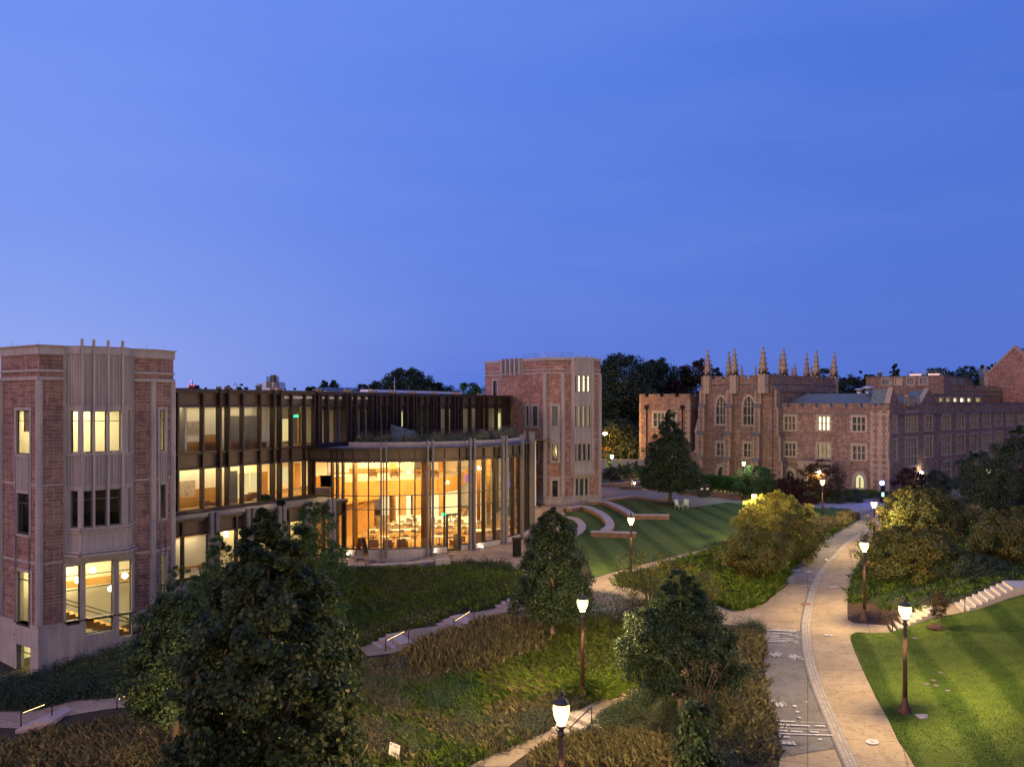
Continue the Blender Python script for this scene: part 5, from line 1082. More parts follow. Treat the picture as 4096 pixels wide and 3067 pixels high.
def arch_window(F, par, h, cols, rows, pane, rise, sur=.35, fill=None, tracery=True):
    u0, u1, z0, z1 = h; zs = z1 - rise; P = arch_pts(u0, u1, z0, zs, rise); mb = MB()
    O = arch_pts(u0-sur, u1+sur, z0, zs, rise + sur*1.25); m = len(P)
    A = [F.p(u, z, .06) for u, z in P]; B = [F.p(u, z, .06) for u, z in O]; mb.quadstrip(A, B, smooth=False)
    mb.quadstrip(B, [F.p(u, z, -.02) for u, z in O], smooth=False); mb.quadstrip([F.p(u, z, -.3) for u, z in P], A, smooth=False)
    F.slab(mb, u0-sur, u0, z0-.2, zs, -.01, .06); F.slab(mb, u1, u1+sur, z0-.2, zs, -.01, .06); F.slab(mb, u0-sur, u1+sur, z0-.3, z0, -.01, .15)
    mid = m//2                                                     # spandrels between the arch and the square opening
    for side in (P[:mid+1], P[mid:]):
        c = (u0, z1) if side is not None and side[0][0] < (u0+u1)/2 - 1e-6 else (u1, z1)
        for a, b in zip(side, side[1:]): mb.poly([F.p(a[0], a[1], -.02), F.p(b[0], b[1], -.02), F.p(c[0], c[1], -.02)])
    def top_at(u):
        for a, b in zip(P, P[1:]):
            if a[0] <= u <= b[0]: return a[1] + (b[1]-a[1])*(u-a[0])/max(1e-6, b[0]-a[0])
        return zs
    for c in range(1, cols): u = u0 + (u1-u0)*c/cols; F.slab(mb, u-.07, u+.07, z0, min(top_at(u), zs + rise*.55) if not tracery else top_at(u)-.02, -.27, -.04)
    for r in range(1, rows): z = z0 + (zs-z0)*r/rows; F.slab(mb, u0, u1, z-.07, z+.07, -.26, -.05)
    if tracery:
        F.slab(mb, u0, u1, zs-.07, zs+.07, -.26, -.05)
        for c in range(cols):
            a = u0 + (u1-u0)*c/cols; b = u0 + (u1-u0)*(c+1)/cols; q = arch_pts(a+.05, b-.05, 0, zs + .1, rise*.42, 5)
            for s, e in zip(q, q[1:]):
                if max(s[1], e[1]) < top_at((s[0]+e[0])/2)+.3: d = MB(); mb.tube([F.p(s[0], s[1], -.16), F.p(e[0], e[1], -.16)], .05, 4, cap=False)
    w = mb.build('window', 'ivory_frame', par); mb = MB(); mb.poly([F.p(u0, z0, -.26)] + [F.p(u1, z0, -.26)] + [F.p(u, z, -.26) for u, z in P[::-1]]); mb.build('pane', pane if not fill else 'glass', w)
    if fill: mb = MB(); F.slab(mb, u0, u1, z0, z1, -.5, -.4); mb.build('blind', fill, w)
def crenel(F, mb, mc, u0, u1, zb, h, pitch, gap, th=.35, start=None, cop=.12):
    """battlement with narrow gaps and stone copings"""
    F.slab(mb, u0, u1, zb - .02, zb + h*.45, -th, .03)
    u = u0 if start is None else start; e = u0
    while u < u1 + pitch:
        a, b = max(u0, e), min(u1, u)
        if b - a > .05: F.slab(mb, a, b, zb + h*.45, zb + h, -th, .03); F.slab(mc, a-.04, b+.04, zb + h, zb + h + cop, -th-.05, .10)
        if u + gap < u1 and u > u0: F.slab(mc, u-.02, u+gap+.02, zb + h*.45, zb + h*.45 + cop*.8, -th-.05, .09)
        e = u + gap; u += pitch
def pinnacle(par, x, y, z0, top, w, name='pinnacle', body=.42):
    """square shaft with a gabled collar and a crocketed spirelet"""
    H = top - z0; w *= 1.05; mb = MB(); zb = z0 + H*body
    def sq(a, z): return [(x+a, y, z), (x, y+a, z), (x-a, y, z), (x, y-a, z)]
    mb.prism([(p[0], p[1]) for p in sq(w*.72, 0)], z0, zb); mb.prism([(p[0], p[1]) for p in sq(w*.85, 0)], z0 + H*body*.42, z0 + H*body*.46)
    mb.prism([(x+w*.42, y+w*.42), (x-w*.42, y+w*.42), (x-w*.42, y-w*.42), (x+w*.42, y-w*.42)], z0, zb + H*.05)
    for k in range(4):                                                  # gablets
        a = math.pi/2*k; d = Vector((math.cos(a), math.sin(a), 0)); t = Vector((-d.y, d.x, 0)); c = Vector((x, y, 0)) + d*w*.55
        mb.poly([c - t*w*.42 + Vector((0,0,zb-.15)), c + t*w*.42 + Vector((0,0,zb-.15)), c + Vector((0,0,zb+H*.12))]); mb.poly([c + t*w*.42 + Vector((0,0,zb-.15)), c - t*w*.42 + Vector((0,0,zb-.15)), c + Vector((0,0,zb+H*.12))])
    zs = zb + H*.03; mb.lathe([(w*.62, zs), (w*.10, top - H*.04)], 4, (x, y, 0), smooth=False)
    n = 4
    for j in range(n):
        t = (j + .6)/(n + .4); zz = zs + (top - H*.06 - zs)*t; r = w*(.62 - .5*t)
        for k in range(4): a = math.pi/2*k; mb.lathe([(.01, -.10*w), (.22*w, 0), (.05*w, .14*w)], 4, (x + (r+.05*w)*math.cos(a), y + (r+.05*w)*math.sin(a), zz), smooth=False)
        mb.lathe([(r*.7, -.04), (r*1.15+.03, 0), (r*.7, .05)], 6, (x, y, zz), smooth=False)
    mb.lathe([(w*.08, 0), (w*.26, H*.02), (w*.10, H*.035), (.01, H*.055)], 6, (x, y, top - H*.055), smooth=False)
    return mb.build(name, 'limestone_old', par)
def gothic_hall():
    HA, HB = (31.1, 133.0), (39.8, 124.0); F = Face(HA, HB); d2 = Vector((.72, .695)); E = (HB[0] + d2.x*22, HB[1] + d2.y*22); FS = Face(HB, E); FWs = Face((HA[0] + d2.x*22, HA[1] + d2.y*22), HA)
    T = empty('great_hall', (HA[0], HA[1], 0), 'gothic stone hall with crocketed pinnacles and tall pointed windows', 'building')
    zt = F.at('G', 1190, 252)[1]; zc = F.at('G', 980, 372)[1]; ztop = zt - .75
    hs = []; 
    def H(k, x0, y0, x1, y1): a = F.at(k, x0, y0); b = F.at(k, x1, y1); h = (a[0], b[0], b[1], a[1]); hs.append(h); return h
    g1 = H('G', 935, 418, 1014, 634); g2 = H('G', 1154, 416, 1239, 638); s1 = H('G', 941, 786, 1017, 888); s2 = H('G', 1160, 792, 1240, 900); e1 = H('G', 948, 976, 1014, 1060); e2 = H('G', 1166, 984, 1226, 1066)
    mb = MB(); mc = MB(); wall(mb, F, 0, F.L, -1, ztop, hs, .3)
    for FF in (FS, FWs, Face((E[0], E[1]), (HA[0] + d2.x*22, HA[1] + d2.y*22))): wall(mb, FF, 0, FF.L, -1, ztop)
    pm = 2.05
    crenel(F, mb, mc, .4, F.L-.3, ztop, .8, 2.05, .62, start=1.9); crenel(FS, mb, mc, .4, FS.L-.3, ztop, .8, 2.6, .7, start=1.6); crenel(FWs, mb, mc, .4, FWs.L, ztop, .8, 2.6, .7, start=1.6)
    mb.build('wall', 'ashlar_old', T)
    for FF in (F, FS): FF.slab(mc, -.1, FF.L+.1, zc-.12, zc+.1, -.01, .22)
    zstr = F.at('G', 1140, 935)[1]; F.slab(mc, 0, F.L, zstr-.08, zstr+.08, -.01, .10)
    mc.build('string_course', 'dark_coping', T)
    arch_window(F, T, g1, 3, 2, 'lead_glass', 1.5, .3); arch_window(F, T, g2, 3, 2, 'lead_glass', 1.5, .3)
    for h in (s1, s2): mull_window(F, T, h, 3, 2, 'lead_glass', .3)
    arch_window(F, T, e1, 2, 1, 'lead_glass', .9, .45, tracery=False); arch_window(F, T, e2, 2, 1, 'lead_glass', .9, .45, tracery=False)
    # buttresses in three weathered stages
    def butt(FF, u, w, zl):
        b = MB(); c = MB(); deps = [1.5, 1.15, .8, .5]; 
        for i, dpt in enumerate(deps):
            z0, z1 = zl[i], zl[i+1]
            FF.slab(b, u-w/2, u+w/2, z0, z1, 0, dpt)
            k = 0; z = z0
            while z < z1 - .35:                         # pale quoins up both edges
                q = .30 if k % 2 else .18
                FF.slab(c, u-w/2-.015, u-w/2+q, z+.01, z+.40, dpt-.2, dpt+.02); FF.slab(c, u+w/2-q, u+w/2+.015, z+.01, z+.40, dpt-.2, dpt+.02); z += .42; k += 1
            nd = deps[i+1] if i < 3 else .1; o = FF.p(u-w/2-.06, z1, dpt+.06); e = FF.d.to_3d()*(w+.12); i0 = FF.p(u-w/2-.06, z1+.55, nd)
            dk = MB(); dk.poly([o, o+e, i0+e, i0]); dk.poly([o, i0, FF.p(u-w/2-.06, z1, nd)]); dk.poly([o+e, FF.p(u+w/2+.06, z1, nd), i0+e]); dk.poly([o+e, o, FF.p(u-w/2-.06, z1-.12, dpt+.06), FF.p(u+w/2+.06, z1-.12, dpt+.06)]); dk.build('weathering', 'dark_coping', b_par[0])
        return b, c
    zl = [-1, F.at('G', 830, 905)[1], F.at('G', 830, 712)[1], F.at('G', 830, 495)[1], F.at('G', 850, 355)[1]]
    for FF, u in ((F, F.at('G', 835, 600)[0]), (F, F.at('G', 1052, 600)[0]), (F, F.at('G', 1282, 600)[0]), (FS, .9)):
        bu = empty('buttress', FF.p(u, 0), None, None); bu.parent = T; bu.location = FF.p(u, 0) - Vector(T.location); b_par = [bu]
        b, c = butt(FF, u, 1.05, zl); b.build('shaft', 'ashlar_old', bu); c.build('quoin', 'limestone_old', bu)
    for FF, u in ((FS, 11), (FS, 19), ):
        bu = empty('buttress', FF.p(u, 10), None, None); bu.parent = T; bu.location = FF.p(u, 10) - Vector(T.location); b_par = [bu]
        b, c = butt(FF, u, 1.0, [8, 9, 10.5, 11.6, zc-.4]); b.build('shaft', 'ashlar_old', bu)
    # pinnacles
    def pin(gx, gytop, Yd, w, zb=None): q = px('G', gx, gytop); p = PY(q[0], q[1], Yd); pinnacle(T, p.x, p.y, zb or zc-.4, p.z, w)
    pin(867, 36, 132, .95); pin(1082, 26, 128.2, .98); pin(1312, 8, 124, 1.08); pin(1478, 20, 129, 1.0); pin(1740, 38, 136, .98); pin(1885, 46, 140.5, .9)
    pin(1037, 48, 142, .85); pin(1450, 70, 146, .7); pin(1662, 60, 152, .95); pin(1857, 155, 156, .6); pin(1140, 152, 170, .55, 16); pin(1252, 158, 170, .5, 16); pin(1545, 170, 172, .5, 16); pin(1568, 142, 168, .7, 16); pin(1700, 165, 160, .6, 16)
    mb = MB(); c = [F.p(0, 0)[:2], F.p(F.L, 0)[:2], FS.p(FS.L, 0)[:2], FWs.p(0, 0)[:2]]; mb.prism([tuple(p) for p in c], ztop-.6, ztop-.4); mb.build('roof', 'slate', T)
    # left block ---------------------------------------------------------
    LA, LB_ = (22.5, 143.0), (30.1, 137.0); L = Face(LA, LB_); LE = (LB_[0] + 6.0, LB_[1] + 5.8); LS = Face(LB_, LE)
    T2 = empty('gothic_wing', (LA[0], LA[1], 0), 'lower battlemented stone block behind the plaza oak, with two black downpipes', 'building')
    zt = L.at('G', 520, 398)[1]; zs = L.at('G', 480, 523)[1]; zm = L.at('G', 365, 692)[1]; zn = L.at('G', 365, 855)[1]
    a = L.at('G', 433, 547); b = L.at('G', 606, 655); h = (a[0], b[0], b[1], a[1]); mb = MB(); mc = MB(); wall(mb, L, 0, L.L, -1, zt-.8, [h], .3)
    for FF in (LS, Face((LA[0]+5, LA[1]+8), LA)): wall(mb, FF, 0, FF.L, -1, zt-.8)
    crenel(L, mb, mc, 0, L.L, zt-.8, .8, 2.9, .75, start=1.1); crenel(LS, mb, mc, 0, LS.L, zt-.8, .8, 2.4, .7, start=1.1)
    mb.build('wall', 'ashlar_old', T2)
    for z in (zs, zm, zn): L.slab(mc, -.1, L.L+.1, z-.08, z+.08, -.01, .12); LS.slab(mc, 0, LS.L, z-.08, z+.08, -.01, .12)
    mc.build('string_course', 'dark_coping', T2); mull_window(L, T2, h, 6, 2, 'teal_glass', .35)
    mb = MB(); z = 0; k = 0
    while z < zt - 1.3: q = .9 if k % 2 else .55; L.slab(mb, -.02, q*.5, z, z+.42, -.02, .03); L.slab(mb, L.L-q, L.L+.03, z, z+.42, -.02, .03); LS.slab(mb, -.02, q*.7, z, z+.42, -.02, .03); z += .45; k += 1
    mb.build('quoin', 'limestone_old', T2)
    for gx in (378, 665):
        u, z = L.at('G', gx, 515); mb = MB(); mb.tube([L.p(u, -.2, .15), L.p(u, z, .15)], .09, 6); mb.box(*(L.p(u-.3, z, .0)), *(L.p(u+.3, z+.5, .35))) if 0 else mb.lathe([(.12, -.1), (.36, .2), (.36, .6), (.2, .65)], 8, L.p(u, z, .25)); mb.build('downpipe', 'black_metal', T2)
    # niche turret and low terrace wall between the blocks
    NF = Face((29.4, 134.2), (31.2, 132.6)); mb = MB(); NF.slab(mb, -3.5, 1.5, -.5, NF.at('G', 760, 850)[1], -.5, 0); mb.build('terrace_wall', 'ashlar_old', T2)
    q = NF.at('G', 782, 850); c = NF.p(q[0], q[1], -.2); mb = MB(); mb.lathe([(.62, -.3), (.62, 0), (.45, .1), (.45, 2.9), (.6, 3.0), (.05, 5.2)], 6, c, smooth=False); mb.build('niche_canopy', 'limestone_old', T2)
    return T, T2
GH, GH2 = gothic_hall()

def old_block():
    A, B = (40.6, 125.5), (52.7, 113.0); F = Face(A, B); d2 = Vector((.72, .695)); Ee = (B[0] + d2.x*70, B[1] + d2.y*70); R = Face(B, Ee)
    T = empty('academic_building', (A[0], A[1], 0), 'long brown stone collegiate building with battlements, slate roof and many mullioned windows', 'building')
    hs = []; ws = []
    def H(FF, L_, k, x0, y0, x1, y1, **kw): a = FF.at(k, x0, y0); b = FF.at(k, x1, y1); h = (a[0], b[0], b[1], a[1]); L_.append(h); kw.update(F=FF, h=h); return kw
    fw = [H(F, hs, 'G', 1488, 574, 1572, 682, f='curtain_warm'), H(F, hs, 'G', 1752, 577, 1846, 683, f='lit_bright'), H(F, hs, 'G', 2034, 580, 2133, 690, f=None),
          H(F, hs, 'G', 1491, 790, 1572, 893, f=None), H(F, hs, 'G', 1752, 797, 1846, 905, f='lit_dim'), H(F, hs, 'G', 2036, 810, 2135, 923, f='grey_blind')]
    aw = [H(F, hs, 'G', 1500, 1008, 1563, 1088, f=None), H(F, hs, 'G', 2050, 1042, 2122, 1152, f='lit_yellow')]
    rh = []; rw = []
    for x0, y0, x1, y1, c in ((782,705,852,830,4),(934,665,1034,822,4),(1102,692,1168,813,3),(1259,690,1328,802,3),(1385,684,1452,797,3),(1504,678,1566,790,3),(1617,672,1678,783,3),(1720,667,1780,776,3),(1824,662,1880,772,3),(1926,662,1972,760,3)): rw.append(H(R, rh, 'H', x0, y0, x1, y1, c=c, r=[.5], f='curtain_warm' if c == 3 and 0 else None))
    for x0, y0, x1, y1, c in ((782,908,856,1075,3),(1102,882,1170,1042,3),(1260,874,1330,1025,3),(1385,863,1453,1010,3),(1504,857,1567,1000,3),(1605,852,1687,990,4),(1724,843,1780,976,3)): rw.append(H(R, rh, 'H', x0, y0, x1, y1, c=c, r=[.55]))
    rw.append(H(R, rh, 'H', 934, 895, 1034, 1118, c=4, r=[.33, .67]))
    for x0, y0, x1, y1, c in ((1260,1104,1330,1240,3),(1385,1086,1453,1215,3),(1505,1070,1565,1190,3),(1620,1055,1680,1160,3),(1724,1042,1780,1140,3)): rw.append(H(R, rh, 'H', x0, y0, x1, y1, c=c, r=[.55]))
    for x0, y0, x1, y1 in ((853,1224,873,1298),(1095,1192,1112,1275)): rw.append(H(R, rh, 'H', x0, y0, x1, y1, c=1, r=[], f='curtain_warm'))
    zp = 12.42; zb = zp - .95; zc = F.at('G', 1640, 549)[1]; zs = F.at('G', 1440, 958)[1]
    mb = MB(); mc = MB(); wall(mb, F, 0, F.L, -1, zb, hs, .3, rmi=1); cu = [F.at('G', x, 490)[0] for x in (1400, 1512, 1622, 1735, 1852, 1972, 2095)]
    pitch = (cu[-1]-cu[0])/6; crenel(F, mb, mc, 0, F.L-2.2, zb, .95, pitch, .42, start=cu[0]); 
    zr = R.at('H', 1300, 572)[1]; wall(mb, R, 0, R.L, -1, zr-.1, rh, .3, rmi=1)
    mb.build('wall', ['ashlar_old', 'limestone_old'], T)
    F.slab(mc, 0, F.L+.1, zc-.12, zc+.1, -.01, .2); F.slab(mc, 0, F.L+.1, zs-.09, zs+.09, -.01, .12); R.slab(mc, -.1, R.L, zc-.12, zc+.1, -.01, .2); R.slab(mc, 12, R.L, zr-.12, zr+.08, -.4, .12)
    mc.build('string_course', 'dark_coping', T)
    for w in fw: mull_window(w['F'], T, w['h'], 3, 2, 'lead_glass', .3, fill=w['f'])
    for w in aw: arch_window(w['F'], T, w['h'], 2, 1, 'lead_glass', .85, .45, fill=w['f'], tracery=False)
    for w in rw: mull_window(w['F'], T, w['h'], w['c'], w['r'], random.choice(['curtain_glass', 'curtain_glass', 'teal_glass', 'lead_glass']), .22, fill=w.get('f'))
    # quoined corner turret
    mb = MB(); u0 = F.at('H', 630, 900)[0]; q0 = F.p(u0, 0, .35); c0 = F.p(F.L+.12, 0, .35); c1 = R.p(.3, 0, .25)
    P = [tuple(F.p(u0, 0, -.3)[:2]), tuple(q0[:2]), tuple(c0[:2]), tuple(c1[:2]), tuple(R.p(.6, 0, -.3)[:2])]; mb.prism(P, -1, zb+.4)
    Ft = Face(q0[:2], c0[:2]); mc = MB(); crenel(Ft, mb, mc, 0, Ft.L, zb+.4, .5, 3.0, .4, start=Ft.L*.22); mb.build('corner_turret', 'ashlar_old', T)
    mq = MB(); z = -.4; k = 0
    while z < zb - .2:
        for (ua, s) in ((0, 1), (Ft.L*.5, 0), (Ft.L, -1)):
            w = .62 if k % 2 else .36
            if s == 0: Ft.slab(mq, ua - w*.7, ua + w*.7, z, z+.42, -.02, .03)
            else: Ft.slab(mq, min(ua, ua+s*w), max(ua, ua+s*w), z, z+.42, -.02, .03)
        z += .44; k += 1
    Ft.slab(mq, -.03, Ft.L+.03, zc-.13, zc+.12, -.02, .18); Ft.slab(mq, -.03, Ft.L+.03, zs-.1, zs+.1, -.02, .14); mq.build('quoin', 'limestone_old', T)
    # roof
    mb = MB(); ri = 5.0; zrg = 14.0; a = F.p(-.5, zp-.9, -.6); b = F.p(F.L, zp-.9, -.6); c = F.p(F.L-1.5, zrg, -ri); d = F.p(2.8, zrg, -ri); mb.poly([a, b, c, d]); mb.poly([d, c, F.p(F.L-1.5, zp-1, -ri*2), F.p(2.8, zp-1, -ri*2)]); mb.poly([a, d, F.p(-.5, zp-1, -ri*2)]); mb.build('roof', 'slate_courses', T)
    # gables of the side wing and the crest between them
    g = lambda x, y: R.at('H', x, y)
    mb = MB(); mc = MB()
    for (x0, xa, x1, ya, yb) in ((752, 815, 882, 452, 560), (1065, 1132, 1222, 460, 560)):
        u0, ua, u1 = g(x0, yb)[0] if x0 > 770 else -.3, g(xa, ya)[0], g(x1, yb)[0]; za = g(xa, ya)[1]; z0 = zr - .2
        for s0, s1 in ((0, -.5),): mb.poly([R.p(u0, z0, .05), R.p(u1, z0, .05), R.p(ua, za, .05)]); mb.poly([R.p(u1, z0, -.45), R.p(u0, z0, -.45), R.p(ua, za, -.45)])
        for ue in (u0, u1): a_ = R.p(ue, z0, .12); b_ = R.p(ua, za, .12); mc.obox(a_, b_ - a_, R.n.to_3d()*-.7, (0, 0, .22))
        c = R.p(ua, za, -.1); mc.lathe([(.12, 0), (.1, .6), (.2, .7), (.05, 1.15), (.02, 1.6)], 6, c)
        mr = MB(); mr.poly([R.p(u0, z0, -.45), R.p(ua, za-.1, -.45), R.p(ua, za-.1, -2.6), R.p(u0, z0, -2.6)]); mr.poly([R.p(ua, za-.1, -.45), R.p(u1, z0, -.45), R.p(u1, z0, -2.6), R.p(ua, za-.1, -2.6)]); mr.build('gable_roof', 'slate_courses', T)
    mb.build('gable', 'ashlar_old', T); mc.build('gable_coping', 'limestone_old', T)
    mb = MB(); u0, z1 = g(945, 512); u1 = g(1005, 512)[0]; zb_ = g(970, 605)[1]; R.slab(mb, u0, u1, zb_, z1, -.3, .15); R.slab(mb, u0-.1, u1+.1, z1-.12, z1+.1, -.4, .25); R.slab(mb, u0+.25, u1-.25, zb_+.3, z1-.4, .1, .28)
    for x in (925, 1040): u = g(x, 580)[0]; R.slab(mb, u-.3, u+.3, zb_+.2, zb_+1.2, -.02, .16)
    mb.build('carved_crest', 'limestone_old', T)
    mb = MB(); u0, z0 = g(880, 490); u1 = g(1070, 490)[0]; mb.poly([R.p(u0-1, zr-.2, -.6), R.p(u1+1.5, zr-.2, -.6), R.p(u1, z0+.4, -5), R.p(u0, z0+.4, -5)]); mb.build('roof', 'slate_courses', T)
    mb = MB(); u0, _ = g(1180, 500); R.slab(mb, u0, R.L, 11, zr-.35, -22, -.3); mb.build('flat_roof', 'dark_coping', T)
    # porch behind the small tree
    mb = MB(); mc = MB(); u0, z1 = F.at('G', 1632, 925); u1 = F.at('G', 1908, 935)[0]; F.slab(mb, u0, u0+1.0, -.5, z1-.3, 0, 1.6); F.slab(mb, u1-1.0, u1, -.5, z1-.3, 0, 1.6); F.slab(mb, u0, u1, 2.6, z1-.3, 0, 1.55); F.slab(mb, u0-.1, u1+.1, z1-.28, z1, 0, 1.7); mb.build('porch', 'limestone_old', T)
    mb = MB(); F.slab(mb, u0+1.05, u1-1.05, 0, 2.6, .1, .3); mb.build('porch_door', 'wood_dark', T)
    mb = MB(); F.slab(mb, (u0+u1)/2-.2, (u0+u1)/2+.2, 2.2, 2.5, .4, .8); mb.build('porch_lamp', 'globe_pale', T)
    for x, y, k in ((482, 519, 'O'),):
        u, z = R.at(k, x, y); e = MB(); R.slab(e, u-.15, u+.15, z-.2, z+.2, .25, .5); e.build('wall_lamp', 'globe_pale', T)
    return T, F, R
def slate_mat():
    m, t, b = nmat('slate_courses'); b.inputs['Roughness'].default_value = .6
    br = N(t, 'ShaderNodeTexBrick', {'Vector': uvn(t), 'Color1': (.15, .20, .21), 'Color2': (.10, .145, .15), 'Mortar': (.05, .06, .06), 'Scale': 1.0, 'Mortar Size': .03, 'Brick Width': .5, 'Row Height': .28})
    t.links.new(br.outputs[0], b.inputs['Base Color'])
slate_mat(); plain('curtain_glass', (.25, .205, .16), .25, 0, .35, .7, .5)
OB, OF, OR_ = old_block()
def far_block(name, label, F, u0, u1, z0, z1, depth, mat, wins=(), roof='dark_coping', side=True):
    T = empty(name, F.p(u0, 0), label, 'building'); mb = MB(); wall(mb, F, u0, u1, z0, z1, [w[:4] for w in wins], .3)
    A_, B_ = F.p(u1, 0), F.p(u1, 0, -depth); S2 = Face(A_[:2], B_[:2]); wall(mb, S2, 0, depth, z0, z1); A_, B_ = F.p(u0, 0, -depth), F.p(u0, 0); S3 = Face(A_[:2], B_[:2]); wall(mb, S3, 0, depth, z0, z1); mb.build('wall', mat, T)
    mb = MB(); F.slab(mb, u0-.05, u1+.05, z1-.002, z1+.25, -depth-.05, .12); mb.build('coping', 'dark_coping', T)
    for w in wins:
        mb = MB()
        for a, b, c, d in ((w[0]-.25, w[0], w[2]-.25, w[3]+.3), (w[1], w[1]+.25, w[2]-.25, w[3]+.3), (w[0], w[1], w[3], w[3]+.3), (w[0], w[1], w[2]-.25, w[2])): F.slab(mb, a, b, c, d, -.01, .06)
        f = mb.build('window', 'ivory_frame', T); mb = MB(); mb.poly([F.p(w[0], w[2], -.2), F.p(w[1], w[2], -.2), F.p(w[1], w[3], -.2), F.p(w[0], w[3], -.2)]); mb.build('pane', w[4], f)
    return T, S2
FB1 = Face(tuple(PY(*px('H', 583, 360), 165)[:2]), tuple(PY(*px('H', 1270, 345), 156)[:2]))
w = []
for x0, x1, y0, y1, m in ((728,785,368,415,'teal_glass'),(840,895,365,413,'curtain_glass'),(947,1005,362,411,'grey_blind'),(1060,1122,358,410,'grey_blind')): a = FB1.at('H', x0, y0); b = FB1.at('H', x1, y1); w.append((a[0], b[0], b[1], a[1], m))
T1, S2 = far_block('stone_annex', 'distant reddish stone block with four square windows and rooftop rail', FB1, 0, FB1.L, 5, FB1.at('H', 900, 350)[1], 30, 'ashlar_old', w)
mb = MB(); zt = FB1.at('H', 900, 350)[1] + .25
for i, x in enumerate((903, 960, 1090, 1160, 1236)): u = FB1.at('H', x, 330)[0]; mb.tube([FB1.p(u, zt, -4), FB1.p(u, zt+.95, -4)], .04, 4)
for h in (.5, .95): mb.tube([FB1.p(FB1.at('H', 903, 330)[0], zt+h, -4), FB1.p(FB1.at('H', 1236, 330)[0], zt+h, -4)], .05, 4)
mb.build('roof_rail', 'galvanized', T1)
for x0, x1 in ((935, 1040), (1100, 1202)): mb = MB(); FB1.slab(mb, FB1.at('H', x0, 330)[0], FB1.at('H', x1, 330)[0], zt, zt+.45, -5.5, -3); mb.build('rooftop_unit', 'galvanized', T1)
mb = MB(); p = FB1.p(FB1.at('H', 668, 330)[0], zt, -3); mb.lathe([(.45, 0), (.45, .8), (.52, .82), (.52, .95)], 12, p); mb.build('vent', 'galvanized', T1)
mb = MB()
for x0, x1, m in ((1348,1380,0),(1405,1440,0),(1530,1560,0),(1585,1605,0)): 
    u0 = S2.at('H', x0, 380)[0]; u1 = S2.at('H', x1, 380)[0]; z0, z1 = S2.at('H', x0, 412)[1], S2.at('H', x0, 362)[1]
    if 0 < u0 < u1 < 30: S2.slab(mb, u0, u1, z0, z1, 0, .06)
mb.build('window', 'grey_blind', T1)
FB2 = Face(tuple(PY(*px('H', 1175, 480), 141)[:2]), tuple(PY(*px('H', 1765, 470), 158)[:2])); w = []
for x0, x1, m in ((1226,1264,'lit_dim'),(1288,1327,'lit_dim'),(1353,1389,'lit_yellow'),(1413,1449,'lit_bright'),(1477,1511,'lit_yellow'),(1551,1594,'lit_dim')): a = FB2.at('H', x0, 537); b = FB2.at('H', x1, 566); w.append((a[0], b[0], b[1], a[1], m))
T2_, _ = far_block('penthouse', 'dark rooftop storey with a row of six small lit windows', FB2, 0, FB2.L, 8, FB2.at('H', 1500, 510)[1], 10, 'wood_dark', w)
FB3 = Face(tuple(PY(*px('H', 1225, 460), 160)[:2]), tuple(PY(*px('H', 1770, 455), 168)[:2])); T3_, _ = far_block('stone_annex', 'low far stone wing with widely spaced battlements behind the lit rooftop storey', FB3, 0, FB3.L, 8, FB3.at('H', 1400, 475)[1], 8, 'ashlar_old')
mb = MB(); mc = MB(); crenel(FB3, mb, mc, 0, FB3.L, FB3.at('H', 1400, 475)[1]+.2, .9, FB3.L/5, .8, start=FB3.L/6); mb.build('battlement', 'ashlar_old', T3_); mc.build('coping', 'dark_coping', T3_)
# steep gable at the right edge
pA = PY(*px('H', 1638, 345), 172); pB = PY(*px('H', 2160, 345), 160); FG = Face((pA.x, pA.y), (pB.x, pB.y)); TG = empty('gabled_building', (pA.x, pA.y, 0), 'tall steep brick gable cut by the right edge of the view', 'building')
ap = FG.at('H', 1895, 92); e0 = FG.at('H', 1638, 345); mb = MB(); pts = [FG.p(0, 0), FG.p(ap[0]*2, 0), FG.p(ap[0]*2, e0[1]), FG.p(ap[0], ap[1]), FG.p(0, e0[1])]; mb.poly(pts); mb.poly([p - FG.n.to_3d()*14 for p in pts][::-1]); mb.build('gable_wall', 'ashlar_far', TG)
mb = MB()
for u in (0, ap[0]*2): a = FG.p(u, e0[1], .1); b = FG.p(ap[0], ap[1], .1); mb.obox(a, b-a, FG.n.to_3d()*-.8, (0, 0, .5))
u0, z0 = FG.at('H', 1680, 425); FG.slab(mb, u0, FG.at('H', 1845, 425)[0], z0-.3, z0, 0, .15); u = FG.at('H', 1640, 500)[0]; FG.slab(mb, -.2, u+.6, 0, e0[1], 0, .12); mb.build('coping', 'limestone_old', TG)
mb = MB()
for u in (0, ap[0]*2): mb.poly([FG.p(u, e0[1], -.8), FG.p(ap[0], ap[1], -.8), FG.p(ap[0], ap[1], -14), FG.p(u, e0[1], -14)])
mb.build('roof', 'slate_courses', TG)
q0 = PY(*px('H', 1585, 350), 185); q1 = PY(*px('H', 1725, 350), 185); zt = PY(*px('H', 1650, 265), 185).z; mb = MB(); mb.poly([q0, q1, Vector((q1.x, 189, zt)), Vector((q0.x+1.8, 189, zt))]); mb.poly([q1, q0, Vector((q0.x, 185, 0)), Vector((q1.x, 185, 0))][::-1]); mb.build('rear_roof', 'slate_courses', TG)
for x, y in ((1632, 235), (1780, 178)): p = PY(*px('H', x, y), 184); mb = MB(); mb.lathe([(.35, -7), (.25, -2.2), (.45, -2), (.05, 0)], 6, p); mb.build('finial', 'limestone_old', TG)
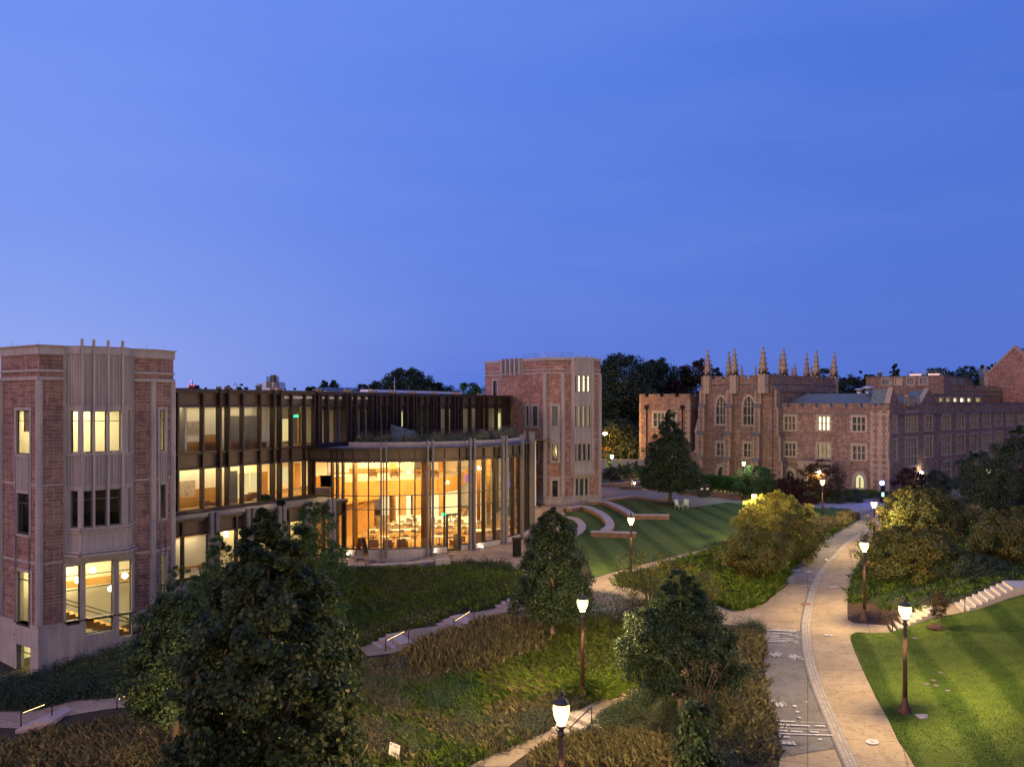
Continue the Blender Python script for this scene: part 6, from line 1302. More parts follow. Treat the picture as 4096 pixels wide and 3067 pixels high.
# silver roof vents on the old building
for x, y, s, lb in ((2085, 347, .9, 'short silver mushroom vent on the slate roof'), (2157, 328, 1.2, 'taller silver vent stack beside the short one on the slate roof')):
    p = PY(*px('G', x, 383), 122); h = PY(*px('G', x, y), 122).z - p.z; e = empty('roof_vent', p, lb, 'vent'); mb = MB(); mb.lathe([(s*.45, -.6), (s*.45, h*.55)], 12, p); mb.build('stack', 'galvanized', e); mb = MB(); mb.lathe([(s*.75, h*.56), (s*.8, h*.7), (s*.75, h*.85), (s*.3, h)], 12, p); mb.build('cowl', 'galvanized', e)
# roofscape behind the glass wing
def at(k, x, y, Y): return PY(*px(k, x, y), Y)
p = at('C', 890, 155, 92); q = at('C', 950, 155, 92); z1 = at('C', 900, 97, 92).z; e = empty('cooling_unit', p, 'pale rooftop cooling unit with louvres and a dark stack', 'rooftop unit')
x0 = at('C', 832, 155, 92).x; x1 = at('C', 952, 155, 92).x; mb = MB(); mb.box(x0, 92, p.z-1, x1, 95, z1); mb.build('casing', 'white_roof', e); mb = MB()
for i in range(2):
    for k in range(5): mb.box(x0+.4+i*(x1-x0)*.5, 91.9, p.z+.2+k*.25, x0+.4+i*(x1-x0)*.5+(x1-x0)*.38, 91.98, p.z+.35+k*.25)
mb.build('louvre', 'dark_metal', e); xa = at('C', 857, 155, 92).x; xb = at('C', 916, 155, 92).x; mb = MB(); mb.lathe([((xb-xa)/2, 0), ((xb-xa)/2*.88, at('C', 880, 37, 92).z - z1)], 10, ((xa+xb)/2, 93.5, z1+.01), smooth=False); mb.build('stack', 'rust_gear', e)
p = at('C', 798, 155, 90); e = empty('rooftop_fan', p, 'round silver rooftop fan left of the cooling unit', 'rooftop unit'); mb = MB(); mb.lathe([(.35, -.3), (.35, .28), (.42, .3), (.42, .4), (.34, .42), (.34, .52), (.3, .56)], 14, p); mb.build('fan_housing', 'galvanized', e)
p = at('C', 615, 160, 88); mb = MB(); mb.tube([p - Vector((0,0,.5)), p + Vector((0,0,.45)), p + Vector((-.1,0,.62)), p + Vector((-.28,0,.62)), p + Vector((-.34,0,.48))], .07, 8); mb.build('gooseneck_vent', 'galvanized', label='bent silver gooseneck pipe on the glass wing roof', cat='vent')
for i in range(6):
    a = at('P', 145 + i*72, 200, 88 + i*1.5); mb = MB(); mb.obox(a, (.72, .1, 0), (0, .9, .3), (0, 0, .05)); e = mb.build('solar_panel', 'solar', label=['leftmost','second','third','fourth','fifth','last'][i] + ' tilted dark solar panel from the left on the glass wing roof', cat='solar panel', group='solar panels on the glass wing roof', origin=a)
p = at('P', 930, 215, 100); mb = MB(); mb.tube([p - Vector((0,0,1)), p + Vector((0,0,1.8))], .04, 5); mb.tube([p + Vector((-.25,0,1.2)), p + Vector((.25,0,1.2))], .03, 4); mb.build('antenna_mast', 'galvanized', label='slim pale mast with a short crossbar above the glass wing roof', cat='mast')
for i, x in enumerate((675, 882, 1071, 1275)):
    p = at('P', x, 210, 84 + i*6); mb = MB(); mb.tube([p - Vector((0,0,.6)), p + Vector((0,0,.6))], [.05, .03], 5); mb.build('roof_pole', 'fin_tip', label=['first','second','third','fourth'][i] + ' thin tan pole from the left standing on the wing roof edge', cat='pole', group='thin poles on the glass wing roof')
p = at('C', 235, 150, 200); e = empty('distant_tower', p - Vector((0,0,8)), 'tiny distant building with red warning lights on the left skyline', 'building'); mb = MB(); mb.box(p.x-.6, 200, p.z-8, p.x+.6, 204, p.z+.8); mb.box(p.x-4, 201, p.z-8, p.x+.6, 205, p.z+.1); mb.tube([p + Vector((0,1,.8)), p + Vector((0,1,1.9))], .08, 4); mb.build('tower_body', 'dark_interior', e)
for dx, dz in ((0, 1.9), (-.5, .7), (.2, .9), (.7, .7)): mb = MB(); mb.lathe([(.09, 0), (.1, .08), (.03, .16)], 6, p + Vector((dx, 0, dz-.2))); mb.build('warning_light', 'lit_red', e)
# ---------------------------------------------------------------- street lamps
def lamp_proto():
    e = empty('street_lamp', (0, 0, 0), 'lamp', 'street lamp')
    mb = MB(); mb.lathe([(.27, 0), (.27, .08), (.21, .12), (.20, .2), (.15, .34), (.105, .5), (.095, .6), (.088, .64)], 16); mb.lathe([(.088, .64), (.062, 3.55)], 12); mb.build('post', 'lamp_post_paint', e)
    mb = MB(); mb.lathe([(.075, 3.55), (.11, 3.58), (.11, 3.62), (.07, 3.66), (.07, 3.72), (.14, 3.78), (.15, 3.83), (.10, 3.86)], 14); mb.build('collar', 'lamp_collar', e)
    mb = MB(); mb.lathe([(.10, 3.87), (.16, 3.93), (.215, 4.06), (.24, 4.20), (.235, 4.30), (.19, 4.345)], 12); mb.build('globe', 'globe_frosted', e)
    d = bpy.data.lights.new('bulb', 'POINT'); d.energy = 3000; d.color = (1.0, .68, .28); d.shadow_soft_size = .11; b = bpy.data.objects.new('bulb', d); C.objects.link(b); b.location = (0, 0, 4.14); b.parent = e
    mb = MB(); mb.lathe([(.235, 4.345), (.22, 4.38), (.10, 4.46), (.055, 4.50), (.05, 4.56), (.075, 4.60), (.02, 4.66), (.01, 4.76)], 12); mb.build('cap', 'lamp_collar', e)
    return e
LP = lamp_proto(); LPT = tree_of(LP); lused = [False]
def lamp(p, lb, s=1.0, globe=None):
    if not lused[0]: lused[0] = True; o = LP
    else: o = copy_tree(LP, LPT)
    o.location = p; o.scale = (1, 1, s); tag(o, lb, 'street lamp', 'globe lamps along the paths'); 
    if globe:
        for c in children(o):
            if c.name.startswith('globe'): c.data = c.data.copy(); c.data.materials[0] = MATS[globe]
            if c.name.startswith('bulb'): c.data = c.data.copy(); c.data.energy = 560; c.data.color = (.75, 1, .5) if 'white' in globe else (1, .82, .5)
    return o
for sx, sy, gy, lb in ((3620, 2850, 2440, 'globe street lamp standing in the bank lawn, its flared base in full view'), (3457, 2481, 2181, 'globe street lamp in the mulch corner left of the short stair'), (3496, 2203, 2015, 'globe street lamp where the shrubs meet the curved path, behind the mulch-corner lamp'), (3290, 2098, 1926, 'globe street lamp on the strip of pale plume grass beside the cycle lane')):
    p = G('S', sx, sy); h = (p.z - (CAMH - (gy - CY)/FP*p.y)) * -1; lamp(p, lb, max(.9, min(1.12, h/4.16)))
def lamp_at_globe(sx, gy, z0, lb, globe=None, h=4.16):
    Yd = (CAMH - (z0 + h))*FP/(gy - CY); x = (sx - CX)/FP*Yd; z = tz(x, Yd); lamp((x, Yd, z), lb, (CAMH - (gy - CY)/FP*Yd - z)/4.16, globe); return x, Yd
lamp_at_globe(2524, 2079, 0, 'globe street lamp at the lower edge of the striped central lawn')
lamp_at_globe(2330, 2412, -.25, 'globe street lamp amid the bright green grasses left of centre')
lamp_at_globe(2245, 2843, -.55, 'nearest globe street lamp, beside the short flight of three steps at the bottom')
lamp_at_globe(3017, 1984, 0, 'globe street lamp half buried in the golden-lit shrub')
lamp_at_globe(2975, 1852, 0, 'greenish-white globe lamp before the gothic hall', 'globe_frosted_white', 4.6)
p = G('S', 861, 2867); lamp_at_globe(861, 2862, -2.3, 'globe street lamp mostly hidden inside the big foreground tree')
q = PY(3955, 1881, 84); lamp((q.x, q.y, tz(q.x, q.y)), 'bright lamp peeping through leaves at the right edge', (q.z - tz(q.x, q.y))/4.16, 'globe_frosted_pale')
q = PY(2420, 1734, 141); e = empty('sodium_lamp', (q.x, q.y, tz(q.x, q.y)), 'orange sodium road lamp among the dark trees right of the far tower', 'street lamp'); zz = tz(q.x, q.y)
mb = MB(); mb.tube([(q.x+.8, q.y, zz), (q.x+.8, q.y, q.z-.2), (q.x+.4, q.y, q.z+.15), (q.x, q.y, q.z+.1)], .07, 6); mb.build('pole', 'dark_metal', e); mb = MB(); mb.lathe([(.1, -.22), (.32, -.1), (.32, .08), (.1, .15)], 10, q); mb.build('lens', 'globe_sodium', e)
q = PY(2897, 1908, 117); e = empty('wall_lamp', (q.x, q.y, 0), 'low warm lamp just above the clipped hedge', 'lamp'); mb = MB(); mb.tube([(q.x, q.y, 0), (q.x, q.y, q.z-.2)], .05, 6); mb.build('post', 'dark_metal', e); mb = MB(); mb.lathe([(.1, -.2), (.24, 0), (.16, .18)], 10, q); mb.build('lens', 'globe_warm', e); mb = MB(); mb.lathe([(.18, .181), (.28, .22), (.05, .34)], 10, q); mb.build('hood', 'dark_metal', e)
q = PY(*px('Q', 283, 520), 138); e = empty('street_lamp', (q.x, q.y, tz(q.x, q.y)), 'small greenish-white lamp in the dark trees beside the far tower', 'street lamp'); mb = MB(); mb.tube([(q.x, q.y, tz(q.x, q.y)), (q.x, q.y, q.z-.2)], .06, 6); mb.build('post', 'dark_metal', e); mb = MB(); mb.lathe([(.08, -.2), (.24, 0), (.14, .2)], 8, q); mb.build('globe', 'globe_white', e)
# blue emergency phone
p = PZ(3531, 2011, .02); q = PY(3528, 1930, p.y); e = empty('emergency_phone', p, 'black emergency call post topped by a glowing blue light', 'call post')
mb = MB(); mb.box(p.x-.22, p.y-.15, 0, p.x+.22, p.y+.15, q.z-.3); mb.build('post', 'black_metal', e); mb = MB(); mb.lathe([(.17, -.28), (.2, -.1), (.2, .14), (.12, .22)], 12, q); mb.build('beacon', 'globe_blue', e); mb = MB(); mb.lathe([(.24, .221), (.2, .3), (.03, .36)], 12, q); mb.build('cap', 'black_metal', e)
c = PY(*px('O', 87, 765), p.y-.17); mb = MB(); mb.box(c.x-.14, c.y-.02, c.z-.25, c.x+.14, c.y+.02, c.z+.25); mb.build('lit_panel', 'globe_white_dim', e)
# ---------------------------------------------------------------- steps and handrails
def flight(name, label, o, a, e_, n, run, rise, width, mat, back=.2):
    """n steps rising along a; the far end of the lowest nosing is at o and the steps extend along e_"""
    a = Vector((*a, 0)).normalized(); w = Vector((*e_, 0)).normalized()*width; T = empty(name, o, label, 'steps'); o = Vector(o)
    for i in range(n):
        mb = MB(); L = run*1.08 if i < n-1 else run + back; mb.obox(o + a*run*i + Vector((0, 0, rise*i - .35)), a*L, w, (0, 0, .35 + rise - (.003 if i else 0))); mb.build('step', mat, T)
    return T
def rail(name, label, pts, mat='black_metal', r=.03, posts=(0, -1), led=None, group=None):
    """handrail through top points (x,y,z); posts drop to the ground under the numbered points"""
    T = empty(name, (pts[0][0], pts[0][1], tz(pts[0][0], pts[0][1])), label, 'handrail', group); mb = MB(); mb.tube(pts, r, 6); mb.build('top_rail', mat, T)
    for k in posts: q = pts[k]; mb = MB(); mb.tube([(q[0], q[1], tz(q[0], q[1]) - .1), (q[0], q[1], q[2] - .01)], r, 6); mb.build('post', mat, T)
    if led:
        a, b = Vector(pts[0]), Vector(pts[1]); mb = MB(); s = a.lerp(b, .08); t = a.lerp(b, .95); n = (t - s).normalized().cross(Vector((0, 0, 1)))*.010; d = Vector((0, 0, -.035)); mb.poly([s-n+d, t-n+d, t+n+d, s+n+d][::-1]); mb.poly([s+n*1.6+d*.3, t+n*1.6+d*.3, t+n*1.6+d, s+n*1.6+d]); mb.poly([s-n*1.6+d*.3, t-n*1.6+d*.3, t-n*1.6+d, s-n*1.6+d]); mb.build('light_strip', 'led_rail', T)
    return T
def rail_px(name, label, k, tops, bases, **kw):
    """tops: photo points along the rail; bases: photo points of the feet of its first and last post"""
    b0, b1 = G(k, *bases[0]), G(k, *bases[1]); out = []; n = len(tops)
    x0 = tops[0][0]; x1 = tops[-1][0]
    for (x, y) in tops:
        t = (x - x0)/(x1 - x0) if x1 != x0 else 0; Yd = b0.y + (b1.y - b0.y)*t; p = PY(*px(k, x, y), Yd); out.append(tuple(p))
    return rail(name, label, out, **kw)
a1, e1 = (.87, .5), (.5, -.87)
plane = 'step_stone'
for (k, x, y, z, lb) in (('K', 340, 676, -1.78, 'lowest visible flight of three pink stone garden steps'), ('K', 822, 538, -1.27, 'middle flight of three pink stone garden steps'), ('K', 1252, 402, -.70, 'top flight of three pink stone garden steps half behind the maple')):
    o = PZ(*px(k, x, y), z + .15); flight('garden_steps', lb, (o.x, o.y, z), a1, e1, 3, .46, .16, 2.3, plane, .35)
o = PZ(*px('B', 505, 1222), -2.75); flight('garden_steps', 'pink stone steps at the far left below the near tower', (o.x - .9, o.y, -3.12), (.97, .1), (-.1, -.97), 3, .42, .15, 3.2, plane, .3)
rp = 'handrails with light strips along the garden steps'
rail_px('handrail', 'black handrail on the lowest pink garden steps, its underside lit', 'K', [(447, 663), (590, 590), (616, 588)], [(447, 748), (617, 694)], led=1, group=rp)
rail_px('handrail', 'black handrail on the middle pink garden steps', 'K', [(950, 520), (1072, 443), (1099, 443)], [(950, 596), (1098, 544)], led=1, group=rp)
rail_px('handrail', 'black handrail on the top garden steps beside the maple', 'K', [(1379, 376), (1440, 340), (1470, 340)], [(1379, 442), (1470, 420)], group=rp)
rail_px('handrail', 'glowing handrail at the far left garden steps', 'B', [(137, 1302), (300, 1241), (338, 1240)], [(137, 1395), (340, 1352)], led=1, group=rp)
rail_px('handrail', 'glowing handrail left of the big dark maple', 'B', [(762, 1214), (900, 1150), (930, 1150)], [(762, 1282), (930, 1225)], led=1, group=rp)
ax = Vector((.73, .68)).normalized(); ex = (ax.y, -ax.x)
o = G('K', 1668, 1338); flight('front_steps', 'three pale concrete steps beside the nearest lamp', (o.x, o.y, o.z + .02), tuple(ax), ex, 3, .42, .16, 1.9, 'step_concrete', .3)
rail_px('handrail', 'thin handrail on the left of the three pale steps', 'K', [(1627, 1242), (1770, 1120), (1785, 1098)], [(1627, 1345), (1790, 1230)], r=.022)
rail_px('handrail', 'thin handrail on the right of the three pale steps', 'K', [(1808, 1305), (1955, 1160), (1966, 1158)], [(1808, 1342), (1966, 1290)], r=.022)
flight('bank_steps', 'lower flight of pale concrete steps rising beside the bank lawn', (21.15, 45.75, 0), (1, .03), (-.28, -1), 7, .32, .15, 1.95, 'step_concrete', .3)
flight('bank_steps', 'upper flight of pale concrete steps running off the right edge', (25.05, 45.9, 1.05), (1, .03), (-.28, -1), 9, .345, .15, 1.95, 'step_concrete', 3)
sheet('landing', [(23.0, 45.9), (25.2, 46.0), (24.75, 43.9), (22.6, 43.8)], 'tan_concrete', .06, .5, **ST)
for lb, P in (('thin handrail at the far side of the lower bank steps', [(20.8, 45.8, .95), (23.4, 45.9, 2.05), (23.7, 45.9, 2.05)]), ('thin handrail at the near side of the lower bank steps', [(20.6, 43.85, .95), (23.0, 43.95, 2.05), (23.5, 43.95, 2.05)]), ('thin handrail at the far side of the upper bank steps', [(24.8, 46, 2.0), (28.0, 46.1, 3.35), (28.5, 46.1, 3.35)]), ('thin handrail at the near side of the upper bank steps', [(24.6, 44.0, 2.0), (27.8, 44.1, 3.35), (28.3, 44.1, 3.35)])): rail('handrail', lb, P, 'dark_metal', .022, (0, -1), group='handrails on the bank steps')
sheet('garden_path', GL('K', (150,748),(345,690),(430,640),(560,596),(815,560),(850,520),(960,478),(1245,436),(1290,400),(1400,370),(1520,350),(1560,330),(1600,380),(1500,425),(1440,448),(1290,470),(1140,500),(1095,590),(940,600),(720,668),(655,712),(500,762),(180,790)), 'patio_tan', .03, .5, **ST)
sheet('garden_path', GL('B', (-60,1300),(200,1296),(480,1228),(700,1215),(900,1180),(1120,1160),(1120,1210),(900,1260),(700,1282),(420,1330),(250,1405),(-60,1400)), 'patio_tan', .03, .5, **ST)
sheet('front_path', GL('K', (1050,1600),(1300,1480),(1670,1325),(1800,1235),(2000,1115),(2212,1010)) + GL('L', (400,1000),(620,890),(760,850),(790,930),(640,965),(430,1082),(270,1152),(160,1292)) + GL('K', (1960,1290),(1850,1350),(1700,1395),(1480,1510),(1350,1600)), 'tan_concrete', .03, .45, **ST)
# ---------------------------------------------------------------- low walls
def low_wall(name, label, line, h, th, body='seat_stone', cop='cap_stone', z0=None, ch=.1, proud=.05, group=None):
    T = empty(name, (line[0][0], line[0][1], 0), label, 'wall', group)
    def rib(mb, wl, wr, za, zb):
        L = []; R = []
        for i, p in enumerate(line):
            a = Vector(line[max(i-1, 0)]); b = Vector(line[min(i+1, len(line)-1)]); d = (b - a).normalized(); n = Vector((-d.y, d.x)); p = Vector(p); L.append(p + n*wl); R.append(p - n*wr)
        zt = [(tz(*p) if z0 is None else z0) for p in line]
        f = lambda S_, z: [(q.x, q.y, z if z0 is not None else zz + z) for q, zz in zip(S_, zt)]
        mb.quadstrip(f(L, zb), f(R, zb), False); mb.quadstrip(f(L, za), f(L, zb), False); mb.quadstrip(f(R, zb), f(R, za), False)
        for i in (0, -1): mb.poly([f(L, za)[i], f(L, zb)[i], f(R, zb)[i], f(R, za)[i]])
    mb = MB(); rib(mb, th/2, th/2, -.6, h); mb.build('body', body, T); mb = MB(); rib(mb, th/2+proud, th/2+proud, h+.002, h+ch); mb.build('coping', cop, T); return T
def LZ(k, z, *pts): return [tuple(PZ(*px(k, x, y), z)[:2]) for x, y in pts]
gw = 'curved stone seat walls in the lawn'
low_wall('seat_wall', 'upper curved seat wall sweeping down the central lawn', smooth_line(LZ('I', .5, (368,382),(520,382),(640,420),(730,462),(800,505)), 5), .42, .75, group=gw)
low_wall('seat_wall', 'straight arm of the upper seat wall pointing right', LZ('I', .5, (765,512),(1170,512)), .45, .5, group=gw)
low_wall('seat_wall', 'lower curved seat wall like an S nearest the tower corner', smooth_line(LZ('I', .5, (185,446),(330,430),(440,465),(530,515),(583,575),(585,622),(530,668)), 5), .42, .75, group=gw)
low_wall('seat_wall', 'straight arm of the lower seat wall behind the lawn lamp', LZ('I', .5, (402,676),(850,688)), .45, .5, group=gw)
low_wall('seat_wall', 'long low coping along the plaza edge of the lawn, ending at the oak', LZ('I', .3, (520,368),(700,343),(830,326),(930,335),(1030,353),(1165,338)), .25, .6, group=gw)
low_wall('curb_ring', 'pale curved kerb ring beside the maple at the lawn corner', smooth_line(LZ('I', .1, (170,536),(260,560),(315,620),(290,675),(215,725)), 5), .06, .7, 'cap_stone', group=gw)
low_wall('retaining_wall', 'low pale curved wall along the garden edge of the patio', smooth_line(LZ('E', .1, (330,1134),(500,1134),(700,1128),(950,1112),(1190,1092)), 4), .08, .5, 'limestone', z0=0)
low_wall('retaining_wall', 'raised square end block of the curved patio wall', LZ('E', .35, (1195,1082),(1328,1076)), .32, .55, 'limestone', z0=0)
low_wall('retaining_wall', 'low red stone wall under the clipped hedge by the old building', LZ('G', .5, (620,1163),(800,1172),(960,1183),(1130,1200)), .5, .5, 'seat_stone', 'dark_coping')
low_wall('planter', 'long raised planter near the balustrade beside the far tower', LZ('Q', .45, (100,968),(300,966),(500,945),(760,925)), .4, .6, 'seat_stone', 'cap_stone')
low_wall('planter', 'square raised planter with a small uplit tree', LZ('Q', .5, (400,995),(560,1000),(780,1008)), .45, .5, 'seat_stone', 'cap_stone')
for i, x in enumerate((130, 330, 480, 610, 760)):
    b = PY(*px('Q', x, 900), 133); mb = MB(); z = tz(b.x, b.y); mb.box(b.x-.5, 132.6, z-.2, b.x+.5, 133.4, z+2.6); mb.box(b.x-.62, 132.5, z+2.602, b.x+.62, 133.5, z+2.8); mb.build('balustrade_pier', 'limestone', label=['leftmost','second','third','fourth','last'][i] + ' pale stone pier of the far balustrade counted from the tower', cat='pier', group='piers of the far balustrade')
b0 = PY(*px('Q', 100, 900), 133); b1 = PY(*px('Q', 790, 900), 133); mb = MB(); z = tz(b0.x, 133)
for h in (.4, 2.2): mb.box(b0.x, 132.9, z+h, b1.x, 133.05, z+h+.12)
x = b0.x
while x < b1.x: mb.box(x, 132.95, z+.4, x+.06, 133.0, z+2.2); x += .34
mb.build('balustrade_railing', 'dark_metal', label='dark iron railing running between the pale piers', cat='railing')
# ---------------------------------------------------------------- bins, chairs, sign, car
p = PZ(*px('G', 836, 1216), .02)
e = empty('litter_bin', p, 'black double litter bin in front of the hedge wall', 'bin'); mb = MB(); mb.box(p.x-.75, p.y-.4, .05, p.x+.75, p.y+.4, 1.45); mb.build('cabinet', 'black_metal', e); mb = MB(); mb.box(p.x-.85, p.y-.5, 1.452, p.x+.85, p.y+.5, 1.62); mb.build('lid', 'black_metal', e)
for dx in (-.38, .38): mb = MB(); mb.box(p.x+dx-.16, p.y-.43, .95, p.x+dx+.16, p.y-.405, 1.2); mb.build('notice', 'sign_white', e)
p = PZ(*px('D', 1320, 1510), .02); e = empty('litter_bin', p, 'dark bin tucked against the maple on the patio', 'bin'); mb = MB(); mb.box(p.x-.35, p.y-.35, .02, p.x+.35, p.y+.35, 1.35); mb.build('cabinet', 'black_metal', e); mb = MB(); mb.box(p.x-.42, p.y-.42, 1.352, p.x+.42, p.y+.42, 1.45); mb.build('lid', 'black_metal', e)
for (x, y, rz, lb) in ((1268, 460, .6, 'pale green slatted lawn chair nearest the oak mulch ring'), (1330, 455, -.5, 'second pale green lawn chair, right of the first')):
    p = PZ(*px('I', x, y), .03); e = empty('lawn_chair', p, lb, 'chair', 'lawn chairs under the plaza oak', rz)
    mb = MB(); mb.box(-.3, -.3, .42, .3, .3, .45); o = mb.build('seat', 'lawn_chair'); o.parent = e
    mb = MB(); mb.obox((-.3, .28, .5), (.6, 0, 0), (0, .03, 0), (0, .22, .62)); o = mb.build('backrest', 'lawn_chair'); o.parent = e
    mb = MB()
    for s in (-1, 1): mb.tube([(s*.3, -.35, 0), (s*.3, -.25, .66), (s*.3, .36, .68)], .025, 5); mb.tube([(s*.3, .38, 0), (s*.3, .28, .5)], .025, 5)
    o = mb.build('frame', 'lawn_chair'); o.parent = e
p = G('K', 500, 1575); e = empty('yard_sign', p, 'white leaning yard sign on a wire stake in the front grass', 'sign', rz=-.85); e.rotation_euler = (0, .14, -.5); e.scale = (.68, .68, .68)
mb = MB(); mb.tube([(-.2, 0, 0), (-.2, 0, .5)], .008, 4); mb.tube([(.2, 0, 0), (.2, 0, .5)], .008, 4); o = mb.build('stake', 'galvanized'); o.parent = e
mb = MB(); mb.box(-.36, -.01, .45, .36, .01, 1.22); o = mb.build('board', 'sign_white'); o.parent = e
mb = MB(); mb.lathe([(.001, 0), (.09, .0)], 16); 
def flat(name, mat, x0, z0, x1, z1, y=-.0125):
    m = MB(); m.poly([(x0, y, z0), (x1, y, z0), (x1, y, z1), (x0, y, z1)]); o = m.build(name, mat); o.parent = e
m = MB(); A_ = [(-.22 + .09*math.cos(t), -.0125, 1.1 + .09*math.sin(t)) for t in np.linspace(.6, 5.4, 16)]; B_ = [(-.22 + .05*math.cos(t) + .01, -.0125, 1.1 + .05*math.sin(t)) for t in np.linspace(.6, 5.4, 16)]; m.quadstrip(A_, B_, False); o = m.build('emblem', 'dark_metal'); o.parent = e
flat('red_line', 'sign_red', -.10, 1.08, .28, 1.13); flat('red_line', 'sign_red', -.10, 1.00, .20, 1.04)
for i in range(6): flat('text_line', 'grey_blind', -.28, .88 - i*.06, .28 - .08*(i % 3), .90 - i*.06)
flat('small_figure', 'dark_metal', .22, .54, .28, .70)
def car(p, rz, label):
    T = empty('parked_car', p, label, 'car', rz=rz); pr = [(-2.2,.45),(-2.25,.8),(-2.15,.98),(-1.25,1.08),(-.75,1.55),(-.3,1.66),(1.2,1.66),(1.75,1.5),(2.15,1.02),(2.25,.6),(2.2,.42)]
    mb = MB(); n = len(pr)
    def yw(z): return .92 if z < 1.1 else .92 - (z-1.1)*.35
    A_ = [(x, -yw(z), z) for x, z in pr]; B_ = [(x, yw(z), z) for x, z in pr]; mb.quadstrip(A_, B_, False, closed=True); mb.poly(A_); mb.poly(B_[::-1]); o = mb.build('body', 'car_white'); o.parent = T
    for s in (-1, 1):
        for xs in (((-1.12,1.1),(-.72,1.5),(-.02,1.56),(-.02,1.1)), ((.06,1.1),(.06,1.56),(.85,1.56),(.85,1.1)), ((.93,1.1),(.93,1.55),(1.5,1.46),(1.85,1.1))): mb = MB(); mb.poly([(x, s*(yw(z)+.012), z) for x, z in xs]); o = mb.build('window', 'dark_glass'); o.parent = T
    for x in (-1.42, 1.4):
        for s in (-1, 1):
            mb = MB(); mb.lathe([(.36, -.12), (.38, -.08), (.38, .08), (.36, .12)], 16); o = mb.build('wheel', 'tyre'); o.parent = T; o.location = (x, s*.84, .38); o.rotation_euler = (math.pi/2, 0, 0)
            mb = MB(); mb.lathe([(.24, -.135), (.24, .135)], 12); r = mb.build('rim', 'galvanized'); r.parent = o
    for s in (-.65, .65): mb = MB(); mb.box(-2.27, s-.18, .78, -2.16, s+.18, .92); o = mb.build('headlight', 'sign_white'); o.parent = T
    mb = MB(); mb.box(-2.2, -.9, .3, 2.2, .9, .44); o = mb.build('sill', 'dark_metal'); o.parent = T
q = PY(*px('Q', 560, 535), 150); car((q.x + 2.2, 150, q.z), 0.05, 'white hatchback parked on the road behind the stone block')
mb = MB(); mb.poly([(q.x-30, 146.5, q.z-.02), (q.x+30, 146.5, q.z-.02), (q.x+30, 154, q.z-.02), (q.x-30, 154, q.z-.02)]); mb.poly([(q.x-30, 146.5, -1), (q.x+30, 146.5, -1), (q.x+30, 146.5, q.z-.02), (q.x-30, 146.5, q.z-.02)]); mb.build('road', 'grey_concrete', **ST)
b = PY(*px('Q', 718, 640), 138); t = PY(*px('Q', 718, 575), 138); mb = MB(); mb.lathe([(.16, -1.5), (.16, t.z-b.z)], 8, b); mb.build('marker_post', 'red_plastic', label='thin red marker post below the parked car', cat='post')
for x, y in ((1160, 1378), (1408, 1397)):
    pass
# ---------------------------------------------------------------- foliage
def rawmesh(name, V, nper, mats, rnd=None, smooth=False, extra=None):
    """V: (n, k, 3) polygons of k corners"""
    n, k = V.shape[:2]; me = bpy.data.meshes.new(name); me.vertices.add(n*k); me.vertices.foreach_set('co', V.reshape(-1).astype(np.float32))
    me.loops.add(n*k); me.loops.foreach_set('vertex_index', np.arange(n*k, dtype=np.int32)); me.polygons.add(n)
    me.polygons.foreach_set('loop_start', np.arange(0, n*k, k, dtype=np.int32)); me.update(calc_edges=True)
    a = me.attributes.new('rnd', 'FLOAT', 'FACE'); a.data.foreach_set('value', (rnd if rnd is not None else rng.random(n)).astype(np.float32))
    me.materials.append(MATS[mats]); me.validate(); return me
def unit(v): return v/np.maximum(1e-9, np.linalg.norm(v, axis=-1, keepdims=True))
def leaf_polys(Cn, size, nrm, shape='oval', aspect=.62):
    n = len(Cn); N_ = unit(nrm); d = unit(np.cross(N_, rng.normal(size=(n, 3)))); b = np.cross(N_, d); s = (size*rng.uniform(.6, 1.3, n))[:, None]
    if shape == 'oval':
        P = [(-.5, 0, 0), (-.1, aspect/2, .08), (.5, 0, -.06), (-.1, -aspect/2, .08)]
    else:   # lobed, like a plane or tulip leaf
        P = [(-.45, 0, 0), (-.38, .30, .03), (-.08, .24, 0), (.10, .52, .06), (.22, .20, 0), (.55, 0, -.08), (.22, -.20, 0), (.10, -.52, .06), (-.08, -.24, 0), (-.38, -.30, .03)]
    return np.stack([Cn + s*(d*p[0] + b*p[1] + N_*p[2]) for p in P], 1)
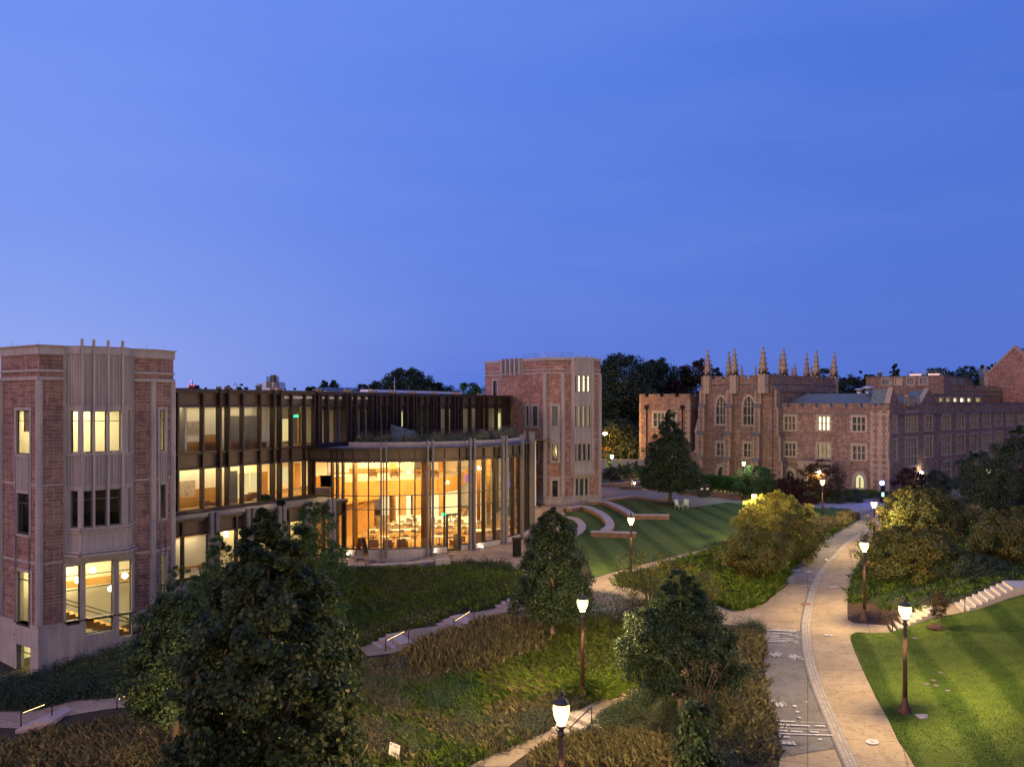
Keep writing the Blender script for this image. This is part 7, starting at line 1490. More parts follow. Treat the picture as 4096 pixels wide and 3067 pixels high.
def tree(name, label, base, H, prof, leaf, nl, ncl, mat, cat='tree', group=None, trunk=.12, bark='bark', clr=.55, shape='oval', lobes=.25, cx=0, stems=1, flat_=.75, crown0=None, wood=True, seed=None):
    """trunk and limbs with a crown of leaf clusters; prof = [(height fraction, radius m)]"""
    base = np.array(base, float); T = empty(name, tuple(base), label, cat, group)
    ts = np.array([p[0] for p in prof]); rs = np.array([p[1] for p in prof]); z0, z1 = ts[0], ts[-1]
    cand = rng.uniform(z0, z1, ncl*12); w = np.interp(cand, ts, rs); cand = cand[rng.random(len(cand)) < (w/w.max())**1.0][:ncl]
    m = len(cand); th = rng.uniform(0, 2*math.pi, m); ph = rng.uniform(0, 6.28, 4)
    R = np.interp(cand, ts, rs); wob = 1 + lobes*(np.sin(3*th + ph[0] + cand*7) * .6 + np.sin(5*th + ph[1] - cand*11)*.4); rr = R*wob*rng.uniform(.12, 1.0, m)**.42
    CC = np.stack([cx*cand*H + rr*np.cos(th), rr*np.sin(th), cand*H], 1)
    cr = clr*(.55 + .6*rng.random(m))*np.clip(R/np.mean(rs), .45, 1.15)
    k = max(1, nl//m); n = m*k; ci = np.repeat(np.arange(m), k)
    off = unit(rng.normal(size=(n, 3)))*(rng.random((n, 1))**.5); off[:, 2] *= flat_; L = CC[ci] + off*cr[ci][:, None]
    out = unit(L - np.array([0, 0, H*(z0+z1)/2])); nrm = out*.5 + np.array([0, 0, .75]) + rng.normal(size=(n, 3))*.55
    P = leaf_polys(L, leaf, nrm, shape); clb = rng.normal(0, .13, m)[ci]; rnd = np.clip(rng.random(n)*.8 + clb*.8 + .06, 0, .93); od = rng.random(n) < .02; rnd[od] = rng.uniform(.93, 1, od.sum())
    me = rawmesh('crown', P, 4, mat, rnd); o = bpy.data.objects.new('crown', me); C.objects.link(o); o.parent = T
    if wood:
        mb = MB(); mid = (z0 + (z1-z0)*.75)*H
        if stems == 1:
            tp = [(0, 0, -.3), (0, 0, z0*H*.5), (cx*mid*.4 + .05, .03, z0*H + .2), (cx*mid, -.04, mid)]; mb.tube(tp, [trunk*1.25, trunk, trunk*.85, trunk*.2], 8)
        else:
            for s in range(stems): a = 2*math.pi*s/stems + .4; mb.tube([(.12*math.cos(a), .12*math.sin(a), -.2), (.35*math.cos(a), .35*math.sin(a), H*.3), (.8*math.cos(a)*R.mean()*.5, .8*math.sin(a)*R.mean()*.5, H*.7)], [trunk, trunk*.75, trunk*.25], 6)
        for i in rng.choice(m, min(m, 26), replace=False):
            c = CC[i]; zb = max(z0*H*.9, min(c[2]*.62, mid*.9)); s = Vector((cx*zb, 0, zb)); e = Vector(c); q = s.lerp(e, .5) + Vector((0, 0, -.06*(e-s).length)); tt = trunk*(1 - .75*zb/max(mid, .1))*.55; mb.tube([s, q, e], [tt, tt*.6, .01], 5, cap=False)
        o2 = mb.build('trunk', bark); o2.parent = T
    return T
def at_base(sx, sy_top, Yd, z=None):
    x = (sx - CX)/FP*Yd; zb = tz(x, Yd) if z is None else z; top = CAMH - (sy_top - CY)/FP*Yd; return (x, Yd, zb), top - zb
# the large foreground tree
b, H = at_base(1075, 1950, 25)
pr = [(CAMH - (y - CY)/FP*25 - b[2], r) for y, r in ((3130,2.5),(2950,2.75),(2800,2.85),(2650,2.65),(2500,2.2),(2350,1.7),(2250,1.2),(2150,1.0),(2090,.75),(2030,.42),(1990,.2))]
tree('plane_tree', 'tall dark foreground tree with large lobed leaves, some pale and orange', b, H, [(z/H, r) for z, r in pr], .155, 68000, 420, 'leaf_big', trunk=.2, clr=.42, shape='lobed', lobes=.30)
b, H = at_base(700, 2350, 33); tree('dark_maple', 'dark round-crowned maple left of the foreground tree', b, H, [(.30,.6),(.36,1.7),(.5,2.1),(.68,1.9),(.85,1.2),(1,.3)], .13, 34000, 300, 'leaf_maple', trunk=.13, clr=.42)
b, H = at_base(868, 2130, 47); tree('young_oak', 'green small-leaved tree before the lit gallery, left of the foreground crown', b, H, [(.12,1.2),(.3,1.7),(.55,1.5),(.8,1.0),(1,.2)], .13, 16000, 170, 'leaf_green', trunk=.08, clr=.40, group='young green trees along the gallery')
b, H = at_base(1262, 2005, 50); tree('young_oak', 'green small-leaved tree at the gallery corner beside the sandwich board', b, H, [(.10,1.0),(.3,1.9),(.6,1.95),(.85,1.3),(1,.35)], .13, 24000, 230, 'leaf_green', trunk=.08, clr=.40, group='young green trees along the gallery')
b, H = at_base(1120, 2090, 49); tree('young_oak', 'green small-leaved tree mostly behind the foreground crown top', b, H, [(.12,1.2),(.3,1.6),(.6,1.5),(.85,1.0),(1,.3)], .13, 14000, 150, 'leaf_green', trunk=.08, clr=.40, group='young green trees along the gallery')
b, H = at_base(1260, 2290, 44); tree('shrub', 'wide green shrub right of the foreground tree below the patio', b, H, [(.05,1.6),(.4,2.0),(.75,1.4),(1,.4)], .11, 14000, 150, 'leaf_green', 'shrub', trunk=.05, clr=.4, stems=4)
b, H = at_base(720, 2260, 46); tree('shrub', 'green shrub at the foot of the gallery beside the near tower', b, H, [(.05,1.3),(.4,1.6),(.75,1.1),(1,.4)], .11, 10000, 120, 'leaf_green', 'shrub', trunk=.05, clr=.4, stems=4)
# maple behind the garden lamp
p = G('S', 2209, 2576); H = CAMH - (2030 - CY)/FP*p.y - p.z; tree('garden_maple', 'dense dark maple with a pale trunk left of the garden lamp', tuple(p), H, [(.19,1.3),(.26,2.0),(.40,2.1),(.55,1.75),(.72,1.5),(.86,1.05),(.95,.55),(1,.12)], .12, 52000, 420, 'leaf_maple', trunk=.11, bark='bark_pale', clr=.40, lobes=.15)
p = G('S', 2721, 2851); H = CAMH - (2290 - CY)/FP*p.y - p.z; tree('garden_maple', 'broad dark maple between the front path and the cycle lane', tuple(p), H, [(.18,1.2),(.28,2.2),(.42,2.35),(.58,2.25),(.72,1.6),(.85,.95),(1,.3)], .11, 56000, 430, 'leaf_maple', trunk=.12, bark='bark_pale', clr=.38, lobes=.22)
# plaza oak
p = PZ(2681, 2016, 0); H = CAMH - (1640 - CY)/FP*p.y; tree('plaza_oak', 'pyramidal dark oak standing on the lawn before the old buildings', tuple(p), H, [(.15,2.2),(.22,3.7),(.33,3.6),(.5,2.7),(.68,2.0),(.85,1.2),(1,.15)], .22, 46000, 420, 'leaf_dark', trunk=.22, clr=.75, lobes=.2)
mb = MB(); mb.lathe([(2.1, 0), (1.9, .10), (.2, .16)], 24, (p.x, p.y, .0)); mb.build('mulch_ring', 'mulch', label='round bed of mulch under the plaza oak', cat='mulch')
# lit and unlit shrubs between lawn and lane
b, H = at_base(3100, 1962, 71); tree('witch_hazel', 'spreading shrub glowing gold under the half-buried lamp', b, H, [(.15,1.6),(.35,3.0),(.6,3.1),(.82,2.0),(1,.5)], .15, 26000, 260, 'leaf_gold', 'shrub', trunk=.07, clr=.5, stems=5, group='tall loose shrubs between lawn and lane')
b, H = at_base(3020, 2100, 56.5); tree('witch_hazel', 'dark loose shrub-tree with thin trunk in front of the gold one', b, H, [(.22,1.4),(.4,2.3),(.65,2.2),(.85,1.4),(1,.4)], .13, 20000, 220, 'leaf_autumn', 'shrub', trunk=.09, clr=.45, group='tall loose shrubs between lawn and lane')
b, H = at_base(3190, 2010, 63); tree('witch_hazel', 'olive shrub right of the gold one, close to the plume grass', b, H, [(.1,1.2),(.4,2.0),(.7,1.7),(1,.4)], .13, 14000, 150, 'leaf_autumn', 'shrub', trunk=.06, clr=.45, stems=4, group='tall loose shrubs between lawn and lane')
b, H = at_base(2600, 2215, 50); tree('twiggy_shrub', 'sparse twiggy shrub with yellowing leaves below the lawn path', b, H, [(.1,1.2),(.4,2.1),(.7,2.2),(.9,1.6),(1,1.0)], .11, 5200, 170, 'leaf_autumn', 'shrub', trunk=.06, clr=.42, stems=6)
b, H = at_base(2740, 2240, 46); tree('twiggy_shrub', 'olive shrub just above the broad maple crown', b, H, [(.1,1.2),(.4,1.8),(.7,1.7),(1,.6)], .10, 9000, 150, 'leaf_autumn', 'shrub', trunk=.06, clr=.42, stems=5)
# bushes right of the main path
b, H = at_base(3690, 1945, 68); tree('large_bush', 'broad olive bush with a gold-lit left side behind the right lamps', b, H, [(.05,3.0),(.35,4.0),(.65,3.7),(.85,2.4),(1,.8)], .16, 42000, 380, 'leaf_autumn', 'bush', trunk=.08, clr=.6, stems=5, group='broad autumn bushes right of the path')
b, H = at_base(3640, 2105, 54); tree('large_bush', 'rounded olive bush above the mulch corner, in front of the broad one', b, H, [(.03,2.6),(.35,3.3),(.65,3.0),(.87,1.9),(1,.6)], .13, 42000, 380, 'leaf_autumn', 'bush', trunk=.08, clr=.5, stems=5, group='broad autumn bushes right of the path')
b, H = at_base(4080, 2030, 55); tree('large_bush', 'orange-tipped bush cut by the right edge above the bank steps', b, H, [(.03,2.6),(.35,3.4),(.65,3.1),(.87,2.0),(1,.6)], .14, 38000, 340, 'leaf_autumn', 'bush', trunk=.08, clr=.5, stems=5, group='broad autumn bushes right of the path')
b, H = at_base(3880, 2210, 51); tree('low_bush', 'low dark bush filling the gap behind the bank steps', b, H, [(.03,1.8),(.4,2.3),(.8,1.4),(1,.4)], .10, 16000, 180, 'leaf_dark', 'bush', trunk=.04, clr=.4, stems=5)
b, H = at_base(3540, 2200, 55); tree('low_bush', 'low green bush spilling to the path behind the second lamp', b, H, [(.03,1.5),(.4,1.6),(.8,1.0),(1,.3)], .09, 12000, 150, 'leaf_green', 'bush', trunk=.04, clr=.35, stems=5)
b, H = at_base(4090, 1700, 76); tree('dark_evergreen', 'tall dark tree filling the right edge, paler green at its top', b, H, [(.05,3.6),(.3,3.9),(.55,3.6),(.75,2.5),(.9,1.4),(1,.4)], .18, 46000, 420, 'leaf_dark', trunk=.2, clr=.65)
b, H = at_base(3905, 1800, 94); tree('round_tree', 'dark round tree against the old building, left of the bright lamp', b, H, [(.1,1.6),(.35,2.5),(.65,2.4),(.88,1.5),(1,.4)], .2, 14000, 160, 'leaf_dark', trunk=.12, clr=.6)
b, H = at_base(3640, 1868, 108); tree('holly', 'dark red-brown shrub against the side wing near the wall lamp', b, H, [(.05,1.3),(.5,2.1),(.85,1.4),(1,.5)], .17, 7000, 100, 'leaf_red', 'shrub', trunk=.06, clr=.5, stems=3)
b, H = at_base(3745, 1880, 108); tree('holly', 'dark green shrub under the side wing, right of the red-brown one', b, H, [(.05,1.5),(.5,2.4),(.85,1.4),(1,.4)], .17, 8000, 110, 'leaf_dark', 'shrub', trunk=.06, clr=.5, stems=3)
b, H = at_base(3020, 1862, 107); tree('small_tree', 'bright green small tree lit by the greenish-white lamp', b, H, [(.12,1.5),(.35,3.0),(.65,2.8),(.88,1.7),(1,.5)], .18, 12000, 170, 'leaf_green', trunk=.08, clr=.6, stems=4)
b, H = at_base(3150, 1905, 108); tree('purple_shrub', 'dark purple shrub below the arched window', b, H, [(.05,1.7),(.4,2.9),(.75,2.2),(1,.5)], .17, 11000, 140, 'leaf_red', 'shrub', trunk=.05, clr=.5, stems=4)
b, H = at_base(3285, 1840, 104); tree('small_tree', 'bronze-leaved small tree in front of the lit porch', b, H, [(.2,1.5),(.4,3.0),(.65,2.9),(.85,1.8),(1,.5)], .17, 10000, 170, 'leaf_bronze', trunk=.09, clr=.55, stems=3)
for i, (sx, sy, Yd, r, mt, lb) in enumerate(((3230,1985,102,1.2,'leaf_red','low dark red bush right of the purple shrub'),(3390,1950,104,2.4,'leaf_dark','low dark bush under the lit arched window'),(3330,1960,103,1.6,'leaf_dark','low dark bush at the foot of the bronze tree'),(3560,1965,104,1.5,'leaf_dark','small dark bush right of the emergency phone'),(2220,2080,98,0,'',''))):
    if not r: continue
    b, H = at_base(sx, sy, Yd); tree('low_bush', lb, b, H, [(.02,r*.9),(.5,r),(1,r*.4)], .15, 5000, 70, mt, 'bush', trunk=.04, clr=.4, stems=3)
b, H = at_base(2140, 2060, 97); tree('low_bush', 'small dark red bush at the corner of round hall and far tower', b, H, [(.02,.9),(.5,1.1),(1,.3)], .13, 3500, 50, 'leaf_red', 'bush', trunk=.03, clr=.35, stems=3)
# clipped hedge
p0 = PZ(*px('G', 752, 1190), 0); p1 = PZ(*px('G', 1150, 1222), 0); n = 30000; t = rng.random(n); P0 = np.array(p0); P1 = np.array(p1); d = unit(P1 - P0); nn = np.array([-d[1], d[0], 0])
hh = 12.4 - (px('G', 900, 1052)[1] - CY)/FP*P0[1]; L = P0 + (P1-P0)*t[:, None] + nn*rng.uniform(1.0, 3.2, (n, 1)); L[:, 2] = hh*(rng.random(n)**.45)*(1 + .05*np.sin(t*40)); 
e = empty('clipped_hedge', tuple(p0), 'long clipped green hedge behind the low red wall', 'hedge'); me = rawmesh('foliage', leaf_polys(L - P0, .17, rng.normal(size=(n, 3)) + np.array([0, -.4, .8])), 4, 'leaf_hedge'); o = bpy.data.objects.new('foliage', me); C.objects.link(o); o.parent = e
mb = MB(); 
for k in range(12): q = Vector(P0 + (P1-P0)*(k+.5)/12 + nn*2); mb.tube([q, q + Vector((.1, 0, hh*.8))], [.06, .02], 5)
mb.build('stems', 'bark', e)
# uplit little tree in the planter and one beside it
b, H = at_base(px('Q', 610, 0)[0], px('Q', 0, 640)[1], 121); tree('uplit_tree', 'small planter tree lit gold from below', b, H, [(.38,1.0),(.55,2.4),(.8,2.3),(1,.6)], .18, 6000, 110, 'leaf_green', trunk=.10, clr=.5, bark='bark_pale')
q = PZ(*px('Q', 655, 965), .6); e = empty('ground_light', (q.x, q.y, .5), 'tiny spotlight at the foot of the planter tree', 'lamp'); mb = MB(); mb.lathe([(.09, -.1), (.1, 0), (.06, .09)], 10, (q.x, q.y, .62)); mb.build('lens', 'uplight', e)
d_ = bpy.data.lights.new('planter_uplight', 'SPOT'); d_.energy = 90; d_.color = (1, .7, .3); d_.spot_size = 1.3; o = bpy.data.objects.new('planter_uplight', d_); C.objects.link(o); o.location = (b[0]+.9, b[1]-.9, .75); o.rotation_euler = Vector((-.25, .3, 1)).to_track_quat('-Z', 'Y').to_euler()
b, H = at_base(px('Q', 270, 0)[0], px('Q', 0, 700)[1], 126); tree('small_tree', 'dark young tree in the long planter near the tower', b, H, [(.25,.8),(.5,1.6),(.8,1.3),(1,.3)], .17, 4000, 80, 'leaf_dark', trunk=.07, clr=.45)
# young sapling by the bank steps
p = G('J', 1587, 1218); H = CAMH - (px('J', 1580, 915)[1] - CY)/FP*p.y - p.z; tree('sapling', 'thin young tree with bronze leaves beside the bank steps', tuple(p), H, [(.28,.28),(.45,.42),(.65,.38),(.85,.22),(1,.06)], .09, 1600, 60, 'leaf_bronze', trunk=.028, clr=.22, bark='bark_pale')
mb = MB(); mb.lathe([(.62, -.05), (.55, .05), (.1, .1)], 16, (p.x, p.y, p.z)); mb.build('mulch_ring', 'mulch', label='small round mulch bed at the foot of the sapling', cat='mulch')
# young shrub in the near foreground with tall stems
b, H = at_base(2790, 2790, 27); tree('tulip_sapling', 'slender dark sapling with big leaves at the bottom centre-right', b, H, [(.02,.5),(.35,.75),(.7,.6),(.9,.4),(1,.15)], .15, 4200, 90, 'leaf_maple', 'shrub', trunk=.03, clr=.25, shape='lobed', stems=5)
b, H = at_base(2800, 2610, 28.2); tree('tulip_sapling', 'bare reddish stems with few leaf tufts before the broad maple', b, H, [(.55,.7),(.8,1.0),(1,1.0)], .10, 420, 26, 'leaf_bronze', 'shrub', trunk=.016, clr=.16, shape='lobed', stems=7)
# ---- tree belts beyond
bg = 'trees standing behind the buildings'
belt = [(2490,1425,165,7.0,'leaf_dark','huge dark tree mass right of the far tower',1),(2620,1440,172,5.5,'leaf_dark','tall dark tree between the huge mass and the reddish tree',1),(2400,1560,160,5,'leaf_dark','dark tree touching the far tower edge',.9),
 (2720,1470,178,4.0,'leaf_dark','thin-topped tree left of the reddish one',.8),(2785,1440,175,4.2,'leaf_bronze','reddish autumn tree directly left of the gothic hall',.9),(2690,1520,168,3.5,'leaf_red','low rusty tree under the thin-topped one',.7),(2850,1460,180,2.6,'leaf_dark','dark tree behind the first pinnacle',.9),
 (2470,1680,150,4.5,'leaf_dark','dark tree by the sodium lamp',.9),(2440,1850,142,2.8,'leaf_green','low green tree lit by the small greenish lamp',.9),(2540,1760,147,3.6,'leaf_dark','dark low tree left of the parked car',.9),(2425,1790,140.5,1.3,'leaf_bronze','small tree glowing orange under the sodium lamp',.9),
 (1620,1478,170,6.0,'leaf_dark','highest tree behind the glass wing roof',1),(1530,1525,165,4.5,'leaf_dark','tree left of the highest one behind the wing',1),(1720,1530,168,5,'leaf_dark','tree right of the highest one behind the wing',1),(1450,1535,175,3.0,'leaf_dark','small dark clump left of the wing trees',1),(1320,1525,160,3.6,'leaf_dark','isolated tree left of centre above the wing roof',.9),(1250,1545,175,2.5,'leaf_dark','small dome of leaves behind the solar panels',.9),
 (1880,1535,165,4.6,'leaf_green','low broad tree just left of the far tower',.9),(965,1532,190,2.2,'leaf_dark','small round tree behind the gooseneck vent',.9),(915,1545,200,2.5,'leaf_dark','faint low tree further left on the skyline',.9),(830,1552,210,2.0,'leaf_dark','tiny far tree near the red-lit tower',.9),(1128,1532,120,1.0,'leaf_green','small tree top right of the cooling unit',.8),(1175,1552,122,.9,'leaf_green','smaller leaf tuft right of the cooling unit',.8),
 (3290,1478,190,4.5,'leaf_dark','tree behind the right-hand pinnacles',.9),(3080,1490,195,4,'leaf_dark','tree behind the centre pinnacles',.9),(3390,1505,170,4.5,'leaf_dark','dark tree right of the last pinnacle',.95),(3440,1482,180,2.4,'leaf_dark','slim conifer right of the last pinnacle',.7),(3350,1540,165,3.5,'leaf_dark','low tree at the end of the gothic parapet',.9),
 (3580,1456,190,2.8,'leaf_dark','pointed tree above the stone annex',.8),(3650,1476,200,2.0,'leaf_dark','small pointed tree next to the annex rail',.8),(3750,1472,195,4.5,'leaf_dark','round tree behind the annex rail',.9),(3870,1468,195,4.8,'leaf_dark','broad tree left of the gabled building',.9),(3930,1462,200,3,'leaf_dark','flat-topped conifer left of the small roof',.7),(3975,1452,210,2.2,'leaf_dark','tree top between the small roof and the gable',.9),(3480,1500,185,2.5,'leaf_dark','low tree left of the stone annex',.9),(3820,1490,188,4,'leaf_dark','tree filling behind the annex right end',.9)]
for i, (sx, sy, Yd, r, mt, lb, dens) in enumerate(belt):
    b, H = at_base(sx, sy, Yd); nlv = int((14000 if r < 5 else 34000)*dens); sy -= 14
    pr = [(.25,r*.7),(.45,r),(.7,r*.95),(.88,r*.72),(1,r*.35)] if 'conifer' not in lb and 'pointed' not in lb and 'slim' not in lb else [(.25,r*.8),(.5,r),(.75,r*.6),(.93,r*.25),(1,.1)]
    tree('background_tree', lb, b, H, pr, .5 if r > 2 else .3, nlv, int(70 + r*38), mt, 'tree', bg, trunk=.3, clr=r*.33, lobes=.3)
# ---------------------------------------------------------------- ground planting
EXCL = [np.array(p) for p in EX]
PF = [None]
def field(Q): x, y = Q[:, 0], Q[:, 1]; return np.sin(.75*x + 1.4*np.sin(.55*y + 1)) + np.sin(.8*y + 1.2*np.sin(.7*x + 2)) + .5*np.sin(2.1*x + 1.7*y)
def poly_pts(poly, n, ex=True):
    P = np.array(poly); x0, y0 = P.min(0); x1, y1 = P.max(0); out = np.zeros((0, 2))
    while len(out) < n:
        Q = np.stack([rng.uniform(x0, x1, n*2), rng.uniform(y0, y1, n*2)], 1); Q = Q[inside(Q, P)]
        if ex:
            Q = Q + rng.normal(size=Q.shape)*.28
            for E_ in EXCL: Q = Q[~inside(Q, E_)]
        if PF[0]: f_ = field(Q); Q = Q[(f_ > PF[0][0]) & (f_ < PF[0][1])]
        out = np.concatenate([out, Q])
    return out[:n]
def grass(name, label, poly, nclump, blades, h, spread, mat, width=.012, droop=.55, jitter=.35):
    c = poly_pts(poly, nclump); k = blades; n = nclump*k; ci = np.repeat(np.arange(nclump), k); hs = h*(.6 + .7*rng.random(nclump))[ci]*rng.uniform(.6, 1.1, n)
    a = rng.uniform(0, 2*math.pi, n); r0 = spread*.25*rng.random(n); dx, dy = np.cos(a), np.sin(a); bx = c[ci, 0] + dx*r0 + rng.normal(size=n)*(.07 + spread*.3); by = c[ci, 1] + dy*r0 + rng.normal(size=n)*(.07 + spread*.3); bz = terr(bx, by) - .02
    lean = spread*(.3 + rng.random(n)); w = width*rng.uniform(.7, 1.5, n); px_, py_ = -dy*w, dx*w
    mx, my, mz = bx + dx*lean*.4, by + dy*lean*.4, bz + hs*.65; tx, ty, tzz = bx + dx*lean, by + dy*lean, bz + hs*(1 - droop*rng.random(n)*.6)
    A = np.stack([np.stack([bx-px_, by-py_, bz], 1), np.stack([bx+px_, by+py_, bz], 1), np.stack([mx+px_, my+py_, mz], 1), np.stack([tx, ty, tzz], 1), np.stack([mx-px_, my-py_, mz], 1)], 1)
    rnd = np.clip(rng.random(n)*.75 + (rng.random(nclump)*.2 + .05)[ci], 0, 1); me = rawmesh(name, A, 5, mat, rnd); o = bpy.data.objects.new(name, me); C.objects.link(o); tag(o, label, 'grass' if 'grass' in label else 'planting', kind='stuff')
def mounds(name, label, poly, nm, leaves, r, h, leaf, mat, base=0.0, lo=.5):
    c = poly_pts(poly, nm); k = leaves; n = nm*k; ci = np.repeat(np.arange(nm), k); R = r*rng.uniform(lo, 1.4, nm); Hh = h*rng.uniform(lo, 1.4, nm)
    v = unit(rng.normal(size=(n, 3))); v[:, 2] = np.abs(v[:, 2]); q = rng.uniform(.55, 1.05, n)[:, None]; L = np.stack([c[ci, 0], c[ci, 1], 0*c[ci, 0]], 1) + v*q*np.stack([R[ci], R[ci], Hh[ci]], 1)
    L[:, 2] += terr(L[:, 0], L[:, 1]) + base; nr = v*.6 + np.array([0, 0, .5]) + rng.normal(size=(n, 3))*.6; rnd = np.clip(rng.random(n)*.7 + (rng.random(nm)*.45 - .08)[ci], 0, 1)
    me = rawmesh(name, leaf_polys(L, leaf, nr), 4, mat, rnd); o = bpy.data.objects.new(name, me); C.objects.link(o); tag(o, label, 'planting', kind='stuff')
def dots(name, label, poly, n, h, size, mat, patch=None):
    c = poly_pts(poly, n)
    if patch: k = poly_pts(poly, patch); j = rng.integers(0, patch, n); c = k[j] + rng.normal(size=(n, 2))*.45
    L = np.stack([c[:, 0], c[:, 1], terr(c[:, 0], c[:, 1]) + h*rng.uniform(.6, 1.1, n)], 1); me = rawmesh(name, leaf_polys(L, size, rng.normal(size=(n, 3))*.4 + np.array([0, -.4, 1]), aspect=.9), 4, mat); o = bpy.data.objects.new(name, me); C.objects.link(o); tag(o, label, 'flowers', kind='stuff')
R_bank = GL('K', (120,160),(500,150),(920,130),(1000,110),(1150,75),(1440,110),(1500,250),(1440,330),(1300,350),(1260,395),(1100,440),(870,470),(820,540),(560,590),(410,620),(340,690),(100,740),(-150,600),(-100,300))
mounds('ground_cover', 'dark red-green ground cover on the slope below the patio', R_bank, 2300, 42, .42, .38, .085, 'cover_dark')
PF[0] = (.6, 9); mounds('ground_cover', 'dull red-brown patches in the slope below the patio', R_bank, 700, 50, .4, .42, .075, 'cover_rust'); PF[0] = (-9, -.8); mounds('ground_cover', 'brighter green patches in the slope below the patio', R_bank, 420, 60, .45, .42, .08, 'leaf_green'); PF[0] = None
grass('ground_cover', 'thin dark grass tufts through the patio slope', R_bank, 1500, 12, .45, .35, 'grass_green', .010)
mounds('hedge_planting', 'dark low shrubs along the patio wall', GL('K', (240,160),(420,160),(420,190),(600,190),(600,160),(640,160),(640,200),(240,210)), 16, 110, .4, .75, .09, 'leaf_red')
mounds('hedge_planting', 'green low shrubs at the patio corner', GL('K', (1040,120),(1180,60),(1330,90),(1440,120),(1440,200),(1200,170)), 60, 110, .5, .7, .09, 'leaf_dark')
R_mid = GL('K', (200,800),(520,775),(660,720),(760,670),(950,610),(1110,600),(1140,510),(1290,480),(1460,450),(1560,360),(1760,330),(1950,260),(2150,400),(2212,640),(2212,980),(1900,1130),(1650,1290),(1300,1460),(1040,1590),(800,1600),(150,1600),(-120,1300),(-100,900))
mounds('prairie_planting', 'grey-green perennials across the garden slope', R_mid, 2300, 60, .36, .42, .055, 'cover_grey')
PF[0] = (.5, 9); mounds('prairie_planting', 'rusty dried perennials across the garden slope', R_mid, 900, 60, .34, .45, .05, 'cover_rust')
PF[0] = (-9, -.7); mounds('prairie_planting', 'taller green bushy perennials in patches on the garden slope', R_mid, 420, 150, .5, .62, .055, 'leaf_green'); PF[0] = None
mounds('blue_green_bushes', 'rounded grey-green bushes low on the garden slope', GL('K', (180,900),(520,830),(700,1000),(1000,1150),(1300,1250),(1300,1440),(1040,1570),(500,1580),(200,1480)), 90, 420, .62, .75, .05, 'cover_grey')
mounds('blue_green_bushes', 'dark rounded bushes between the front path and the lane', GL('L', (180,1300),(450,1100),(800,1050),(1280,1100),(1300,1500),(700,1500),(200,1450)), 46, 420, .5, .6, .05, 'leaf_maple')
R_tan = GL('K', (640,760),(900,640),(1100,610),(1300,560),(1560,640),(1600,800),(1300,900),(900,900),(700,860))
grass('prairie_grass', 'tan feathery grass drift across the garden slope', R_tan, 1100, 34, .8, .32, 'grass_tan', .005)
PF[0] = (.1, 1.4); grass('prairie_grass', 'scattered brown grass tufts through the garden', R_mid, 1500, 24, .5, .3, 'grass_tan', .006)
PF[0] = (-1.2, .3); grass('prairie_grass', 'scattered green grass tufts through the garden', R_mid, 1700, 26, .45, .32, 'grass_green', .007); PF[0] = None
R_lime = GL('K', (1330,980),(1500,860),(1720,740),(1850,640),(2040,560),(2212,640),(2212,960),(1980,1080),(1800,1060),(1560,1060))
grass('fountain_grass', 'tan grass blended round the lime grass', GL('K', (1250,960),(1700,640),(2100,520),(2212,640),(2212,900),(1700,1100),(1400,1100)), 420, 40, .6, .6, 'grass_tan', .006)
grass('fountain_grass', 'lime green fountain grass round the garden lamp', R_lime, 330, 110, .62, .8, 'grass_lime', .008, .9)
grass('fountain_grass', 'green grass at the foot of the left maple', GL('K', (1340,880),(1700,720),(1900,700),(1900,760),(1500,960)), 240, 60, .5, .6, 'grass_green', .011, .8)
mounds('low_shrubs', 'blue-green low shrubs beside the front path', GL('K', (1650,1080),(2100,1000),(2180,1010),(1900,1140),(1640,1290),(1400,1420),(1250,1430),(1500,1200)), 420, 70, .38, .42, .055, 'cover_grey')
R_ast = GL('L', (130,130),(280,100),(430,140),(560,220),(560,330),(480,450),(330,450),(100,380),(100,260))
mounds('aster_planting', 'dark perennials right of the garden lamp', R_ast, 300, 80, .40, .55, .05, 'cover_rust'); dots('asters', 'white asters scattered right of the garden lamp', R_ast, 2000, .62, .045, 'flower_white', 60)
dots('asters', 'white asters beside the middle garden steps', GL('K', (860,600),(1100,580),(1150,620),(950,700),(850,680)), 420, .55, .045, 'flower_white', 14)
dots('asters', 'white asters above the garden path', GL('K', (700,490),(820,500),(810,560),(720,540),(300,650),(250,690)), 200, .4, .045, 'flower_white', 10)
R_tri = GL('V', (1345,1252),(1400,1237),(1502,1208),(1600,1177),(1700,1152),(1845,1120),(1800,1146),(1757,1177),(1712,1216),(1677,1263),(1620,1312),(1560,1318),(1500,1300),(1400,1275),(1340,1268))
mounds('bed_planting', 'mixed green perennials in the bed between lawn path and lane', R_tri, 1500, 60, .45, .5, .07, 'cover_dark'); mounds('bed_planting', 'rusty perennials in the bed between lawn path and lane', R_tri, 500, 50, .4, .55, .065, 'cover_rust')
grass('bed_grass', 'green grass tufts in the bed between lawn path and lane', R_tri, 1100, 30, .6, .5, 'grass_green', .012)
R_edge = GL('V', (1845,1124),(1804,1147),(1757,1178),(1712,1218),(1677,1264),(1622,1311),(1560,1320),(1590,1285),(1650,1240),(1690,1200),(1740,1160),(1790,1130),(1838,1108))
grass('edge_grass', 'soft grass fringe along the left edge of the cycle lane', R_edge, 700, 50, .5, .35, 'grass_green', .009)
grass('plume_grass', 'pale plume grass strip beside the far lane end', GL('V', (1840,1108),(1848,1120),(1800,1146),(1740,1165),(1730,1150),(1790,1125)), 150, 90, .95, .45, 'grass_tan', .012)
dots('yellow_flowers', 'yellow flowers in the bed between lawn path and lane', GL('V', (1560,1270),(1640,1250),(1620,1290),(1560,1295),(1420,1230),(1440,1215)), 300, .6, .07, 'flower_yellow', 12)
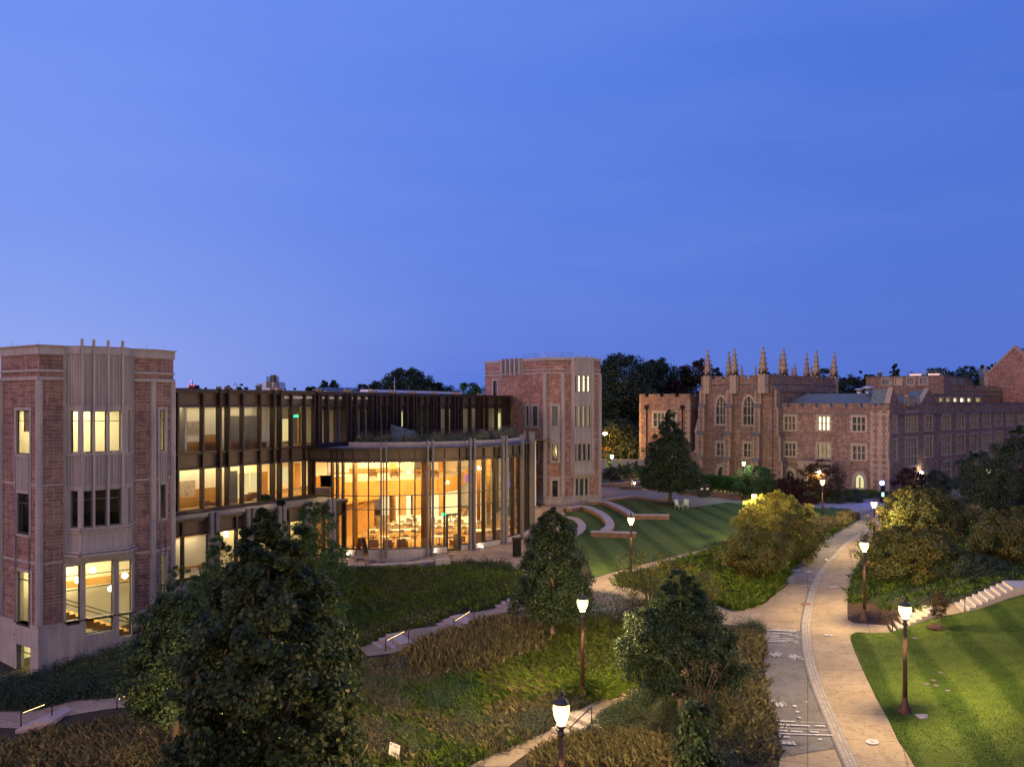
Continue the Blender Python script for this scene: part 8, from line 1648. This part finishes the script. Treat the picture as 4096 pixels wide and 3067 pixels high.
R_rb = GL('V', (1832,1300),(1836,1268),(1848,1233),(1866,1200),(1898,1168),(1930,1138),(1990,1112),(2212,1110),(2212,1255),(2110,1290),(2030,1325),(1925,1330),(1900,1310))
mounds('bank_planting', 'green leafy ground cover under the right-hand bushes', R_rb, 2300, 55, .45, .5, .075, 'leaf_green'); grass('bank_grass', 'grass tufts under the right-hand bushes', R_rb, 700, 26, .5, .4, 'grass_green', .012)
sheet('mulch_bed', GL('V', (1832,1290),(1870,1300),(1925,1318),(2000,1322),(1990,1345),(1917,1350),(1874,1346),(1846,1345),(1832,1336)), 'mulch', .03, .5, **ST)
mounds('mulch_planting', 'small dry plants on the mulch beside the bank steps', GL('V', (1840,1300),(1925,1318),(2000,1325),(1915,1346),(1860,1344)), 60, 30, .2, .15, .05, 'cover_rust')
R_low = GL('L', (640,960),(1290,560),(1330,480),(1560,450),(1590,600),(1590,800),(1610,1000),(1655,1250),(1680,1400),(1660,1656),(-300,1656),(-100,1450),(160,1300),(280,1160),(440,1090))
mounds('front_planting', 'dark leafy shrubs between the front path and the lane', R_low, 1300, 70, .32, .32, .05, 'cover_grey'); mounds('front_planting', 'rusty leaf litter plants between the front path and the lane', R_low, 1100, 40, .3, .16, .05, 'cover_rust')
grass('front_grass', 'tan grass tufts along the left edge of the cycle lane', GL('L', (1300,520),(1560,470),(1575,700),(1590,900),(1640,1230),(1650,1560),(1440,1600),(1300,1100),(1290,800)), 330, 26, .40, .25, 'grass_tan', .0055)
grass('front_grass', 'tan and green grass along the bottom edge', GL('L', (-300,1656),(-100,1480),(200,1420),(700,1480),(900,1656)), 560, 34, .5, .32, 'grass_tan', .0055)
mounds('front_planting', 'low green shrubs beside the right edge of the front path', GL('L', (160,1290),(280,1160),(440,1090),(640,970),(700,1060),(500,1200),(420,1400),(60,1440)), 240, 90, .35, .4, .055, 'leaf_dark')
mounds('front_planting', 'white-tipped aster clump at the junction', GL('L', (1400,470),(1560,410),(1610,520),(1450,560)), 34, 200, .45, .65, .05, 'leaf_dark'); dots('asters', 'white asters on the clump at the path junction', GL('L', (1400,450),(1560,400),(1600,470),(1430,520)), 130, .85, .04, 'flower_white')
R_ll = GL('B', (-80,1150),(80,1120),(300,1080),(450,1000),(620,980),(830,900),(1000,900),(1100,1150),(900,1175),(700,1205),(490,1215),(300,1280),(-80,1290))
mounds('hedge_planting', 'dark green shrubs banked against the near tower', R_ll, 480, 120, .55, .75, .10, 'leaf_dark'); mounds('hedge_planting', 'leafy mounds banked against the near tower', R_ll, 260, 100, .5, .6, .10, 'leaf_maple')
R_bl = GL('B', (-80,1410),(250,1420),(430,1340),(700,1295),(1000,1230),(1400,1100),(1700,1200),(1800,1656),(-80,1656))
mounds('prairie_planting', 'dark perennials at the bottom left', R_bl, 1500, 60, .38, .42, .055, 'cover_rust'); mounds('prairie_planting', 'grey-green perennials at the bottom left', R_bl, 1100, 60, .38, .45, .055, 'cover_grey'); grass('prairie_grass', 'brown grass tufts at the bottom left', R_bl, 800, 34, .55, .3, 'grass_tan', .006)
R_fl = GL('G', (1700,1240),(1900,1180),(2212,1190),(2212,1260),(2400,1262),(2000,1275),(1700,1265))
mounds('bed_planting', 'low planting before the old building', R_fl, 300, 50, .5, .4, .12, 'cover_dark'); grass('bed_grass', 'grass strip before the old building', R_fl, 300, 30, .6, .5, 'grass_green', .02)
grass('plume_grass', 'pale grass slope between the right-hand bushes', GL('O', (1050,900),(1240,880),(1260,1080),(1080,1110)), 120, 50, .8, .4, 'grass_tan', .014)
# turf of the two lawns, nearest part
def turf(poly, n, h, label, name='turf'):
    c = poly_pts(poly, n, False); a = rng.uniform(0, 6.28, n); hh = h*rng.uniform(.5, 1.3, n); w = .011; x, y = c[:, 0], c[:, 1]; z = terr(x, y) + .02; dx, dy = np.cos(a), np.sin(a); l = hh*.8
    A = np.stack([np.stack([x-dy*w, y+dx*w, z], 1), np.stack([x+dy*w, y-dx*w, z], 1), np.stack([x+dx*l, y+dy*l, z+hh], 1)], 1); o = bpy.data.objects.new(name, rawmesh(name, A, 3, 'turf_blade')); C.objects.link(o); tag(o, label, 'grass', kind='stuff')
turf(LB, 130000, .05, 'mown grass of the bank lawn')
turf(GL('K', (400,1598),(480,1560),(800,1575),(1020,1590),(900,1660),(300,1660)), 14000, .08, 'short grass around the yard sign')
sheet('lawn', GL('K', (380,1598),(480,1560),(800,1575),(1020,1590),(900,1680),(300,1680)), 'lawn_central', .02, .5, kind='structure')
# terrace planting on the round hall
def ring_pts(n, r0, r1, a0, a1): a = rng.uniform(a0, a1, n); r = rng.uniform(r0, r1, n); return np.stack([DC[0] + r*np.cos(a), DC[1] + r*np.sin(a)], 1)
def roof_mounds(label, nm, k, r, h, leaf, mat):
    c = ring_pts(nm, 10.8, 12.3, dray('E', 470, 12.8), math.radians(16)); n = nm*k; ci = np.repeat(np.arange(nm), k); v = unit(rng.normal(size=(n, 3))); v[:, 2] = abs(v[:, 2]); L = np.stack([c[ci, 0], c[ci, 1], np.full(n, 9.1)], 1) + v*rng.uniform(.4, 1, (n, 1))*np.array([r, r, h])*rng.uniform(.6, 1.3, nm)[ci][:, None]
    o = bpy.data.objects.new('terrace_planting', rawmesh('terrace_planting', leaf_polys(L, leaf, rng.normal(size=(n, 3)) + np.array([0, 0, .5]), aspect=.4), 4, mat)); C.objects.link(o); tag(o, label, 'planting', kind='stuff')
roof_mounds('reddish dry plants on the roof terrace edge', 170, 120, .5, .95, .10, 'grass_tan'); roof_mounds('dark green plants on the roof terrace edge', 120, 120, .5, .85, .09, 'leaf_green')
# pale stones by the patio corner
c = np.concatenate([poly_pts(GL('E', (1380,1120),(1480,1112),(1490,1140),(1420,1155)), 60, False), poly_pts(GL('K', (1040,140),(1180,160),(1340,180),(1330,200),(1150,175),(1050,160)), 90, False)]); mb = MB()
for x, y in c: s = rng.uniform(.1, .22); mb.lathe([(s*.6, -.05), (s, s*.25), (s*.6, s*.55)], 5, (x, y, tz(x, y)), smooth=False, sx=rng.uniform(.8, 1.5))
mb.build('stone_border', 'gravel_white', label='loose pale stones edging the bed by the patio corner', cat='stones', kind='stuff')

def litter(label, poly, n, mat, z=.06, size=.06):
    c = poly_pts(poly, n, False); L = np.stack([c[:, 0], c[:, 1], terr(c[:, 0], c[:, 1]) + z], 1); o = bpy.data.objects.new('fallen_leaves', rawmesh('fallen_leaves', leaf_polys(L, size, rng.normal(size=(n, 3))*.15 + np.array([0, 0, 1])), 4, mat)); C.objects.link(o); tag(o, label, 'leaves', kind='stuff')
litter('fallen leaves on the main footpath', P_path, 420, 'cover_rust'); litter('fallen leaves on the bank lawn', LB, 260, 'cover_rust', .08); litter('fallen leaves on the garden slope', R_mid, 2500, 'cover_rust', .06)
litter('dry leaf litter in the mulch beside the stair', GL('V', (1832,1290),(1870,1300),(1925,1318),(2000,1322),(1917,1350),(1846,1345),(1832,1336)), 900, 'cover_rust', .05, .05)
sheet('mulch_edge', GL('L', (1575,560),(1626,600),(1628,800),(1640,1000),(1668,1160),(1722,1350),(1732,1480),(1700,1656),(1500,1656),(1560,1200),(1540,800)), 'mulch', .012, .5, **ST)
